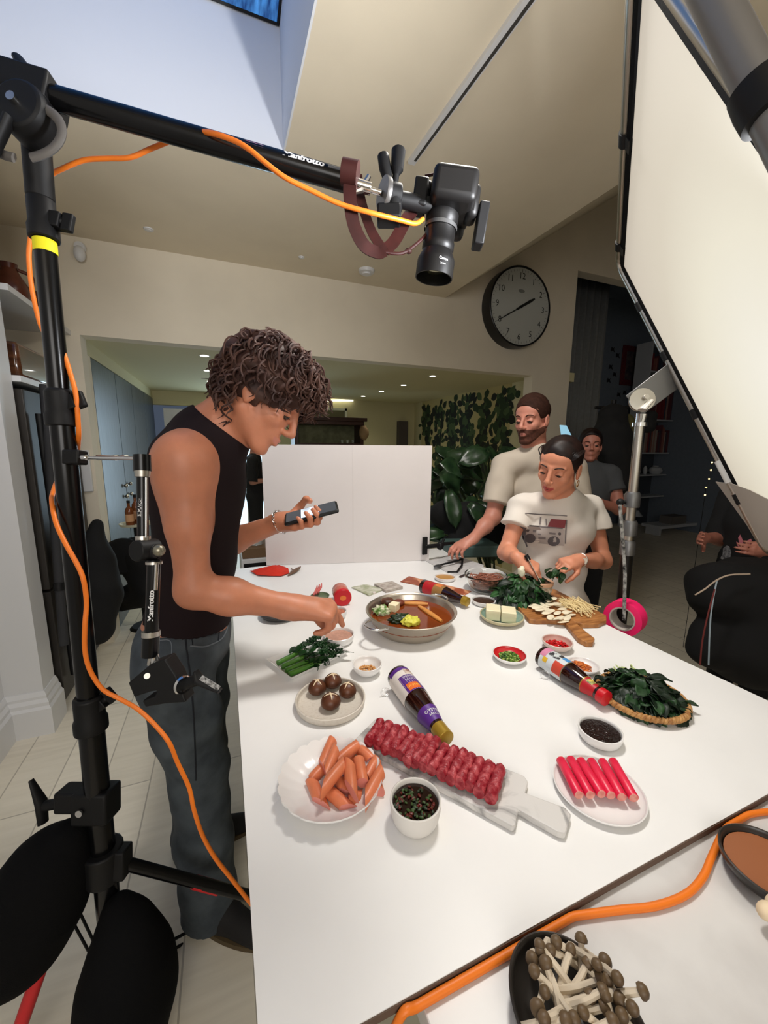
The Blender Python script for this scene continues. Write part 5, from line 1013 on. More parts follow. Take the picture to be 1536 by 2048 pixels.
for i, (x, y, x2, y2) in enumerate(bp):
    h_ = 0.032+0.016*R.random(); a = T(700+x/1.837, 1580+y/1.837, h_); b = T(700+x2/1.837, 1580+y2/1.837, h_-0.01); b = a+(b-a).normalized()*R.uniform(.045, .062)
    lm = {14: 'single brown mushroom sticking out over the right rim of the dark bowl', 2: 'brown mushroom standing at the back rim of the dark bowl', 19: 'longest pale stemmed mushroom crossing the front of the dark bowl'}.get(i, 'brown capped beech mushroom in the dark bowl heap')
    for q_ in (a, b):
        dd_ = Vector((q_.x-bc.x, q_.y-bc.y, 0))
        if dd_.length > 0.066 and i != 14: dd_ = dd_.normalized()*0.066; q_.x = bc.x+dd_.x; q_.y = bc.y+dd_.y
    t = thing('beech_mushroom', lm, 'mushroom', tuple(a), 'beech mushrooms in the dark bowl'); d = (a-b).normalized(); rc_ = R.uniform(.0058, .0085)
    MB().sweep(bez([b, b.lerp(a, .5)+Vector((R.uniform(-.003, .003), R.uniform(-.003, .003), .002)), a], 3), [.0058, .0052, .0046, .0042, .0040, .0038, .0036], 8).build('stem', M_bst, t)
    MB().lathe([(0.0034, -0.003), (rc_*.9, -0.002), (rc_, 0.001), (rc_*.8, 0.005), (rc_*.4, 0.0075), (0, 0.008)], a, tuple(d), 16).build('cap', M_bcap, t)
q = T(1490, 1800, -0.0); dish('dark_bowl', 'dark bowl cut off by the right edge of the picture', q.x+0.082, q.y+0.008, 0.064, 0.03, M_dk, 0.6, 0.004, z=MZ); disc_food('brown_sauce', 'brown sauce in the bowl at the right picture edge', q.x+0.082, q.y+0.008, 0.056, MZ+.022, mat('brown_sauce', S(150, 90, 54), 0.4), 'sauce')
for i, (x, y) in enumerate(((1534, 1822), (1552, 1808))):
    c = MB(); c.ell(T(x, y, .012), (.014, .011, .011)); tag(c.build('white_bean', M_shc, None), 'round cream piece in the bowl at the right picture edge', 'mushroom', 'cream pieces in the right edge bowl')
# ================================================================ PEOPLE
def Mx(fw, lf, up): return Matrix((fw, lf, up)).transposed()
class Body:
    def __init__(s): s.p = []
    def c(s, t, a, b, ra, rb=None, k=0.02): s.p.append((t, 'c', Vector(a), Vector(b), ra, ra if rb is None else rb, k, False)); return s
    def ch(s, t, pts, rs, k=0.02):
        for i in range(len(pts)-1): s.c(t, pts[i], pts[i+1], rs[i], rs[i+1], k)
        return s
    def e(s, t, c, r, M=None, k=0.02, sub=False): s.p.append((t, 'e', Vector(c), tuple(r), M, None, k, sub)); return s
    def fill(s, f, tags=None, infl=0.0, kk=None):
        for q in s.p:
            if tags and q[0] not in tags: continue
            k = q[6] if kk is None else kk
            if q[1] == 'c': f.cap(q[2], q[3], q[4]+infl, q[5]+infl, k, q[7])
            elif not (q[7] and infl): f.ell(q[2], tuple(x+infl for x in q[3]), q[4], k, q[7])
        return f
    def bounds(s, tags=None, m=0.05):
        lo = Vector((9, 9, 9)); hi = Vector((-9, -9, -9))
        for q in s.p:
            if tags and q[0] not in tags: continue
            pts = [(q[2], max(q[4], q[5])), (q[3], max(q[4], q[5]))] if q[1] == 'c' else [(q[2], max(q[3]))]
            for p, r in pts:
                for i in range(3): lo[i] = min(lo[i], p[i]-r-m); hi[i] = max(hi[i], p[i]+r+m)
        return lo, hi
def frame(fw, up):
    fw = Vector(fw).normalized(); up = Vector(up); up = (up-fw*up.dot(fw)).normalized(); return fw, up.cross(fw).normalized(), up
def add_head(B, C0, fw, up, s=1.0, female=False, beard=False):
    fw, lf, up = frame(fw, up); M = Mx(fw, lf, up)
    def P(x, y, z): return C0+(fw*x+lf*y+up*z)*s
    def e(c, r, k=0.015, sub=False, MM=None): B.e('head', P(*c), tuple(v*s for v in r), MM or M, k*s, sub)
    jw = 0.88 if female else 1.0
    e((-0.010, 0, 0.045), (0.096, 0.076, 0.083)); e((0.035, 0, 0.052), (0.050, 0.062, 0.046)); e((0.030, 0, -0.018), (0.058, 0.060, 0.074))
    for g in (1, -1):
        B.c('head', P(-0.004, 0.050*g*jw, -0.045), P(0.060, 0.016*g, -0.094), 0.022*s*jw, 0.017*s*jw, 0.02*s)
        e((0.056, 0.040*g, -0.020), (0.022, 0.019, 0.018)); B.c('head', P(0.082, 0.012*g, 0.029), P(0.070, 0.045*g, 0.027), 0.0085*s, 0.007*s, 0.012*s)
    e((0.072, 0, -0.098), (0.018, 0.021*jw, 0.016)); e((0.068, 0, -0.058), (0.024, 0.028, 0.028))
    for g in (1, -1): e((0.090, 0.032*g, 0.007), (0.013, 0.016, 0.011), 0.010, True)
    B.c('head', P(0.086, 0, 0.026), P(0.108, 0, -0.020), 0.0075*s, 0.0095*s, 0.010*s); e((0.108, 0, -0.026), (0.012, 0.0115, 0.010), 0.006)
    for g in (1, -1):
        e((0.097, 0.0115*g, -0.031), (0.011, 0.0075, 0.0075), 0.005)
        e((0.0745, 0.032*g, 0.006), (0.0128, 0.0140, 0.0115), 0.003)
        B.c('head', P(0.0865, 0.019*g, 0.0045), P(0.0825, 0.045*g, 0.002), 0.0032*s, 0.0028*s, 0.003*s)
        Rm = Mx(fw, lf, up) @ Matrix.Rotation(-0.25, 3, 'Y'); e((-0.008, 0.078*g, -0.002), (0.019, 0.0075, 0.032), 0.006, False, Rm); e((-0.004, 0.086*g, 0.002), (0.010, 0.005, 0.017), 0.004, True, Rm); e((-0.002, 0.077*g, -0.028), (0.008, 0.005, 0.009), 0.004)
    lw = 0.021
    B.ch('head', [P(0.083, -lw, -0.061), P(0.0935, -0.006, -0.0565), P(0.0935, 0.006, -0.0565), P(0.083, lw, -0.061)], [0.003*s, 0.0052*s, 0.0052*s, 0.003*s], 0.004*s)
    B.ch('head', [P(0.082, -lw*.9, -0.063), P(0.092, -0.006, -0.0675), P(0.092, 0.006, -0.0675), P(0.082, lw*.9, -0.063)], [0.003*s, 0.0058*s, 0.0058*s, 0.003*s], 0.004*s)
    return P, (fw, lf, up), M
def face_details(par, P, fr, s, m_hair, m_eye, closed=False):
    fw, lf, up = fr
    for g in (1, -1):
        c = MB(); q = [P(0.090, 0.014*g, 0.026), P(0.0895, 0.028*g, 0.032), P(0.081, 0.042*g, 0.031), P(0.074, 0.050*g, 0.026)]; c.sweep(bez(q, 4), [0.0022*s, 0.003*s, .003*s, .003*s, .003*s, .003*s, .0028*s, .0026*s, .0024*s, .002*s, .0016*s, .0012*s, .0008*s], 6, flat=0.8)
        c.build('eyebrow', m_hair, par)
    for g in (1, -1):
        c = MB(); e = MB(); q = [P(0.0855, 0.0195*g, 0.0005), P(0.0885, 0.030*g, -0.0012), P(0.0845, 0.0445*g, -0.001)]; c.sweep(bez(q, 5), 0.0011*s, 6)
        e.ell(P(0.0768, 0.032*g, 0.0015), 0.0112*s, 16, 12)
        c.build('eyelash', mat('lash_dark', S(28, 18, 16), 0.7), par); e.build('eye', m_eye, par)
    c = MB(); c.sweep(bez([P(0.083, -0.021, -0.0622), P(0.0965, -0.006, -0.0618), P(0.0965, 0.006, -0.0618), P(0.083, 0.021, -0.0622)], 5), 0.0011*s, 6); c.build('mouth_line', mat('mouth_dark', S(92, 34, 30), 0.7), par)
def add_hand(B, tg, W, d, n, side, s=1.0, curl=((.2, .3, .2),)*4, spread=0.06, thumb=((0.5, 0.9, -0.3), (0.9, 0.4, -0.3), (0.95, 0.1, -0.3))):
    """W wrist, d along the hand, n out of the back of the hand, side: +1 thumb at n x d"""
    d = Vector(d).normalized(); n = Vector(n); n = (n-d*n.dot(d)).normalized(); t = n.cross(d)*side; tips = []
    offs = (0.031, 0.0105, -0.010, -0.029); ml = (0.088, 0.092, 0.087, 0.079); fl = (0.072, 0.080, 0.074, 0.058); rr = (0.0088, 0.0090, 0.0084, 0.0074)
    for i in range(4):
        a = W+(t*offs[i]*0.55+d*0.012)*s; kn = W+(t*offs[i]+d*ml[i]-n*(0.002*abs(i-1)))*s
        B.c(tg, a, kn, 0.0145*s, 0.0112*s, 0.016*s)
        v = (d+t*offs[i]*spread*30*0.1).normalized(); p = kn; nn = n.copy(); ax = t; L_ = fl[i]*s; r0 = rr[i]*s; ptsf = [kn]; cc = curl[i]
        for j, (fr_, cu) in enumerate(zip((0.46, 0.30, 0.24), cc)):
            ang = cu; v = (v*math.cos(ang)-nn*math.sin(ang)).normalized(); nn = (nn-v*nn.dot(v)).normalized(); p = p+v*(L_*fr_); ptsf.append(p.copy())
        B.ch(tg, ptsf, [r0*1.12, r0*1.02, r0*0.9, r0*0.74], 0.004*s); tips.append(ptsf[-1])
    B.c(tg, W-d*0.01*s, W+d*0.05*s, 0.024*s, 0.019*s, 0.02*s); B.c(tg, W+t*0.012*s+d*0.02*s-n*.008*s, W+t*0.026*s+d*0.05*s-n*0.01*s, 0.017*s, 0.014*s, 0.015*s)
    p = W+(t*0.022+d*0.022-n*0.006)*s; pts = [p.copy()]
    for (L_, v) in zip((0.044, 0.034, 0.027), thumb):
        vv = (d*v[0]+t*v[1]+n*v[2]).normalized(); p = p+vv*L_*s; pts.append(p.copy())
    B.ch(tg, pts, [0.014*s, 0.0108*s, 0.0102*s, 0.0082*s], 0.006*s); tips.append(pts[-1]); return tips
def cam_up(): return Vector((0, 0, 1))
def skin(nm, col, var=0.06): return mat(nm, col, 0.48, var=var, scale=25, sss=0.15, bump=0.05, bscale=300)
M_denim = mat('blue_grey_denim', S(74, 82, 88), 0.85, col2=S(50, 57, 64), scale=14, bump=0.15, bscale=500)
def cloth_noise(amp, sc, seed=0, dirs=None, amp2=0.0):
    def fn(P):
        out = P.copy(); 
        q = P*sc+seed; w_ = np.stack([np.sin(q[:, 1]*1.3+np.sin(q[:, 2]*0.7)*2), np.sin(q[:, 0]*1.1+np.sin(q[:, 2]*0.9+1)*2), np.sin(q[:, 0]*0.8+q[:, 1]+np.sin(q[:, 2]*.6)*1.5)], 1)
        return out+w_*amp
    return fn

# ------------------------------------------------ the man in the black top, left
man = thing('person', 'curly haired person in black sleeveless top pointing at a dish and holding a phone', 'person', (-0.12, 1.28, 0))
B = Body(); sk = skin('skin_fair_warm', S(190, 124, 94))
Rs = atd(366, 922, 0.965); Ls = atd(440, 915, 1.27); nb = atd(424, 858, 1.07)
hC = atd(522, 796, 1.055); fwh = camv(0.78, 0.61, 0.14)
P, fr, Mh = add_head(B, hC+fr_off if False else hC, fwh, camv(0.61, -0.78, 0.05), 1.10)
B.c('neck', P(-0.028, 0, -0.035), nb+(Rs-Ls)*0.0, 0.060, 0.064, 0.03); B.c('neck', P(0.01, 0, -0.06), atd(452, 880, 1.09), 0.045, 0.05, 0.03)
chest = atd(400, 985, 1.11); belly = atd(392, 1120, 1.12); pel = atd(374, 1260, 1.14)
upc = (chest-pel).normalized(); lat = (Ls-Rs).normalized(); fwd = lat.cross(upc)*1.0
if fwd.x < 0: fwd = -fwd
latn = upc.cross(fwd).normalized(); Mt = Mx(fwd.normalized(), latn, upc)
B.e('torso', chest, (0.112, 0.165, 0.165), Mt, 0.05); B.e('torso', chest+upc*0.07-fwd*0.01, (0.095, 0.15, 0.10), Mt, 0.05); B.e('torso', belly, (0.102, 0.140, 0.17), Mt, 0.05); B.e('torso', pel, (0.112, 0.155, 0.125), Mt, 0.05)
B.c('torso', Rs.lerp(nb, 0.15), nb-upc*0.03, 0.05, 0.062, 0.05); B.c('torso', Ls.lerp(nb, 0.15), nb-upc*0.03, 0.05, 0.062, 0.05)
# near arm, pointing
el = atd(388, 1180, 0.965); wr = atd(582, 1214, 1.065)
B.e('arm', Rs-Vector((0, 0, 0.012)), (0.066, 0.056, 0.072), Mt, 0.04); B.c('arm', Rs, Rs.lerp(el, 0.5), 0.054, 0.046, 0.04); B.c('arm', Rs.lerp(el, 0.5), el, 0.046, 0.039, 0.03); B.c('torso', atd(352, 912, 1.10), atd(392, 872, 1.09), 0.055, 0.05, 0.05)
B.c('arm', el, el.lerp(wr, 0.35), 0.041, 0.043, 0.03); B.c('arm', el.lerp(wr, 0.35), wr, 0.043, 0.029, 0.03)
tipR = atd(700, 1268, 1.175); hd_ = (atd(650, 1214, 1.10)-wr)
hd_ = atd(662, 1218, 1.10)-wr
add_hand(B, 'arm', wr, hd_, camv(0.12, -0.95, -0.28), 1, 1.25, curl=((0.85, 0.12, 0.04), (1.25, 0.75, 0.5), (1.35, 0.95, 0.6), (1.4, 1.0, 0.6)), thumb=((0.75, 0.35, -0.65), (0.8, 0.0, -0.7), (0.7, -0.25, -0.7)))
# far arm with phone
pa = camv(0.966, -0.25, 0.10); pnn = camv(-0.10, -0.90, -0.42); pnn = (pnn-pa*pnn.dot(pa)).normalized(); pb = pa.cross(pnn); pc_ = atd(623, 1026, 1.165)
gd = camv(0.86, -0.02, -0.50); gd = (gd-pnn*gd.dot(pnn)).normalized(); el2 = atd(405, 1105, 1.30); wr2 = pc_-pa*0.040-gd*0.078-pnn*0.024
B.c('arm', Ls, el2, 0.055, 0.044, 0.03); B.c('arm', el2, el2.lerp(wr2, 0.4), 0.042, 0.040, 0.03); B.c('arm', el2.lerp(wr2, 0.4), wr2, 0.040, 0.027, 0.03); B.e('arm', Ls, (0.06, 0.06, 0.065), Mt, 0.04)
add_hand(B, 'arm', wr2, gd, -pnn, -1, 1.04, curl=((0.05, 1.2, 0.8), (0.05, 1.25, 0.8), (0.1, 1.25, 0.8), (0.15, 1.25, 0.8)), thumb=((0.45, 0.75, -0.45), (0.75, 0.1, -0.62), (0.85, -0.45, -0.05)))
# legs
hR = pel-latn*0.085-upc*0.06; hL = pel+latn*0.085-upc*0.06
if (hR-Rs).length > (hL-Rs).length: hR, hL = hL, hR
kR = atd(398, 1540, 1.20); aR = atd(418, 1795, 1.30); kL = atd(402, 1500, 1.42); aL = atz(390, 1650, 0.09)
for (a, b, c_) in ((hR, kR, aR), (hL, kL, aL)): B.ch('leg', [a, a.lerp(b, .5), b, b.lerp(c_, .4), c_], [0.088, 0.076, 0.058, 0.055, 0.04], 0.03)
tR = atz(500, 1862, 0.03); tL = atz(480, 1648, 0.03)
B.ch('foot', [aR-Vector((0, 0, 0.02)), aR.lerp(tR, .6)-Vector((0, 0, .01)), tR], [0.036, 0.032, 0.026], 0.02); B.ch('foot', [aL-Vector((0, 0, 0.03)), tL], [0.036, 0.028], 0.02)
lo, hi = B.bounds(); f = Field(lo, hi, 0.0036); B.fill(f)
M_lip = skin('lips_rose', S(186, 120, 102)); M_nose = skin('skin_flush', S(206, 128, 108))
def matfn(P, s, M):
    Pi = np.array(P(0, 0, 0)); Ma = np.array(M)
    def fn(cen):
        q = ((cen-Pi) @ Ma)/s; r = np.zeros(len(cen)); lip = (np.abs(q[:, 1]) < 0.022) & (q[:, 0] > 0.078) & (q[:, 2] < -0.053+0.0*q[:, 1]) & (q[:, 2] > -0.073+np.abs(q[:, 1])*0.4); r[lip] = 1
        return r
    return fn
f.build('body', [sk, M_lip], man, matfn=matfn(P, 1.10, Mh), smooth_it=1)
M_hair = mat('dark_brown_hair', S(48, 29, 24), 0.6, col2=S(76, 50, 40), scale=18, spec=0.35); M_eye = mat('eye', S(60, 44, 36), 0.1)
face_details(man, P, fr, 1.10, M_hair, M_eye)
def hair_cap(par, P, fr, M, s, m, shape, h=0.004, amp=0.004, sc=60, name='hair', r=(0.108, 0.088, 0.096), c=(-0.014, 0, 0.050), extra=()):
    lo = P(0, 0, 0)-Vector((.24, .24, .24)); hi = P(0, 0, 0)+Vector((.24, .24, .24)); f = Field(lo, hi, h)
    f.ell(P(*c), tuple(v*s for v in r), M, 0.0)
    for (cc, rr_) in extra: f.ell(P(*cc), tuple(v*s for v in rr_), M, 0.02)
    Pi = np.array(P(0, 0, 0)); Ma = np.array(M)
    X, Y, Z = f.grids(); q = [((X-Pi[0])*Ma[0, i]+(Y-Pi[1])*Ma[1, i]+(Z-Pi[2])*Ma[2, i])/s for i in range(3)]
    f.v = np.maximum(f.v, shape(*q)*s).astype(np.float32)
    def nf(Pn):
        return Pn+np.stack([np.sin(Pn[:, 1]*sc*1.1+Pn[:, 2]*sc*.7), np.sin(Pn[:, 0]*sc+Pn[:, 2]*sc*1.2), np.sin(Pn[:, 0]*sc*.9+Pn[:, 1]*sc*1.3)], 1)*amp
    return f.build(name, m, par, smooth_it=2, noisefn=nf)
hs = lambda x, y, z: np.maximum(np.maximum(x*0.9-0.055-z*0.65, -0.085-z+0*x), np.where(x > 0.015, -0.012-z+0*x+0*y, -1.0))
hh = hair_cap(man, P, fr, Mh, 1.10, M_hair, hs, r=(0.116, 0.097, 0.108), c=(-0.014, 0, 0.048), amp=0.005)
R = random.Random(3); c = MB(); n = 0
fw_, lf_, up_ = fr; g_ = Vector((0, 0, -1))
while n < 950:
    u = R.uniform(-1, 1); a = R.uniform(0, 2*PI); q = Vector((math.cos(a)*math.sqrt(1-u*u), math.sin(a)*math.sqrt(1-u*u), u)); x, y, z = q.x*0.108-0.012, q.y*0.090, q.z*0.100+0.048
    if z < -0.065 or (x > 0.02 and z < 0.018) or (x > 0.055 and z < 0.045) or (abs(x+0.002) < 0.034 and z < 0.03): continue
    n += 1; p = P(x, y, z); o_ = (fw_*q.x+lf_*q.y+up_*q.z).normalized(); L_ = R.uniform(0.05, 0.10)*(0.62 if x > 0.035 and z < 0.085 else 1); k = 13; ph = R.uniform(0, 6.28); turns = R.uniform(0.8, 1.8); cr_ = R.uniform(0.005, 0.012); flow = (o_*R.uniform(0.05, 0.45)+g_*0.6+fw_*R.uniform(-0.3, 0.7)*(1 if x > -.03 else .3)+lf_*R.uniform(-.5, .5)-up_*(0.3 if x < 0 and z < .06 else 0)).normalized(); e1, e2, _ = basis(flow); pts = []
    for i in range(k):
        s_ = i/(k-1); drop = flow*(L_*s_)+o_*(0.010*math.sin(PI*min(1, s_*1.2))); an = ph+turns*2*PI*s_; w_ = cr_*min(1, s_*3); pts.append(p+drop+e1*math.cos(an)*w_+e2*math.sin(an)*w_)
    r0 = R.uniform(0.0020, 0.0042); c.sweep(pts, [r0*(0.9 if i < k-3 else 0.9-0.25*(i-k+4)) for i in range(k)], 5)
for i in range(420):
    x, y = R.uniform(-.075, .085), R.uniform(-.075, .075); q = Vector(((x+.012)/.108, y/.09, 0)); 
    if q.length > .97: continue
    q.z = math.sqrt(1-q.length_squared); p = P(x, y, q.z*.103+.048); o_ = (fw_*q.x+lf_*q.y+up_*q.z).normalized(); fl = (fw_*R.uniform(-.6, 1)+lf_*R.uniform(-1, 1)+o_*.05+g_*.3).normalized(); e1, e2, _ = basis(fl); L_ = R.uniform(.04, .07); ph = R.uniform(0, 6.28); tn = R.uniform(.8, 1.6); pts = []
    for k_ in range(11):
        s_ = k_/10; an = ph+tn*2*PI*s_; pts.append(p+fl*(L_*s_)+o_*(.008*math.sin(PI*s_)*(1-.4*s_)-.004)+e1*math.cos(an)*.007*min(1, s_*3)+e2*math.sin(an)*.007*min(1, s_*3))
    c.sweep(pts, [.0032]*8+[.0026, .0018, .0009], 5)
c.build('hair_curls', M_hair, man)
# black sleeveless top
def clothes(par, B, tags, infl, name, m, clips, h=0.005, kk=None, noise_=None, sm=2, sub=None, extra=None):
    lo, hi = B.bounds(tags, 0.06); f = Field(lo, hi, h); B.fill(f, tags, infl, kk)
    if extra: extra(f)
    for (p, n_) in clips: f.plane(p, n_)
    if sub: sub(f)
    o = f.build(name, m, par, smooth_it=sm, noisefn=noise_); return o, f
M_top = mat('black_rib_top', S(30, 21, 23), 0.9, spec=0.2)
def top_sub(f):      # armholes and neck opening
    for sh, sg in ((Rs, -1), (Ls, 1)):
        f.ell(sh+latn*(0.045*sg)*(1 if (Ls-Rs).dot(latn) > 0 else -1)-upc*0.030, (0.082, 0.075, 0.100), Mt, 0.012, True)
B2 = Body(); B2.p = [q for q in B.p if q[0] == 'torso']
def top_extra(f): f.cap(nb-upc*0.02, P(-0.025, 0, -0.085), 0.068, 0.062, 0.02)
hem = atd(372, 1238, 1.12)
clothes(man, B, ['torso', 'neck'], 0.006, 'sleeveless_top', M_top, [(hem, -upc-fwd*0.12), (atd(432, 842, 1.09), camv(0.62, -0.79, 0.0))], 0.0042, sub=top_sub)
wb = hem-upc*0.0
jeans_n = lambda Pn: Pn+np.stack([np.sin(Pn[:, 2]*38+Pn[:, 1]*20+np.sin(Pn[:, 0]*30)*1.5), np.sin(Pn[:, 2]*31+Pn[:, 0]*26), 0*Pn[:, 0]], 1)*0.0028
BJ = Body(); BJ.e('j', pel-upc*0.02, (0.120, 0.165, 0.12), Mt, 0.04)
BJ.ch('j', [hR, hR.lerp(kR, .5), kR, kR.lerp(aR, .5), aR+Vector((0, 0, -0.035))], [0.100, 0.090, 0.082, 0.082, 0.088], 0.03); BJ.ch('j', [hL, hL.lerp(kL, .5), kL, kL.lerp(aL, .5), aL+Vector((0, 0, -0.03))], [0.100, 0.090, 0.082, 0.080, 0.086], 0.03)
jo, jf = clothes(man, BJ, ['j'], 0.0, 'jeans', M_denim, [(pel+upc*0.062, upc), (Vector((0, 0, 0.035)), (0, 0, -1))], 0.006, noise_=jeans_n)
bv = jf.bvh()
def stitch(pts, r, nm, m, par, bvh, src):
    out = []
    for p in bez(pts, 6):
        d = (p-src).normalized(); h_, nn, i, dd = bvh.ray_cast(src, d)
        if h_: out.append(h_+nn*0.001*(1 if nn.dot(d) < 0 else -1))
    if len(out) > 1: MB().sweep(out, r, 6).build(nm, m, par)
O0 = Vector((0, 0, H)); M_st = mat('faded_seam', S(104, 112, 120), 0.8); M_sd = mat('dark_seam', S(22, 26, 34), 0.9)
stitch([atd(370, 1246, 1.1), atd(372, 1290, 1.1), atd(380, 1350, 1.1), atd(388, 1450, 1.1), atd(392, 1560, 1.1)], 0.002, 'side_seam', M_sd, man, bv, O0)
stitch([atd(380, 1292, 1.1), atd(410, 1293, 1.1), atd(440, 1280, 1.1), atd(452, 1262, 1.1), atd(455, 1246, 1.1)], 0.002, 'pocket_seam', M_st, man, bv, O0)
stitch([atd(385, 1290, 1.1), atd(387, 1262, 1.1), atd(434, 1255, 1.1), atd(436, 1282, 1.1)], 0.0014, 'coin_pocket', M_sd, man, bv, O0)
stitch([atd(290, 1262, 1.1), atd(330, 1264, 1.1), atd(366, 1262, 1.1)], 0.0014, 'waist_seam', M_sd, man, bv, O0); stitch([atd(315, 1281, 1.1), atd(341, 1283, 1.1), atd(343, 1320, 1.1)], 0.0012, 'back_pocket', M_st, man, bv, O0)
M_shoe = mat('black_suede_shoe', S(26, 24, 24), 0.8); M_sole = mat('brown_sole', S(84, 70, 46), 0.7)
for nm_, a, t_ in (('r', aR, tR), ('l', aL, tL)):
    d = (t_-a); d.z = 0; d.normalize(); hl = Vector((a.x, a.y, 0))-d*0.055; f = Field(hl-Vector((.2, .35, .1)), hl+Vector((.4, .35, .25)), 0.005)
    f.cap(hl+d*0.04+Vector((0, 0, .055)), hl+d*0.10+Vector((0, 0, .05)), 0.05, 0.047, 0.02); f.cap(hl+d*0.10+Vector((0, 0, .045)), hl+d*0.245+Vector((0, 0, .03)), 0.046, 0.034, 0.03); f.plane((0, 0, 0.012), (0, 0, -1)); o = f.build('shoe', M_shoe, man, smooth_it=2)
    c = MB(); sd_ = d.cross(Vector((0, 0, 1))); pl = [hl+d*(0.13+0.155*math.cos(a_))+sd_*(0.047*math.sin(a_)*(1-0.1*math.cos(a_))) for a_ in np.linspace(0, 2*PI, 28)[:-1]]; c.prism([Vector((q.x, q.y, 0.001)) for q in pl], (0, 0, 0), (0, 0, 0.017)); c.build('sole', M_sole, man)
# bracelet and ring
c = MB(); wd = (wr2-el2).normalized(); bx_, by_, _ = basis(wd); bc_ = wr2+wd*0.0
for i in range(22):
    a = i*2*PI/22; a2 = (i+1)*2*PI/22; p = bc_+(bx_*math.cos(a)+by_*math.sin(a))*0.035; q = [p+((bx_*-math.sin(a)+by_*math.cos(a))*math.cos(t)*0.0065+(wd if i % 2 else (bx_*math.cos(a)+by_*math.sin(a)))*math.sin(t)*0.004) for t in np.linspace(0, 2*PI, 9)]; c.sweep(q, 0.0012, 5, caps=False)
c.build('chain_bracelet', M_chrome, man)
ph_ = thing('phone', 'black cased smartphone with lit screen held up by the person in the black top', 'phone', tuple(atd(623, 1026, 1.165)))
pa = camv(0.966, -0.25, 0.10); pnn = camv(-0.10, -0.90, -0.42); pnn = (pnn-pa*pnn.dot(pa)).normalized(); pb = pa.cross(pnn); pc_ = atd(623, 1026, 1.165)
Mp = Mx(pa, pb, pnn).to_4x4(); Mp.translation = pc_
MB().box((-0.080, -0.038, -0.006), (0.080, 0.038, 0.005), 0, Mp).build('case', M_black, ph_, bevel=0.006)
MB().box((-0.074, -0.033, 0.0051), (0.074, 0.033, 0.0056), 0, Mp).build('screen', mat('screen_dark', S(60, 66, 76), 0.1, emit=S(60, 66, 76), es=0.3), ph_); MB().box((-0.030, -0.031, 0.0057), (0.022, 0.031, 0.0060), 0, Mp).build('screen_picture', mat('screen_lit', S(200, 214, 226), 0.2, emit=S(190, 208, 226), es=0.8), ph_)

# ------------------------------------------------ the woman in the boombox t-shirt
wo = thing('person', 'person with dark tied back hair in white boombox t-shirt sorting greens', 'person', (1.5, 1.55, 0))
B = Body(); skw = skin('skin_tanned', S(206, 138, 108)); s = 1.05
hC = atd(1118, 936, 1.72); P, fr, Mh = add_head(B, hC, camv(-0.66, 0.36, -0.62), camv(0.10, -0.92, -0.30), s, female=True)
nb = atd(1126, 1000, 1.80); B.c('neck', P(-0.02, 0, -0.03), nb, 0.050*s, 0.052, 0.03); B.c('neck', P(0.01, 0, -0.06), atd(1114, 1000, 1.80), 0.038, 0.040, 0.03)
chest = atd(1112, 1052, 1.86); pel = atd(1108, 1215, 1.90); upc = (chest-pel).normalized(); fwd = camv(-0.42, 0.10, -0.9); fwd, latn, upc = frame(fwd, upc); Mt = Mx(fwd, latn, upc)
Rs = atd(1043, 1015, 1.86); Ls = atd(1182, 1018, 1.90)
B.e('torso', chest, (0.100, 0.155, 0.135), Mt, 0.05); B.e('torso', chest+fwd*0.045-latn*0.06-upc*0.01, (0.05, 0.055, 0.055), Mt, 0.03); B.e('torso', chest+fwd*0.045+latn*0.06-upc*0.01, (0.05, 0.055, 0.055), Mt, 0.03)
B.e('torso', chest.lerp(pel, 0.5), (0.09, 0.125, 0.14), Mt, 0.05); B.e('torso', pel, (0.105, 0.150, 0.12), Mt, 0.05)
for sh in (Rs, Ls): B.c('torso', sh.lerp(nb, 0.1), nb-upc*0.02, 0.045, 0.05, 0.05)
elR = atd(1012, 1105, 1.82); wrR = atd(1036, 1117, 1.68); elL = atd(1206, 1122, 1.86); wrL = atd(1158, 1120, 1.70)
for (sh, e_, w_) in ((Rs, elR, wrR), (Ls, elL, wrL)):
    B.c('uparm', sh, e_, 0.046, 0.034, 0.03); B.c('arm', e_, e_.lerp(w_, .4), 0.034, 0.032, 0.03); B.c('arm', e_.lerp(w_, .4), w_, 0.032, 0.023, 0.03)
add_hand(B, 'arm', wrR, camv(0.55, 0.35, -0.35), camv(-0.15, -0.8, -0.55), -1, 0.95, curl=((0.6, 0.8, 0.4), (0.8, 1.0, 0.5), (0.95, 1.1, 0.6), (1.1, 1.1, 0.6)), thumb=((0.7, 0.6, -0.5), (0.8, 0.2, -0.6), (0.8, 0.0, -0.6)))
add_hand(B, 'arm', wrL, camv(-0.85, 0.12, -0.35), camv(0.0, -0.85, -0.5), 1, 0.95, curl=((0.45, 0.7, 0.4), (0.6, 0.9, 0.5), (0.8, 1.0, 0.6), (1.0, 1.1, 0.6)), thumb=((0.7, 0.6, -0.5), (0.85, 0.1, -0.6), (0.8, -0.1, -0.6)))
hR = pel-latn*0.08-upc*0.05; hL = pel+latn*0.08-upc*0.05
for h_ in (hR, hL):
    k_ = Vector((h_.x, h_.y, 0.47)); a_ = Vector((h_.x, h_.y, 0.08)); B.ch('leg', [h_, h_.lerp(k_, .5), k_, k_.lerp(a_, .4), a_], [0.085, 0.072, 0.053, 0.05, 0.035], 0.03); B.c('foot', a_-Vector((0, 0, .035)), a_+Vector((fwd.x*.15, fwd.y*.15, -0.045)), 0.035, 0.027, 0.02)
lo, hi = B.bounds(); f = Field(lo, hi, 0.0034); B.fill(f); f.build('body', [skw, skin('lips_brown', S(170, 70, 62))], wo, matfn=matfn(P, s, Mh), smooth_it=1)
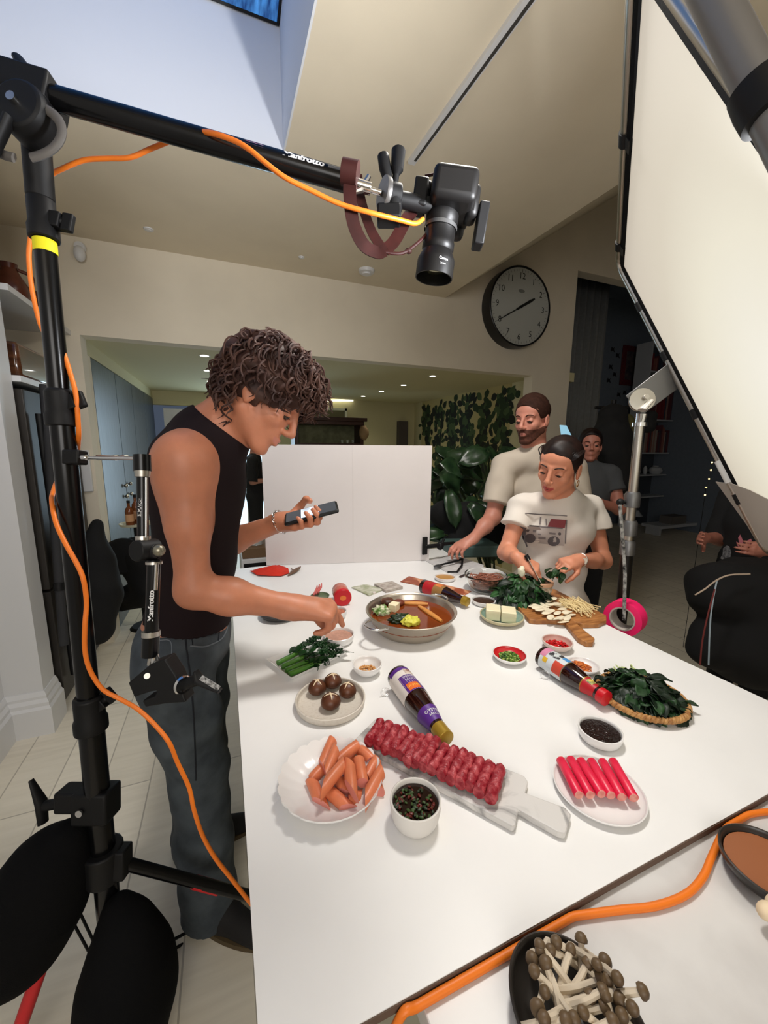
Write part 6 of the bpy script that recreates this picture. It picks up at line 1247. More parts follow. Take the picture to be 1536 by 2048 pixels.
M_hw = mat('near_black_hair', S(20, 12, 11), 0.5, col2=S(36, 22, 18), scale=30, spec=0.25)
face_details(wo, P, fr, s, M_hw, M_eye)
hsw = lambda x, y, z: np.maximum(np.maximum((x-0.020-z*0.72)*.8+0*y, -0.075-z+0*x), np.where(x > -0.005, -0.008-z+0.9*(x)+0*y, -1.0))
hair_cap(wo, P, fr, Mh, s, M_hw, hsw, r=(0.101, 0.081, 0.0885), c=(-0.012, 0, 0.047), amp=0.0010, sc=90)
c = MB(); R = random.Random(8)
c.ell(P(-0.105, 0, 0.0), (0.035, 0.035, 0.035), 16, 12)
for i in range(26):
    a = P(-0.10, R.uniform(-.02, .02), R.uniform(-.03, .01)); c.sweep(bez([a, a+(fr[0]*-0.03+fr[2]*-0.03)*s+fr[1]*R.uniform(-.02, .02), a+(fr[0]*R.uniform(-.06, -.03)+fr[2]*-0.06)*s+fr[1]*R.uniform(-.04, .03)], 4), [.003, .003, .003, .0028, .0024, .002, .0016, .001, .0005], 5)
for i in range(90):      # combed strands
    y0 = R.uniform(-0.075, 0.075); z0 = 0.075-abs(y0)*0.2; q = [P(0.070-abs(y0)*0.25, y0*0.9, z0), P(0.03, y0*1.12, z0+0.045-abs(y0)*0.35), P(-0.05, y0*1.0, 0.105-abs(y0)*0.4), P(-0.10, y0*0.4, 0.03)]; c.sweep(bez(q, 4), 0.0016, 4)
c.build('tied_hair', M_hw, wo)
c = MB()
g = 1
q = [P(-0.003, 0.083*g, -0.036)+fr[2]*(-0.014+0.014*math.cos(a))*s+fr[0]*0.011*math.sin(a)*s for a in np.linspace(0, 2*PI, 17)]; c.sweep(q, 0.0018, 6, caps=False)
c.build('hoop_earring', mat('gold_metal', S(226, 180, 90), 0.25, 1.0), wo)
M_tee = mat('white_cotton', S(218, 210, 200), 0.85, bump=0.08, bscale=500)
tee_n = lambda Pn: Pn+np.stack([np.sin(Pn[:, 2]*42+Pn[:, 1]*26+np.sin(Pn[:, 0]*25)*2), np.sin(Pn[:, 2]*35+Pn[:, 0]*30+1), np.sin(Pn[:, 0]*30+Pn[:, 1]*30)], 1)*0.0036
def tee(par, B, nb, Rs, Ls, elR, elL, pel, upc, fwd, m, hem, neckp, sl=0.42, infl=0.014, rs=0.062, name='t_shirt', h=0.005):
    def ex(f):
        for sh, e_ in ((Rs, elR), (Ls, elL)):
            a = sh; b = sh.lerp(e_, sl+0.15); g = Field(f.lo, f.lo+(f.n-1)*h, h); g.n = f.n; g.v = np.full(tuple(f.n), 1.0, np.float32); g.ax = f.ax
            g.cap(a, b, rs, rs+0.010, 0.02); d = (e_-sh).normalized(); g.plane(sh.lerp(e_, sl), d); k = 0.02; hh_ = np.maximum(k-np.abs(f.v-g.v), 0)/k; f.v = (np.minimum(f.v, g.v)-hh_*hh_*k/4).astype(np.float32)
    def sb_(f): f.cap(nb+upc*0.066+fwd*0.016, nb+upc*0.15+fwd*0.03, 0.050, 0.075, 0.006, True)
    B3 = Body(); B3.p = [q for q in B.p if q[0] == 'torso']
    lo, hi = B3.bounds(None, 0.10); f = Field(lo, hi, h); B3.fill(f, None, infl); f.cap(nb-upc*0.05+fwd*0.012, nb+upc*0.008+fwd*0.014, 0.068, 0.058, 0.03); ex(f); f.plane(hem, -upc); sb_(f); o = f.build(name, m, par, smooth_it=2, noisefn=tee_n); return o, f
o, tf = tee(wo, B, nb, Rs, Ls, elR, elL, pel, upc, fwd, M_tee, pel+upc*0.02, None)
tb_v = tf.bvh()
def printed(par, name, polys, m, bvh, src=O0, off=0.0014, div=6):
    """flat print: px polygons projected on the cloth"""
    c = MB()
    for poly in polys:
        n_ = len(poly); cxp = sum(p[0] for p in poly)/n_; cyp = sum(p[1] for p in poly)/n_; rows = []
        edge = []
        for i in range(n_):
            for k in range(3): edge.append((poly[i][0]+(poly[(i+1) % n_][0]-poly[i][0])*k/3, poly[i][1]+(poly[(i+1) % n_][1]-poly[i][1])*k/3))
        v = []; ok = True
        def hit(x, y):
            d = Vector(tuple(ray(x, y))).normalized(); h_, nn, i, dd = bvh.ray_cast(src, d)
            if h_ is None: return None
            if nn.dot(d) > 0: nn = -nn
            return h_+nn*off-d*0.001
        cc = hit(cxp, cyp)
        if cc is None: continue
        v.append(cc); E = len(edge)
        for j in range(1, 4):
            for (x, y) in edge:
                q = hit(cxp+(x-cxp)*j/3, cyp+(y-cyp)*j/3)
                if q is None: ok = False; q = cc
                v.append(q)
        f_ = [(0, 1+i, 1+(i+1) % E) for i in range(E)]+[(1+j*E+i, 1+(j+1)*E+i, 1+(j+1)*E+(i+1) % E, 1+j*E+(i+1) % E) for j in range(2) for i in range(E)]
        c.add(v, f_)
    return c.build(name, m, par)
def q2(pts): return [(820+x/3.2, 740+y/3.2) for x, y in pts]
def circ(x, y, rx, ry, n=14): return [(x+rx*math.cos(2*PI*i/n), y+ry*math.sin(2*PI*i/n)) for i in range(n)]
def tone(nm, c_): return mat(nm, c_, 0.8)
printed(wo, 'print_shadow', [q2([(705, 1000), (745, 1010), (740, 1080), (755, 1130), (725, 1130), (695, 1070)])], tone('print_grey', S(110, 104, 106)), tb_v)
printed(wo, 'print_boombox', [q2([(750, 1000), (990, 1020), (985, 1125), (745, 1100)])], tone('print_beige', S(176, 166, 160)), tb_v)
printed(wo, 'print_maroon_square', [q2([(905, 952), (998, 960), (990, 1012), (880, 1003)])], tone('print_maroon', S(136, 66, 70)), tb_v)
for cc_ in ((770, 1076, 34, 30), (920, 1095, 40, 32), (958, 1048, 10, 10), (755, 1026, 9, 9)): printed(wo, 'print_speaker', [q2(circ(*cc_))], tone('print_dark', S(92, 86, 88)), tb_v, off=0.0022)
printed(wo, 'print_handle', [q2([(760, 992), (978, 1010), (978, 1018), (760, 1001)]), q2([(778, 1022), (808, 1025), (808, 1040), (778, 1037)]), q2([(890, 1038), (932, 1042), (932, 1054), (890, 1050)]), q2([(820, 1045), (838, 1047), (838, 1056), (820, 1054)]), q2([(822, 1066), (868, 1070), (868, 1084), (822, 1080)]), q2([(832, 940), (842, 940), (836, 990), (828, 990)]), q2([(868, 950), (874, 950), (876, 995), (870, 995)]), q2([(735, 915), (1005, 930), (1005, 936), (735, 921)]), q2([(998, 960), (1006, 960), (998, 1110), (990, 1110)])], tone('print_mid', S(120, 112, 112)), tb_v, off=0.0022)
BJ = Body(); BJ.e('j', pel, (0.115, 0.160, 0.13), Mt, 0.04); 
for h_ in (hR, hL): BJ.ch('j', [h_, Vector((h_.x, h_.y, .47)), Vector((h_.x, h_.y, 0.1))], [0.095, 0.07, 0.06], 0.03)
clothes(wo, BJ, ['j'], 0.0, 'dark_jeans', mat('navy_jeans', S(26, 30, 40), 0.9), [(pel+upc*0.05, upc), (Vector((0, 0, .06)), (0, 0, -1))], 0.008, noise_=jeans_n)
clothes(wo, B, ['foot'], 0.008, 'shoes', M_shoe, [(Vector((0, 0, .11)), (0, 0, 1)), (Vector((0, 0, .003)), (0, 0, -1))], 0.008)
c = MB(); wd = (wrL-elL).normalized(); x_, y_, _ = basis(wd); c.sweep([wrL-wd*.012+(x_*math.cos(a)+y_*math.sin(a))*0.029 for a in np.linspace(0, 2*PI, 21)], 0.003, 6, caps=False); c.build('watch_band', M_metal, wo)
c = MB(); c.lathe([(0, -.004), (.013, -.004), (.013, .004), (0, .004)], wrL-wd*.012-cz*0.031+cy*0.0, tuple(-cz), 16); c.build('watch_face', mat('watch_white', S(214, 206, 190), 0.3), wo)
kf = thing('kitchen_knife', 'small kitchen knife held upright over the leafy greens', 'knife', tuple(atd(1070, 1140, 1.63)))
c = MB(); c.obox(atd(1068, 1142, 1.62), atd(1082, 1165, 1.60)-atd(1058, 1120, 1.64), (0.002, 0.020, 0.115), up=cz); c.build('blade', mat('knife_steel', S(190, 186, 180), 0.2, 0.9), kf, smooth=False)
c = MB(); c.cyl(atd(1052, 1110, 1.645), atd(1058, 1121, 1.64), 0.009); c.build('handle', M_black, kf)
c = MB(); R = random.Random(77)
for i in range(9): leaf(c, atd(1112+R.uniform(-14, 10), 1140+R.uniform(-4, 8), 1.615), camv(R.uniform(-1, .5), R.uniform(-.5, .6), -.4), camv(0, -1, 0), R.uniform(.03, .055), R.uniform(.010, .018), R.uniform(.3, 1.8), 0, R.uniform(-1, 1))
tag(c.build('held_greens', [M_sp], None, ang=80, solid=0.0006), 'sprig of dark leaves pinched in the left hand of the boombox shirt wearer', 'greens', kind='stuff')
c = MB(); c.ell(atd(1043, 1142, 1.615), (.014, .014, .022), 14, 10, noisef=lambda q: 0.3*noise.noise(q*90)); tag(c.build('garlic_piece', mat('garlic_white', S(240, 236, 210), 0.5), None), 'white vegetable chunk held over the leafy greens', 'vegetable')

# ------------------------------------------------ the tall man with the beard
tm = thing('person', 'tall bearded person in plain pale t-shirt leaning one hand on the back table', 'person', (1.75, 1.95, 0))
B = Body(); skm = skin('skin_fair', S(196, 132, 112)); s = 1.08
hC = atd(1064, 842, 2.22); P, fr, Mh = add_head(B, hC, camv(-0.72, 0.20, -0.62), camv(-0.05, -0.95, -0.2), s)
nb = atd(1070, 905, 2.28); B.c('neck', P(-0.02, 0, -0.03), nb, 0.058*s, 0.062, 0.03); B.c('neck', P(0.01, 0, -0.06), nb-camv(0.2, 0, 0)*0.02, 0.05, 0.055, 0.03)
chest = atd(1078, 985, 2.34); pel = atd(1085, 1170, 2.36); fwd = camv(-0.5, 0.05, -0.85); fwd, latn, upc = frame(fwd, chest-pel); Mt = Mx(fwd, latn, upc)
Rs = atd(1008, 935, 2.32); Ls = atd(1148, 938, 2.40)
B.e('torso', chest, (0.12, 0.18, 0.17), Mt, 0.05); B.e('torso', chest.lerp(pel, 0.5), (0.11, 0.155, 0.18), Mt, 0.05); B.e('torso', pel, (0.12, 0.165, 0.12), Mt, 0.05)
for sh in (Rs, Ls): B.c('torso', sh.lerp(nb, .1), nb-upc*0.03, 0.055, 0.06, 0.05)
elR = atd(985, 1035, 2.30); wrR = atd(946, 1078, 2.18); elL = atd(1165, 1060, 2.42); wrL = atd(1150, 1130, 2.35)
for (sh, e_, w_) in ((Rs, elR, wrR), (Ls, elL, wrL)):
    B.c('uparm', sh, e_, 0.056, 0.044, 0.03); B.c('arm', e_, e_.lerp(w_, .4), 0.043, 0.041, 0.03); B.c('arm', e_.lerp(w_, .4), w_, 0.041, 0.027, 0.03)
add_hand(B, 'arm', wrR, camv(-0.85, 0.40, -0.3), camv(-0.2, -0.85, -0.4), -1, 1.05, curl=((0.25, 0.55, 0.3), (0.45, 0.6, 0.4), (0.6, 0.7, 0.4), (0.7, 0.7, 0.4)), spread=0.2, thumb=((0.45, 0.8, -0.5), (0.6, 0.5, -0.7), (0.6, 0.3, -0.8)))
add_hand(B, 'arm', wrL, camv(-.3, 0.9, -.2), camv(0.8, 0, -.5), 1, 1.0)
for g in (-1, 1):
    h_ = pel+latn*0.09*g-upc*0.05; k_ = Vector((h_.x, h_.y, 0.52)); a_ = Vector((h_.x, h_.y, 0.09)); B.ch('leg', [h_, k_, a_], [0.088, 0.058, 0.038], 0.03); B.c('foot', a_-Vector((0, 0, .04)), a_+Vector((fwd.x*.17, fwd.y*.17, -0.055)), 0.037, 0.028, 0.02)
lo, hi = B.bounds(); f = Field(lo, hi, 0.0046); B.fill(f); f.build('body', [skm, skin('lips_pale', S(170, 108, 94))], tm, matfn=matfn(P, s, Mh), smooth_it=1)
M_hb = mat('short_brown_hair', S(52, 30, 22), 0.8, spec=0.2, var=0.2, scale=60, bump=0.5, bscale=300); M_bd = mat('brown_beard', S(82, 44, 30), 0.8, var=0.25, scale=80, bump=0.6, bscale=400)
face_details(tm, P, fr, s, M_hb, M_eye)
hsm = lambda x, y, z: np.maximum(np.maximum((x-0.024-z*0.72)*.8, -0.055-z+0*x), np.where(x > -0.022, 0.012-z+0.0*x+0*y, -1.0))
hair_cap(tm, P, fr, Mh, s, M_hb, hsm, r=(0.102, 0.081, 0.095), c=(-0.010, 0, 0.047), amp=0.0015, sc=120)
def bshape(x, y, z): return np.maximum(np.maximum(z+0.040-0.35*np.maximum(0, 0.045-x), -x+0.0), np.maximum(0.009-np.sqrt(((x-0.095)/2.0)**2+((y)/2.2)**2+(z+0.061)**2), -0.125-z+0*x))
f = Field(P(0, 0, 0)-Vector((.22, .22, .22)), P(0, 0, 0)+Vector((.22, .22, .22)), 0.0035); B.fill(f, ['head'], 0.0035); Pi = np.array(P(0, 0, 0)); Ma = np.array(Mh); X, Y, Z = f.grids(); q = [((X-Pi[0])*Ma[0, i]+(Y-Pi[1])*Ma[1, i]+(Z-Pi[2])*Ma[2, i])/s for i in range(3)]
f.v = np.maximum(f.v, bshape(*q)).astype(np.float32); f.build('beard', M_bd, tm, smooth_it=1)
tee(tm, B, nb, Rs, Ls, elR, elL, pel, upc, fwd, mat('pale_sand_cotton', S(196, 184, 168), 0.85, bump=0.08, bscale=400), pel-upc*0.03, None, sl=0.72, infl=0.022, rs=0.075, h=0.006)
BJ = Body(); BJ.e('j', pel, (0.13, 0.17, 0.13), Mt, 0.04)
for g in (-1, 1): h_ = pel+latn*0.09*g-upc*0.05; BJ.ch('j', [h_, Vector((h_.x, h_.y, .5)), Vector((h_.x, h_.y, 0.1))], [0.1, 0.08, 0.075], 0.03)
clothes(tm, BJ, ['j'], 0.0, 'trousers', M_cloth_blk, [(pel+upc*0.04, upc), (Vector((0, 0, .05)), (0, 0, -1))], 0.010, noise_=jeans_n)

clothes(tm, B, ['foot'], 0.008, 'shoes', M_shoe, [(Vector((0, 0, .11)), (0, 0, 1)), (Vector((0, 0, .003)), (0, 0, -1))], 0.008)
# ------------------------------------------------ people in the dim background
def simple_person(label, px, D_, facing, h_face, m_skin, m_hair_, m_top_, m_leg, scale=1.0, arms='down', sleeve=0.4, name='person', hairlen=0.0, hgrid=0.006, loc=None, head_pitch=0.1):
    hC = atd(px[0], px[1], D_); s = scale; t = thing('person', label, 'person', (hC.x, hC.y, 0)); B = Body(); fw = Vector(facing).normalized(); up = Vector((0, 0, 1)); fw, lf, up = frame(fw, up)
    fh = (fw-up*head_pitch).normalized(); P, fr, Mh = add_head(B, hC, fh, up, s*1.0); nb = hC-up*0.145*s-fw*0.03; chest = nb-up*0.19*s; foot = 0.0; pel = Vector((chest.x, chest.y, max(0.9*s, chest.z-0.36))); Mt = Mx(fw, lf, up)
    B.c('neck', P(-0.02, 0, -0.03), nb, 0.052*s, 0.056, 0.03); B.e('torso', chest, (0.115*s, 0.165*s, 0.17*s), Mt, 0.05); B.e('torso', chest.lerp(pel, .5), (0.1*s, 0.14*s, 0.17*s), Mt, 0.05); B.e('torso', pel, (0.115*s, 0.16*s, 0.12*s), Mt, 0.05)
    sh = [nb-up*0.055*s+lf*0.165*s*g for g in (1, -1)]; jt = []
    for g, q in zip((1, -1), sh):
        B.c('torso', q.lerp(nb, .15), nb-up*0.03, 0.05, 0.055, 0.05)
        if arms == 'cross': e_ = q-up*0.27*s+lf*0.06*g+fw*0.03; w_ = e_+fw*0.17*s-lf*0.16*g+up*0.04
        elif arms == 'front': e_ = q-up*0.28*s+lf*0.03*g; w_ = e_+fw*0.23*s-lf*0.05*g+up*0.02
        else: e_ = q-up*0.29*s+lf*0.05*g; w_ = e_-up*0.25*s+fw*0.06
        jt.append(e_); B.c('uparm', q, e_, 0.052*s, 0.042*s, 0.03); B.c('arm', e_, w_, 0.041*s, 0.026*s, 0.03); d = (w_-e_).normalized(); nn = lf*g if arms != 'cross' else up; add_hand(B, 'arm', w_, d, nn, g, 0.95*s, curl=((.3, .4, .3),)*4)
    for g in (1, -1):
        h0 = pel+lf*0.085*g-up*0.04; k0 = Vector((h0.x, h0.y, 0.5*s)); a0 = Vector((h0.x, h0.y, 0.085)); B.ch('leg', [h0, k0, a0], [0.085, 0.056, 0.038], 0.03); B.c('foot', a0-up*0.035, a0+fw*0.16-up*0.05, 0.035, 0.027, 0.02)
    lo, hi = B.bounds(); f = Field(lo, hi, hgrid); B.fill(f); f.build('body', [m_skin, m_skin], t, smooth_it=1); face_details(t, P, fr, s, m_hair_, M_eye)
    hz = lambda x, y, z: np.maximum(np.maximum((x-0.022-z*0.72)*.8, -0.07-z+0*x), np.where(x > -0.005, -0.0-z+0.6*x+0*y, -1.0))
    hair_cap(t, P, fr, Mh, s, m_hair_, hz, r=(0.106, 0.085, 0.094), c=(-0.012, 0, 0.048), amp=0.002, h=0.006, extra=[((-0.12, 0, 0.02), (0.03, 0.03, 0.035))] if hairlen else ())
    if hairlen:
        c = MB(); a = P(-0.14, 0, 0.03); c.sweep(bez([a, a-fr[0]*0.03-up*0.04, a-fr[0]*0.02-up*hairlen], 5), [.02, .025, .026, .026, .025, .024, .022, .018, .012, .008, .004], 10); c.build('ponytail', m_hair_, t)
    tee(t, B, nb, sh[1], sh[0], jt[1], jt[0], pel, up, fw, m_top_, pel-up*0.02, None, sl=sleeve, infl=0.016, rs=0.066*s, h=0.008)
    BJ = Body(); BJ.e('j', pel, (0.125, 0.168, 0.13), Mt, 0.04)
    for g in (1, -1): h0 = pel+lf*0.085*g-up*0.04; BJ.ch('j', [h0, Vector((h0.x, h0.y, .5)), Vector((h0.x, h0.y, 0.1))], [0.097, 0.075, 0.065], 0.03)
    clothes(t, BJ, ['j'], 0.0, 'trousers', m_leg, [(pel+up*0.05, up), (Vector((0, 0, .05)), (0, 0, -1))], 0.012)
    clothes(t, B, ['foot'], 0.008, 'shoes', M_shoe, [(Vector((0, 0, .11)), (0, 0, 1)), (Vector((0, 0, .003)), (0, 0, -1))], 0.008); return t, P, fr, Mt, chest
M_char = mat('charcoal_cotton', S(62, 64, 66), 0.9); M_blkc = mat('black_jersey', S(18, 18, 20), 0.9)
simple_person('dark haired person in charcoal t-shirt watching from the dim room behind', (1180, 893), 2.95, camv(-0.35, 0, -1), 0, skin('skin_dim', S(170, 110, 92)), M_hw, M_char, M_blkc, 0.97, arms='cross', sleeve=0.5)
simple_person('person dressed in black with ponytail facing away in the far kitchen', (512, 893), 5.3, camv(1.0, 0, 0.2), 0, skin('skin_far', S(170, 120, 100)), M_hw, M_blkc, M_blkc, 0.95, arms='front', sleeve=1.0, hairlen=0.16, hgrid=0.008, head_pitch=0.3)
# ================================================================ KITCHEN AND ROOMS BEHIND
# recessed downlights
M_lamp = mat('downlight_glow', S(255, 250, 235), 0.3, emit=(1.0, 0.93, 0.76), es=9.0)
dl = [(-0.1, 3.86), (-0.1, 4.61), (-0.1, 5.36), (2.15, 3.94), (2.14, 4.67), (2.10, 5.32), (2.05, 5.96)]
nm_ = ['nearest downlight of the left kitchen row', 'middle downlight of the left kitchen row', 'farthest downlight of the left kitchen row', 'nearest downlight of the right kitchen row', 'second nearest downlight of the right kitchen row', 'third downlight back in the right kitchen row', 'farthest downlight of the right kitchen row']
for (x, y), lb in zip(dl, nm_):
    t = thing('downlight', lb, 'ceiling light', (x, y, KZ), 'recessed kitchen downlights')
    MB().lathe([(0.034, -0.004), (0.046, -0.004), (0.046, 0.002), (0.034, 0.002), (0.034, -0.004)], (x, y, KZ), n=24).build('trim_ring', M_white, t)
    MB().lathe([(0, -0.003), (0.033, -0.003), (0.033, 0.0), (0, 0.0)], (x, y, KZ), n=24).build('lens', M_lamp, t)
    spot('downlight_beam', (x, y, KZ-0.02), (x, y, 0), 10, (1.0, 0.92, 0.72), 130, 1.0, 0.03)
# ceiling fittings in the main room
def rose(px, py, r, h, name, label, cat, plane='ceil'):
    p = atz(px, py, CZ); MB().lathe([(0, -h), (r*0.5, -h), (r*0.55, -h*0.7), (r*0.9, -h*0.6), (r, -h*0.1), (r, 0), (0, 0)], p, n=28).build(name, M_white, None)
    o = bpy.data.objects[name] if name in bpy.data.objects else None; return tag([q for q in C.objects if q.name.startswith(name)][-1], label, cat)
rose(733, 540, 0.065, 0.035, 'smoke_alarm', 'round white smoke alarm on the ceiling near the back wall', 'smoke alarm')
rose(603, 514, 0.022, 0.010, 'ceiling_spot', 'small recessed ceiling disc left of the smoke alarm', 'ceiling light'); rose(297, 458, 0.030, 0.010, 'ceiling_spot', 'small recessed ceiling disc above the stand knob on the left', 'ceiling light')
tr = thing('track_rail', 'long white lighting track on the sloping bright ceiling', 'lighting track', (0.94, 1.6, CZ))
a_, b_ = atz(822, 322, CZ), atz(1052, 0, CZ); b_ = a_+(b_-a_)*1.5
c = MB(); c.obox((a_+b_)/2-Vector((0, 0, .008)), b_-a_, (0.036, 0.016, (b_-a_).length), up=(0, 0, 1)); c.build('rail', M_white, tr, smooth=False)
c = MB(); c.obox((a_+b_)/2-Vector((-0.006, 0, .0165)), b_-a_, (0.012, 0.002, (b_-a_).length-0.06), up=(0, 0, 1)); c.build('slot', mat('track_slot', S(60, 58, 54), 0.6), tr, smooth=False)
pv_ = aty(160, 495, YB-0.01); c = MB(); c.lathe([(0, -.02), (.03, -.02), (.036, .0), (0, .0)], pv_, (0, 1, 0), 20); c.ell(pv_+Vector((0, -.03, -.05)), (.035, .03, .05)); tag(c.build('motion_sensor', M_white, None), 'small pale sensor at the top left corner of the back wall', 'sensor')
# wall clock
ct = Vector(aty(1030, 613, YB)); ct = Vector((2.865, YB, H+1.43)); cc = Vector(aty(1041, 614, YB-0.12)); ct = Vector((cc.x, YB, cc.z))
ck_ = thing('wall_clock', 'big round black rimmed wall clock on the back wall', 'clock', tuple(ct)); rc_ = 0.372
MB().lathe([(0, 0), (rc_, 0), (rc_+0.003, 0.02), (rc_, 0.128), (rc_-0.006, 0.132), (rc_-0.016, 0.13), (rc_-0.018, 0.118), (0, 0.118)], ct, (0, -1, 0), 64).build('case', mat('clock_case', S(14, 14, 16), 0.35), ck_)
MB().lathe([(0, 0.118), (rc_-0.017, 0.118), (rc_-0.017, 0.1215), (0, 0.1215)], ct, (0, -1, 0), 64).build('dial', mat('clock_dial', S(176, 178, 172), 0.6), ck_)
fp = ct+Vector((0, -0.1225, 0)); M_num = mat('clock_print', S(22, 24, 22), 0.6)
c = MB()
for k in range(1, 13):
    a = PI/2-k*PI/6; text_on(c, str(k), 0.082, fp+Vector((math.cos(a)*0.28, 0, math.sin(a)*0.28)), (1, 0, 0), (0, 0, 1), bold=0)
c.build('numerals', M_num, ck_, smooth=False)
c = MB()
for k in range(60):
    a = k*PI/30; l_ = 0.02 if k % 5 else 0.032; d = Vector((math.cos(a), 0, math.sin(a))); c.obox(fp+d*(rc_-0.03-l_/2), d, (0.0025 if k % 5 else 0.005, 0.001, l_), up=(0, 1, 0))
c.build('minute_marks', mat('minute_print', S(90, 92, 90), 0.6), ck_, smooth=False)
MB().lathe([(0, 0), (.04, 0), (.04, .0006), (0, .0006)], fp+Vector((0, -0.0, 0.145)), (0, -1, 0), 20, sy=0.4).build('dial_emblem', mat('emblem_grey', S(120, 122, 118), 0.6), ck_)
def hand(ang, L_, w0, nm, off, tail=0.06):
    d = Vector((math.sin(ang), 0, math.cos(ang))); s_ = Vector((d.z, 0, -d.x)); o = fp+Vector((0, -off, 0)); c = MB()
    c.prism([o-d*tail-s_*w0*.7, o-d*tail+s_*w0*.7, o+d*L_*.7+s_*w0, o+d*L_+s_*w0*.5, o+d*L_-s_*w0*.5, o+d*L_*.7-s_*w0], (0, 0, 0), (0, -0.002, 0)); c.build(nm, M_num, ck_, smooth=False)
hand(math.radians(60), 0.19, 0.014, 'hour_hand', 0.004); hand(math.radians(240), 0.275, 0.006, 'minute_hand', 0.008, 0.10)
MB().cyl(fp, fp+Vector((0, -0.014, 0)), 0.014).build('hub', M_num, ck_)
# tall dark cabinets on the left
M_cab = mat('blue_black_wood', S(74, 84, 90), 0.32, col2=S(52, 60, 64), scale=10, stretch=(1, 6, 0.4))
ys = [3.70, 4.42, 5.14, 5.86, 6.58]
for i in range(4):
    lb = ['nearest tall dark cabinet in the kitchen on the left', 'second tall dark cabinet from the front on the left', 'third tall dark cabinet from the front on the left', 'farthest tall dark cabinet beside the white kitchen door'][i]
    t = thing('tall_cabinet', lb, 'cabinet', (CXL-0.3, (ys[i]+ys[i+1])/2, 0), 'tall dark kitchen cabinets'); MB().box((CXL-0.6, ys[i]+.004, 0), (CXL-0.02, ys[i+1]-.004, H+0.635)).build('body', M_cab, t, smooth=False)
    o = MB().box((CXL-0.019, ys[i]+.006, 0.08), (CXL, ys[i+1]-.006, H+0.63)).build('door', M_cab, t, smooth=False, bevel=0.002)
    y_ = ys[i]+0.10 if i % 2 else ys[i+1]-0.10
    for z_ in (1.06, 1.16): MB().ell((CXL+0.022, y_, z_), 0.018, 14, 10).cyl((CXL, y_, z_), (CXL+.02, y_, z_), 0.006).build('knob', M_metal, o)
c = MB(); c.box((-0.978, YB+.131, 0), (CXL-.0, 3.695, H+0.635)); struct('trim_4', c, M_wall, smooth=False)
# alcove: shelves, fridge, jug and wooden box
for z_, lb in ((H+0.765, 'white shelf with a brown jug in the left alcove'), (H+0.335, 'white shelf carrying a shiny brown box above the dark fridge')):
    tag(MB().box((-1.6, 2.625, z_-0.03), (-0.93, YB-.002, z_)).build('alcove_shelf', M_white, None, smooth=False), lb, 'shelf', 'shelves in the left alcove')
jg = Vector((-1.05, 3.0, H+0.765)); t = thing('jug', 'dark brown glazed jug on the upper alcove shelf', 'jug', tuple(jg)); M_br = mat('brown_glaze', S(92, 46, 30), 0.3, var=0.2)
MB().lathe([(r_*.8, h_*.85) for r_, h_ in [(0, 0), (.07, 0), (.105, .06), (.10, .12), (.06, .19), (.045, .22), (.055, .25), (.05, .25), (.04, .22), (0, .2)]], jg, n=28).build('jug_body', M_br, t); MB().sweep(bez([jg+Vector((.038, .01, .19)), jg+Vector((.09, .04, .17)), jg+Vector((.08, .02, .09))], 5), .010, 8).build('handle', M_br, t)
MB().lathe([(0, 0), (.05, 0), (.09, .05), (.08, .12), (.04, .16), (0, .16)], jg+Vector((0.0, .27, 0)), n=24).build('vase', M_br, None); tag([q for q in C.objects if q.name == 'vase'][0], 'second brown pot behind the jug on the alcove shelf', 'vase')
tag(MB().box((-1.35, 2.72, H+0.336), (-0.96, 3.40, H+0.52)).build('storage_box', mat('shiny_brown_lacquer', S(104, 64, 40), 0.15, col2=S(70, 40, 24), scale=12, stretch=(1, 1, 5), coat=0.8), None, bevel=0.02), 'glossy brown box on the lower alcove shelf', 'box')
t = thing('fridge', 'tall dark fridge standing in the left alcove', 'fridge', (-1.25, 3.05, 0)); M_fr = mat('dark_fridge_steel', S(52, 48, 44), 0.5, 0.0)
MB().box((-1.58, 2.66, 0.03), (-0.99, 3.44, H+0.28)).build('body', M_black, t, smooth=False, bevel=.004)
for a, b in ((0.05, 0.72), (0.735, H+0.275)): o = MB().box((-0.988, 2.665, a), (-0.945, 3.435, b)).build('door', M_fr, t, smooth=False, bevel=.004); MB().cyl((-0.915, 2.74, a+.12), (-0.915, 2.74, b-.12), 0.016).build('handle', M_black, o)
t = thing('black_pole', 'grey padded rail standing against the dark fridge', 'pole', (-0.87, 2.85, 0)); MB().cyl(atx(88, 770, -.89), atx(128, 1290, -.89), 0.022).build('tube', mat('charcoal_foam', S(44, 44, 46), 0.8), t); MB().cyl(atx(118, 1165, -.89), atx(119, 1180, -.89), 0.026).build('joint', M_black, t)
# white and bright things between alcove and cabinets
tag(MB().box((-0.99, YB-0.03, 1.20), (-0.90, YB-.003, 1.50)).build('wall_switch', M_white, None, bevel=.003), 'white plastic wall unit on the jamb left of the cabinets', 'switch')
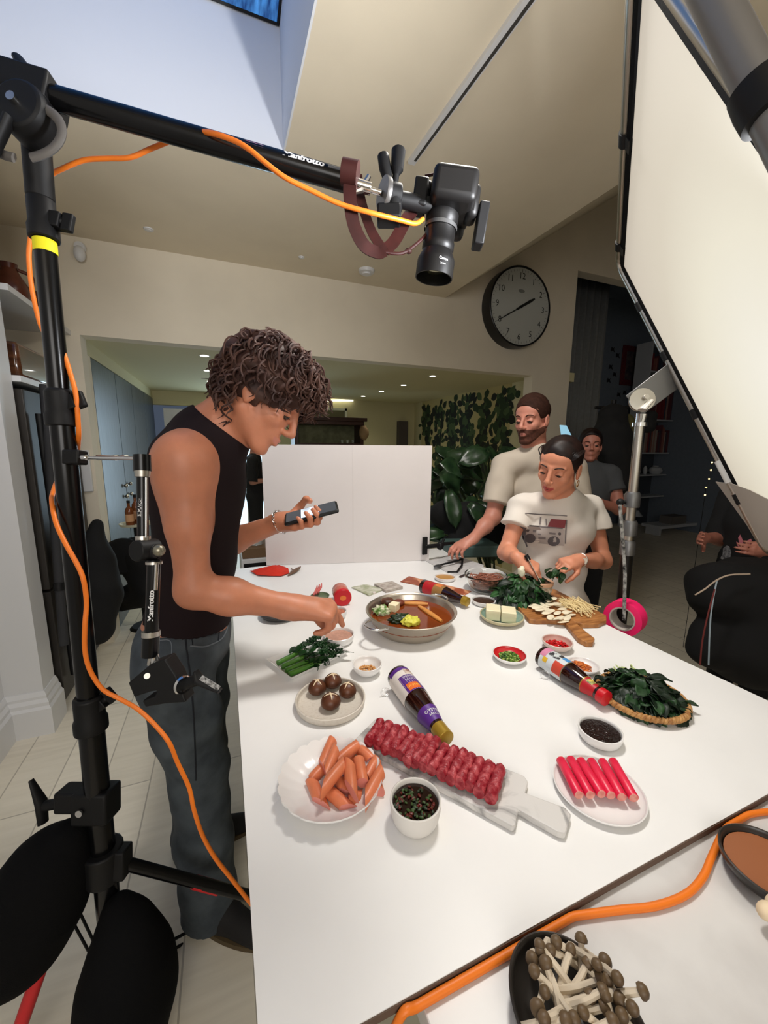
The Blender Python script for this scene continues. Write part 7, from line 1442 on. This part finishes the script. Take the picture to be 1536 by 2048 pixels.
# bags and round case
def lump(name, label, cat, pts, m, h=0.012, sm=2, k=0.06):
    P_ = [(atd(x, y, d), r*d/F) for x, y, d, r in pts]; lo = Vector((min(p.x-r for p, r in P_)-.08, min(p.y-r for p, r in P_)-.08, min(p.z-r for p, r in P_)-.08)); hi = Vector((max(p.x+r for p, r in P_)+.08, max(p.y+r for p, r in P_)+.08, max(p.z+r for p, r in P_)+.08))
    f = Field(lo, hi, h)
    for i in range(len(P_)-1): f.cap(P_[i][0], P_[i+1][0], P_[i][1], P_[i+1][1], k)
    f.plane((0, 0, 0.004), (0, 0, -1)); R = random.Random(len(pts)); s1 = R.random()*9
    o = f.build(name, m, None, smooth_it=sm, noisefn=lambda Pn: Pn+np.stack([np.sin(Pn[:, 2]*22+Pn[:, 1]*15+s1), np.sin(Pn[:, 2]*27+Pn[:, 0]*18), np.sin(Pn[:, 0]*21+Pn[:, 1]*16)], 1)*0.008); return tag(o, label, cat)
M_bag = mat('black_nylon', S(13, 13, 14), 0.9)
lump('backpack', 'black backpack on the floor behind the camera stand', 'bag', [(190, 1052, 2.6, 12), (188, 1110, 2.6, 30), (196, 1180, 2.6, 40), (192, 1250, 2.6, 36)], M_bag)
lump('equipment_bag', 'black bag slumped beside the tall dark cabinets', 'bag', [(262, 1110, 3.3, 34), (285, 1120, 3.3, 34), (300, 1180, 3.3, 30), (240, 1200, 3.4, 22)], M_bag)
t = thing('round_case', 'round black case standing by the dark cabinets', 'case', tuple(atd(245, 1110, 3.2))); c = MB(); c.lathe([(0, -.07), (.13, -.07), (.145, -.05), (.145, .05), (.13, .07), (0, .07)], atd(245, 1112, 3.2), tuple(camv(0.5, 0, -1)), 32); c.build('case_shell', M_bag, t)
lump('umbrella_bag', 'long black bag lying on the floor by the fridge', 'bag', [(165, 1250, 2.7, 16), (200, 1225, 2.8, 20), (225, 1190, 2.9, 20)], M_bag)
# tray with bottles
tp_ = atd(272, 1050, 3.25); t = thing('round_tray', 'round cream tray table holding liquor bottles', 'tray', tuple(tp_)); MB().lathe([(0, 0), (.11, 0), (.12, .02), (.115, .02), (.10, .006), (0, .006)], tp_, n=28).build('tray_top', mat('cream_tray', S(206, 204, 180), 0.5), t); MB().cyl(tp_, Vector((tp_.x, tp_.y, 0.02)), 0.02).lathe([(0, 0), (.12, 0), (.10, .02), (0, .02)], (tp_.x, tp_.y, 0)).build('pedestal', M_black, t)
M_amb = mat('amber_bottle', S(110, 60, 30), 0.15); bl = ['brown liquor bottle at the left of the round tray', 'brown liquor bottle at the back of the round tray', 'brown liquor bottle at the right of the round tray']
for (dx_, dy_, hh_), lb in zip(((-.035, -.02, .20), (.0, .05, .24), (.045, -.01, .19)), bl):
    b0_ = tp_+Vector((dx_, dy_, .007)); t = thing('liquor_bottle', lb, 'bottle', tuple(b0_), 'liquor bottles on the round tray'); MB().lathe([(0, 0), (.03, 0), (.03, hh_*.55), (.024, hh_*.68), (.010, hh_*.76), (.010, hh_*.9), (0, hh_*.9)], b0_, n=20).build('bottle_body', M_amb, t); MB().lathe([(.0305, hh_*.15), (.0305, hh_*.45)], b0_, n=20).build('label_band', mat('amber_label', S(196, 150, 110), 0.6), t); MB().cyl(b0_+Vector((0, 0, hh_*.9)), b0_+Vector((0, 0, hh_)), .012).build('stopper', M_black, t)
# far wall: door, glazed door with daylight, mirror, strip light, dresser
d1 = thing('door_1', None, None, (-0.4, FY, 0)); d1['kind'] = 'structure'; MB().box((-0.76, FY-0.02, 0), (0.0, FY+.02, H+0.50)).build('door_leaf', M_white, d1, smooth=False)
for x_ in (-.66, -.32): MB().box((x_, FY-0.03, 1.2), (x_+.22, FY-.02, H+0.40)).build('door_panel', M_white, d1, smooth=False, bevel=.004)
w2 = thing('window_2', None, None, (0.35, FY, 0)); w2['kind'] = 'structure'
gm = mat('daylit_garden_glass', S(180, 215, 235), 0.2, emit=(0.62, 0.85, 1.0), es=1.6); MB().box((0.04, FY+.0, 0.02), (0.60, FY+.02, H+0.36)).build('pane', gm, w2, smooth=False)
c = MB(); c.box((0.0, FY-.03, 0), (0.04, FY+.02, H+0.40)); c.box((0.60, FY-.03, 0), (0.64, FY+.02, H+0.40)); c.box((0.0, FY-.03, H+0.36), (0.64, FY+.02, H+0.40)); c.box((0.04, FY-.03, 0.95), (0.60, FY+.02, 1.0)); c.box((0.31, FY-.025, 0), (0.34, FY+.0, 0.95)); c.build('window_frame', M_white, w2, smooth=False)
area('garden_daylight', (0.32, FY-.06, 1.4), (0.3, 3, 1.2), 0.5, 16, (0.62, 0.82, 1.0), 1.8)
c = MB(); c.box((0.02, FY-.16, KZ-.10), (0.0, FY-.02, KZ-.02)); 
a_ = aty(640, 801, FY-.05); b_ = aty(706, 801, FY-.05); t = thing('strip_light', 'glowing strip light on the far kitchen wall', 'light', tuple(a_)); MB().obox((a_+b_)/2, b_-a_, (0.03, 0.03, (b_-a_).length), up=(0, 0, 1)).build('tube', mat('strip_glow', S(255, 255, 230), .4, emit=(1, .97, .78), es=2.2), t)
t = thing('mirror', 'white framed mirror above the dark dresser', 'mirror', tuple(aty(670, 830, FY-.02))); p0 = aty(640, 850, FY-.03); p1 = aty(690, 818, FY-.03)
MB().box((p0.x-.3, FY-.035, p1.z-.4), (p1.x, FY-.01, p1.z)).build('glass', mat('mirror_grey', S(120, 116, 88), 0.2, 0.3), t, smooth=False); MB().box((p0.x-.3, FY-.05, p1.z-.03), (p1.x+.03, FY-.005, p1.z+.01)).box((p1.x-.005, FY-.05, p1.z-.4), (p1.x+.03, FY-.005, p1.z+.01)).build('frame', mat('lit_white_frame', S(235, 235, 215), .4), t, smooth=False)
DY = 5.3; pa_ = aty(735, 836, DY); t = thing('dresser', 'dark wooden dresser with green painted back behind the white foam board', 'dresser', (1.2, DY, 0)); M_dw = mat('dark_walnut', S(54, 30, 22), 0.4); xl, xr, zt_ = 0.85, pa_.x, pa_.z; M_gr = mat('mottled_green_back', S(116, 116, 84), 0.7, col2=S(90, 92, 64), scale=12)
MB().box((xl, DY, zt_-.05), (xr, DY+.35, zt_)).box((xl+.03, DY+.02, zt_-.1), (xr-.04, DY+.33, zt_-.05)).build('cornice', M_dw, t, smooth=False, bevel=.006)
MB().box((xl+.05, DY+.30, 0), (xr-.08, DY+.33, zt_-.1)).build('back_panel', M_gr, t, smooth=False)
for x_ in (xl+.03, xr-.10): MB().box((x_, DY+.02, 0), (x_+.05, DY+.33, zt_-.1)).build('side_panel', M_dw, t, smooth=False)
for z_ in (zt_-.37, zt_-.65): MB().box((xl+.06, DY+.03, z_), (xr-.08, DY+.31, z_+.02)).build('shelf', M_dw, t, smooth=False)
MB().box((xl, DY-.05, 0.1), (xr, DY+.33, .95)).build('base_cabinet', M_dw, t, smooth=False, bevel=.005)
for i, x_ in enumerate((684, 695, 706)):
    g0_ = aty(x_, 876, DY+.12); g0_.z = zt_-.35; t2 = MB().lathe([(0, 0), (.02, 0), (.022, .05), (.020, .05), (.018, .004), (0, .004)], g0_, n=14).build('glass_tumbler', mat('small_glass', (0.9, 0.95, 0.9), 0.05, trans=0.9), None); tag(t2, ['leftmost small glass on the dresser shelf', 'middle small glass on the dresser shelf', 'rightmost small glass on the dresser shelf'][i], 'glass', 'small glasses on the dresser shelf')
gp = aty(728, 866, DY+.0); c = MB(); c.ell(gp, (.07, .05, .10), 16, 12, noisef=lambda q: .2*noise.noise(q*30)); tag(c.build('dried_gourd', mat('tan_gourd', S(120, 96, 66), .8), None), 'tan bulbous hanging gourd at the dresser right end', 'decoration')
tag(MB().box((KX-.35, FY-.12, 0), (KX-.18, FY-.005, H+.42)).build('partition', mat('mauve_grey', S(84, 76, 72), .8), None, smooth=False), 'narrow dark grey panel at the far right kitchen corner', 'panel')
# leaf wallpaper on the right kitchen wall
R = random.Random(41); c = MB(); xw = KX-0.004
c.box((KX-.003, 3.98, 0), (KX-.0005, 6.3, KZ-.001), 0)
def wl(y, z, a, L_, W_, mi):
    d = Vector((0, math.cos(a), math.sin(a))); s_ = Vector((0, -math.sin(a), math.cos(a))); p = Vector((xw-R.uniform(0, .0015), y, z)); n_ = 7; pts = [p+d*(L_*t_)+s_*(W_*math.sin(PI*t_)**.8) for t_ in np.linspace(0, 1, n_)]+[p+d*(L_*t_)-s_*(W_*math.sin(PI*t_)**.8) for t_ in np.linspace(1, 0, n_)[1:-1]]
    c.add(pts, [tuple(range(len(pts)))], mi)
for i in range(1700):
    col = R.randrange(6); yc = 4.1+col*0.40; y = yc+R.gauss(0, .075); z = R.uniform(0.1, KZ-.1); wl(y, z, R.uniform(0, 6.28), R.uniform(.07, .17), R.uniform(.026, .058), R.choice((1, 1, 2, 3, 3)))
o = c.build('wall_wallpaper', [mat('wallpaper_cream', S(186, 172, 120), .8), mat('print_leaf_green', S(40, 58, 34), .8), mat('print_leaf_mid', S(70, 88, 54), .8), mat('print_leaf_black', S(28, 34, 28), .8)], None, smooth=False); o['kind'] = 'structure'
# house plant with broad leaves
R = random.Random(19); pb_ = Vector((2.15, 2.75, 0)); t = thing('potted_plant', 'large potted plant with broad dark green leaves behind the table', 'plant', tuple(pb_))
MB().lathe([(0, 0), (.13, 0), (.17, .30), (.18, .32), (.165, .32), (.15, .27), (0, .27)], pb_, n=28).build('pot', mat('dark_pot', S(30, 30, 30), .6), t)
cs_ = MB(); cl_ = MB()
for i in range(46):
    px_, py_ = R.uniform(868, 1005), R.uniform(880, 1075); D_ = R.uniform(2.55, 3.25); q = atd(px_, py_, D_); st = pb_+Vector((R.uniform(-.05, .05), R.uniform(-.05, .05), .28)); 
    if i < 22: cs_.sweep(bez([st, st.lerp(q, .5)+Vector((0, 0, .15)), q], 6), .006, 6)
    a = R.uniform(0, 6.28); leaf(cl_, q, camv(math.cos(a), math.sin(a)*.7+.4, R.uniform(-.6, .2)), camv(R.uniform(-.4, .4), -.6, -.8), R.uniform(.16, .30), R.uniform(.05, .10), R.uniform(.2, 1.2), 0, R.uniform(-.4, .4))
cs_.build('stems', mat('plant_stem', S(50, 64, 34), .6), t); cl_.build('leaves', mat('broad_leaf', S(42, 66, 38), .3, col2=S(22, 40, 24), scale=12), t, ang=80, solid=.001)
lump('gear_heap', 'heap of black camera gear under the plant', 'bag', [(890, 1030, 2.7, 30), (940, 1040, 2.7, 34), (980, 1060, 2.7, 30), (920, 1080, 2.7, 34)], M_bag)
t = thing('side_crate', 'dark teal crate on a low stand behind the tall bearded person hand', 'crate', tuple(atd(940, 1095, 2.45))); MB().obox(atd(940, 1095, 2.45), camv(1, 0, 0.2), (0.22, 0.07, 0.32), up=(0, 0, 1)).build('crate', mat('teal_plastic', S(70, 92, 88), .5), t, bevel=.01)
# left of the foam board: crate with tub, white box
q = atd(510, 1105, 2.9); t = thing('low_cabinet', 'white low cabinet seen between the man and the foam board', 'cabinet', (q.x, q.y, 0)); MB().box((q.x-.10, q.y-.1, 0), (q.x+.22, q.y+.4, q.z-.02)).build('body', M_white, t, smooth=False, bevel=.004); MB().box((q.x-.085, q.y-.104, q.z-.16), (q.x+.2, q.y-.1, q.z-.05)).build('drawer', M_black, t, smooth=False)
tag(MB().box((q.x-.09, q.y-.08, q.z-.018), (q.x+.12, q.y+.2, q.z+.05)).build('wooden_crate', mat('crate_wood', S(110, 84, 58), .7), None, smooth=False), 'small wooden crate on the white low cabinet', 'crate')
c = MB(); c.lathe([(0, 0), (.05, 0), (.07, .06), (.068, .06), (.048, .004), (0, .004)], (q.x+.01, q.y+.05, q.z+.051), n=24); tag(c.build('plastic_bowl', mat('clear_tub', (.85, .85, .82), .2, trans=.6), None), 'clear plastic bowl standing on the wooden crate', 'bowl')
R = random.Random(3); c = MB(); 
for i in range(26): leaf(c, (q.x+.17+R.uniform(-.03, .03), q.y+.1+R.uniform(-.04, .04), q.z+.02+R.uniform(0, .1)), (R.uniform(-1, 1), R.uniform(-1, 1), R.uniform(0, 1)), (0, 0, 1), R.uniform(.05, .09), .016, 1.0)
tag(c.build('herb_bunch', M_sp, None, ang=80), 'leafy herbs beside the crate left of the foam board', 'herbs', kind='stuff')

# ================================================================ ROOM ON THE RIGHT
M_cur = mat('grey_curtain', S(120, 122, 122), .9, var=.06, scale=30)
ca, cb = aty(1150, 545, 4.1), aty(1218, 545, 4.1); c = MB(); pl = []
for i in range(61):
    s_ = i/60; pl.append((ca.x+(cb.x-ca.x)*s_*1.1, 4.1+0.03*math.sin(s_*34)))
v = []; 
for z_ in (0.05, ca.z-.02): v += [(x, y, z_) for x, y in pl]
c.add(v, [(i, i+1, 61+i+1, 61+i) for i in range(60)]); t = thing('curtain', 'long grey curtain hanging at the opening right of the clock wall', 'curtain', (ca.x, 4.1, ca.z)); c.build('fabric', M_cur, t, solid=.004); MB().cyl((ca.x-.1, 4.1, ca.z), (cb.x+1.2, 4.1, ca.z), .012).build('rod', M_black, t)
DB = 5.59
def frame_pic(px0, py0, px1, py1, name, label, cols, cat='picture'):
    a = aty(px0, py0, DB); b = aty(px1, py1, DB); t = thing(name, label, cat, tuple(a)); x0, x1 = sorted((a.x, b.x)); z0, z1 = sorted((a.z, b.z))
    MB().box((x0, DB-.02, z0), (x1, DB, z1)).build('frame', cols[0], t, smooth=False, bevel=.004); m_ = min(x1-x0, z1-z0)*.14; MB().box((x0+m_, DB-.022, z0+m_), (x1-m_, DB-.019, z1-m_)).build('print', cols[1], t, smooth=False)
frame_pic(1246, 690, 1298, 775, 'framed_print', 'ornate dark red framed print on the dim far wall', [mat('maroon_frame', S(96, 34, 42), .7, var=.3, scale=40), mat('muted_print', S(60, 56, 66), .7, col2=S(96, 84, 84), scale=14)])
for i, (x, y) in enumerate(((1226, 700), (1236, 712), (1222, 735), (1230, 750), (1218, 762), (1238, 790), (1250, 786), (1312, 720), (1316, 745))):
    a = aty(x, y, DB-.01); c = MB(); c.add([a+Vector((dx_, 0, dz_)) for dx_, dz_ in ((-.05, -.03), (0, -.01), (.05, -.04), (.02, .02), (.04, .06), (0, .03), (-.04, .05))], [(0, 1, 2, 3, 4, 5, 6)]); c.v = c.v; tag(c.build('paper_butterfly', mat('dark_cutout', S(26, 24, 30), .9), None, smooth=False, solid=.003), 'small dark cutout stuck on the dim far wall', 'decoration', 'dark cutouts around the framed print')
# window slivers behind
a = aty(1322, 735, 5.55); t = thing('window_3', None, None, tuple(a)); t['kind'] = 'structure'; MB().box((a.x-.04, 5.57, a.z-.30), (a.x+.40, 5.595, a.z+.1)).build('pane', mat('pale_day_pane', S(120, 160, 185), .3, emit=(.36, .6, .8), es=.8), t, smooth=False)
q = atd(1140, 870, 3.2); t = thing('monitor', 'monitor on a stand with pale blue screen glowing behind the boombox shirt wearer', 'monitor', tuple(q)); MB().cyl(atd(1140, 900, 3.22), (q.x, q.y, 0.0), .015).build('stand', M_black, t); c = MB(); c.prism([atd(1120, 850, 3.2), atd(1133, 851, 3.2), atd(1150, 885, 3.2), atd(1146, 915, 3.2), atd(1128, 900, 3.2)], (0, 0, 0), cz*.01); c.build('screen', mat('blue_screen', S(120, 170, 190), .3, emit=(.3, .55, .7), es=.8), t, smooth=False)
# bookshelf
bx0 = aty(1292, 830, 5.1); bx1 = aty(1425, 830, 5.1); t = thing('bookcase', 'white bookcase filled with books and ornaments in the dim room', 'bookcase', (bx0.x, 5.1, 0)); ztop = aty(1340, 745, 5.1).z; M_bk = mat('white_shelf_paint', S(186, 190, 196), .6)
zs = [ztop, aty(1340, 840, 5.1).z, aty(1340, 905, 5.1).z, aty(1340, 948, 5.1).z, aty(1340, 990, 5.1).z, aty(1340, 1052, 5.1).z]
MB().box((bx0.x-.03, 5.1, 0), (bx0.x, 5.4, ztop+.5)).build('side_panel', M_bk, t, smooth=False); MB().box((bx1.x+.6, 5.1, 0), (bx1.x+.63, 5.4, ztop+.5)).build('side_panel', M_bk, t, smooth=False)
for z_ in zs: MB().box((bx0.x, 5.1, z_-.025), (bx1.x+.6, 5.4, z_)).build('shelf', M_bk, t, smooth=False)
MB().box((bx0.x, 5.38, 0), (bx1.x+.6, 5.4, ztop+.5)).build('back_panel', mat('bookcase_back', S(70, 76, 86), .8), t, smooth=False)
R = random.Random(2); bcols = [S(120, 40, 44), S(150, 120, 110), S(70, 60, 70), S(160, 150, 140), S(96, 50, 56), S(60, 70, 84), S(140, 90, 80)]; bn = ['dark red', 'tan', 'plum', 'cream', 'maroon', 'slate blue', 'terracotta']; rows = ['top shelf', 'second shelf down', 'third shelf down']
for r_ in range(3):
    x = bx0.x+.05; z_ = zs[r_]; hmax = (zs[r_-1]-z_-.05) if r_ else 0.34
    while x < bx1.x+.45:
        w_ = R.uniform(.025, .06); h_ = hmax*R.uniform(.65, .92); ci = R.randrange(7); o = MB().box((x, 5.14, z_+.001), (x+w_-.003, 5.34, z_+h_)).build('book', mat('book_'+bn[ci].replace(' ', '_'), bcols[ci], .7), None, smooth=False, bevel=.002); tag(o, '%s book standing on the %s of the bookcase' % (bn[ci], rows[r_]), 'book', '%s books on the %s of the bookcase' % (bn[ci], rows[r_])); x += w_
        if R.random() < .15: x += .06
for i, (dx_, r1, h_, lb) in enumerate(((.12, .05, .12, 'small pale jar left on the ornament shelf'), (.32, .04, .16, 'slim pale vase on the ornament shelf'), (.62, .12, .16, 'round pale teapot like pot on the ornament shelf'), (.92, .05, .18, 'tall pale vase right on the ornament shelf'))):
    tag(MB().lathe([(0, 0), (r1*.7, 0), (r1, h_*.4), (r1*.8, h_*.75), (r1*.4, h_*.9), (r1*.45, h_), (0, h_)], (bx0.x+dx_, 5.22, zs[3]+.001), n=20).build('ornament_vase', M_bk, None), lb, 'vase')
lp = Vector((bx0.x+.16, 5.2, zs[5])); t = thing('table_lamp', 'small unlit lamp with pale cone shade on the lower bookcase shelf', 'lamp', tuple(lp)); MB().lathe([(.13, .25), (.05, .36), (.045, .36), (.125, .25), (.13, .25)], lp, n=24).build('lamp_shade', M_bk, t); MB().lathe([(0, 0), (.05, 0), (.04, .05), (.01, .1), (.01, .28), (0, .28)], lp, n=20).build('base', M_bk, t)
q = atz(1330, 1095, .55); t = thing('low_bench', 'pale low bench with clutter in front of the bookcase', 'bench', (q.x, q.y, 0)); q = aty(1305, 1050, 4.6); q2_ = aty(1390, 1080, 4.6); MB().box((q.x, 4.45, q.z-.05), (q2_.x+.4, 4.8, q.z)).build('seat', M_bk, t, smooth=False)
for x_ in (q.x+.05, q2_.x+.3): MB().box((x_, 4.5, 0), (x_+.05, 4.75, q.z-.05)).build('leg', M_bk, t, smooth=False)
tag(MB().box((q.x+.35, 4.5, q.z+.001), (q.x+.75, 4.72, q.z+.14)).build('cardboard_box', mat('dull_box', S(100, 96, 92), .8), None, smooth=False), 'dull grey box on the low bench', 'box')
# coats on a rack
t = thing('coat_rack', 'standing rack hung with black coats behind the charcoal shirt person', 'coat rack', tuple(atd(1235, 1200, 3.3))); MB().cyl(atd(1228, 800, 3.3), Vector((atd(1228, 800, 3.3).x, atd(1228, 800, 3.3).y, 0)), .02).cyl(atd(1190, 815, 3.3), atd(1300, 815, 3.3), .012).build('stand', M_black, t)
def coat(label, pts, m, D_): return lump('coat', label, 'coat', [(x, y, D_, r) for x, y, r in pts], m)
coat('black coat hanging on the rack beside the dim room person', [(1225, 835, 26), (1222, 870, 34), (1222, 910, 34), (1230, 960, 30)], M_bag, 3.25); coat('olive coat sleeve hanging at the right of the rack', [(1252, 838, 13), (1256, 880, 15), (1258, 915, 13)], mat('olive_cloth', S(78, 74, 40), .9), 3.35); coat('dark coat with red hook tab at the rack right end', [(1300, 835, 14), (1296, 850, 15)], M_bag, 3.3)
# fairy lights
t = thing('fairy_lights', 'short string of tiny warm lights by the panel edge', 'string lights', tuple(atd(1420, 950, 2.9))); fl_ = [atd(x, y, 2.9) for x, y in ((1424, 925), (1422, 940), (1418, 958), (1412, 975), (1410, 990))]; MB().sweep(bez(fl_+[Vector((fl_[-1].x, fl_[-1].y, .6)), Vector((fl_[-1].x, fl_[-1].y, 0.002))], 3), .002, 5).build('wire', M_black, t); c = MB()
for p in fl_: MB().ell(p, .006, 8, 6).build('bulb', mat('warm_bulb', S(255, 220, 130), .4, emit=(1, .75, .3), es=3), t)
# person in black hoodie at the right
sp, P, fr, Mt_, ch_ = simple_person('person in black hoodie with white and pink emblems partly behind the lighting panel', (1545, 920), 2.15, camv(-0.9, 0, -0.35), 0, skin('skin_dim', S(170, 110, 92)), M_blkc, M_blkc, M_blkc, 1.0, arms='front', sleeve=1.0)
em = mat('faded_white_emblem', S(150, 150, 152), .8, col2=S(70, 70, 74), scale=60); pk = mat('faded_pink_emblem', S(190, 110, 120), .8)
tor = [o for o in sp.children if o.name.startswith('t_shirt')][0]; me_ = tor.data; og = ORG[sp]; bvh_ = BVHTree.FromPolygons([tuple(Vector(v.co)+og) for v in me_.vertices], [tuple(p.vertices) for p in me_.polygons])
def q4(pts): return [(1100+x/2.56, 550+y/2.56) for x, y in pts]
printed(sp, 'ghost_emblem', [q4([(888, 1400), (905, 1385), (920, 1390), (930, 1420), (925, 1445), (930, 1462), (912, 1460), (905, 1450), (890, 1460), (873, 1450), (886, 1430)])], em, bvh_, off=.002)
tref = [q4([(1000, 1400), (985, 1350), (975, 1328), (965, 1345), (970, 1375), (985, 1400)]), q4([(1002, 1400), (1010, 1360), (1030, 1350), (1036, 1365), (1025, 1390), (1008, 1402)]), q4([(960, 1385), (955, 1365), (975, 1375), (990, 1398), (975, 1398)]), q4([(972, 1402), (1044, 1404), (1040, 1411), (978, 1409)]), q4([(985, 1412), (1030, 1413), (1020, 1417), (1000, 1416)])]
printed(sp, 'sport_emblem', tref, pk, bvh_, off=.002)
# camera bag with cords at the right
lump('black_case', 'large black equipment case in the shadow right of the table', 'case', [(1440, 1180, 2.0, 60), (1500, 1190, 2.0, 70), (1500, 1290, 2.0, 80), (1430, 1290, 2.0, 50)], M_bag)
for (pts, m, lb) in (([(1390, 1190), (1410, 1178), (1434, 1160), (1460, 1150), (1500, 1148)], mat('pale_cord', S(190, 170, 150), .7), 'pale cord running along the top of the black case'), ([(1434, 1160), (1426, 1200), (1420, 1250), (1417, 1330)], mat('light_blue_cord', S(170, 186, 196), .7), 'light blue cord hanging down the black case'), ([(1430, 1178), (1418, 1220), (1405, 1280), (1400, 1330)], mat('dull_red_cord', S(120, 50, 46), .7), 'dull red cord hanging left of the blue one')):
    tag(MB().sweep(bez([atd(x, y, 1.82) for x, y in pts], 6), .0035, 6).build('cord', m, None), lb, 'cord', 'cords on the black case')
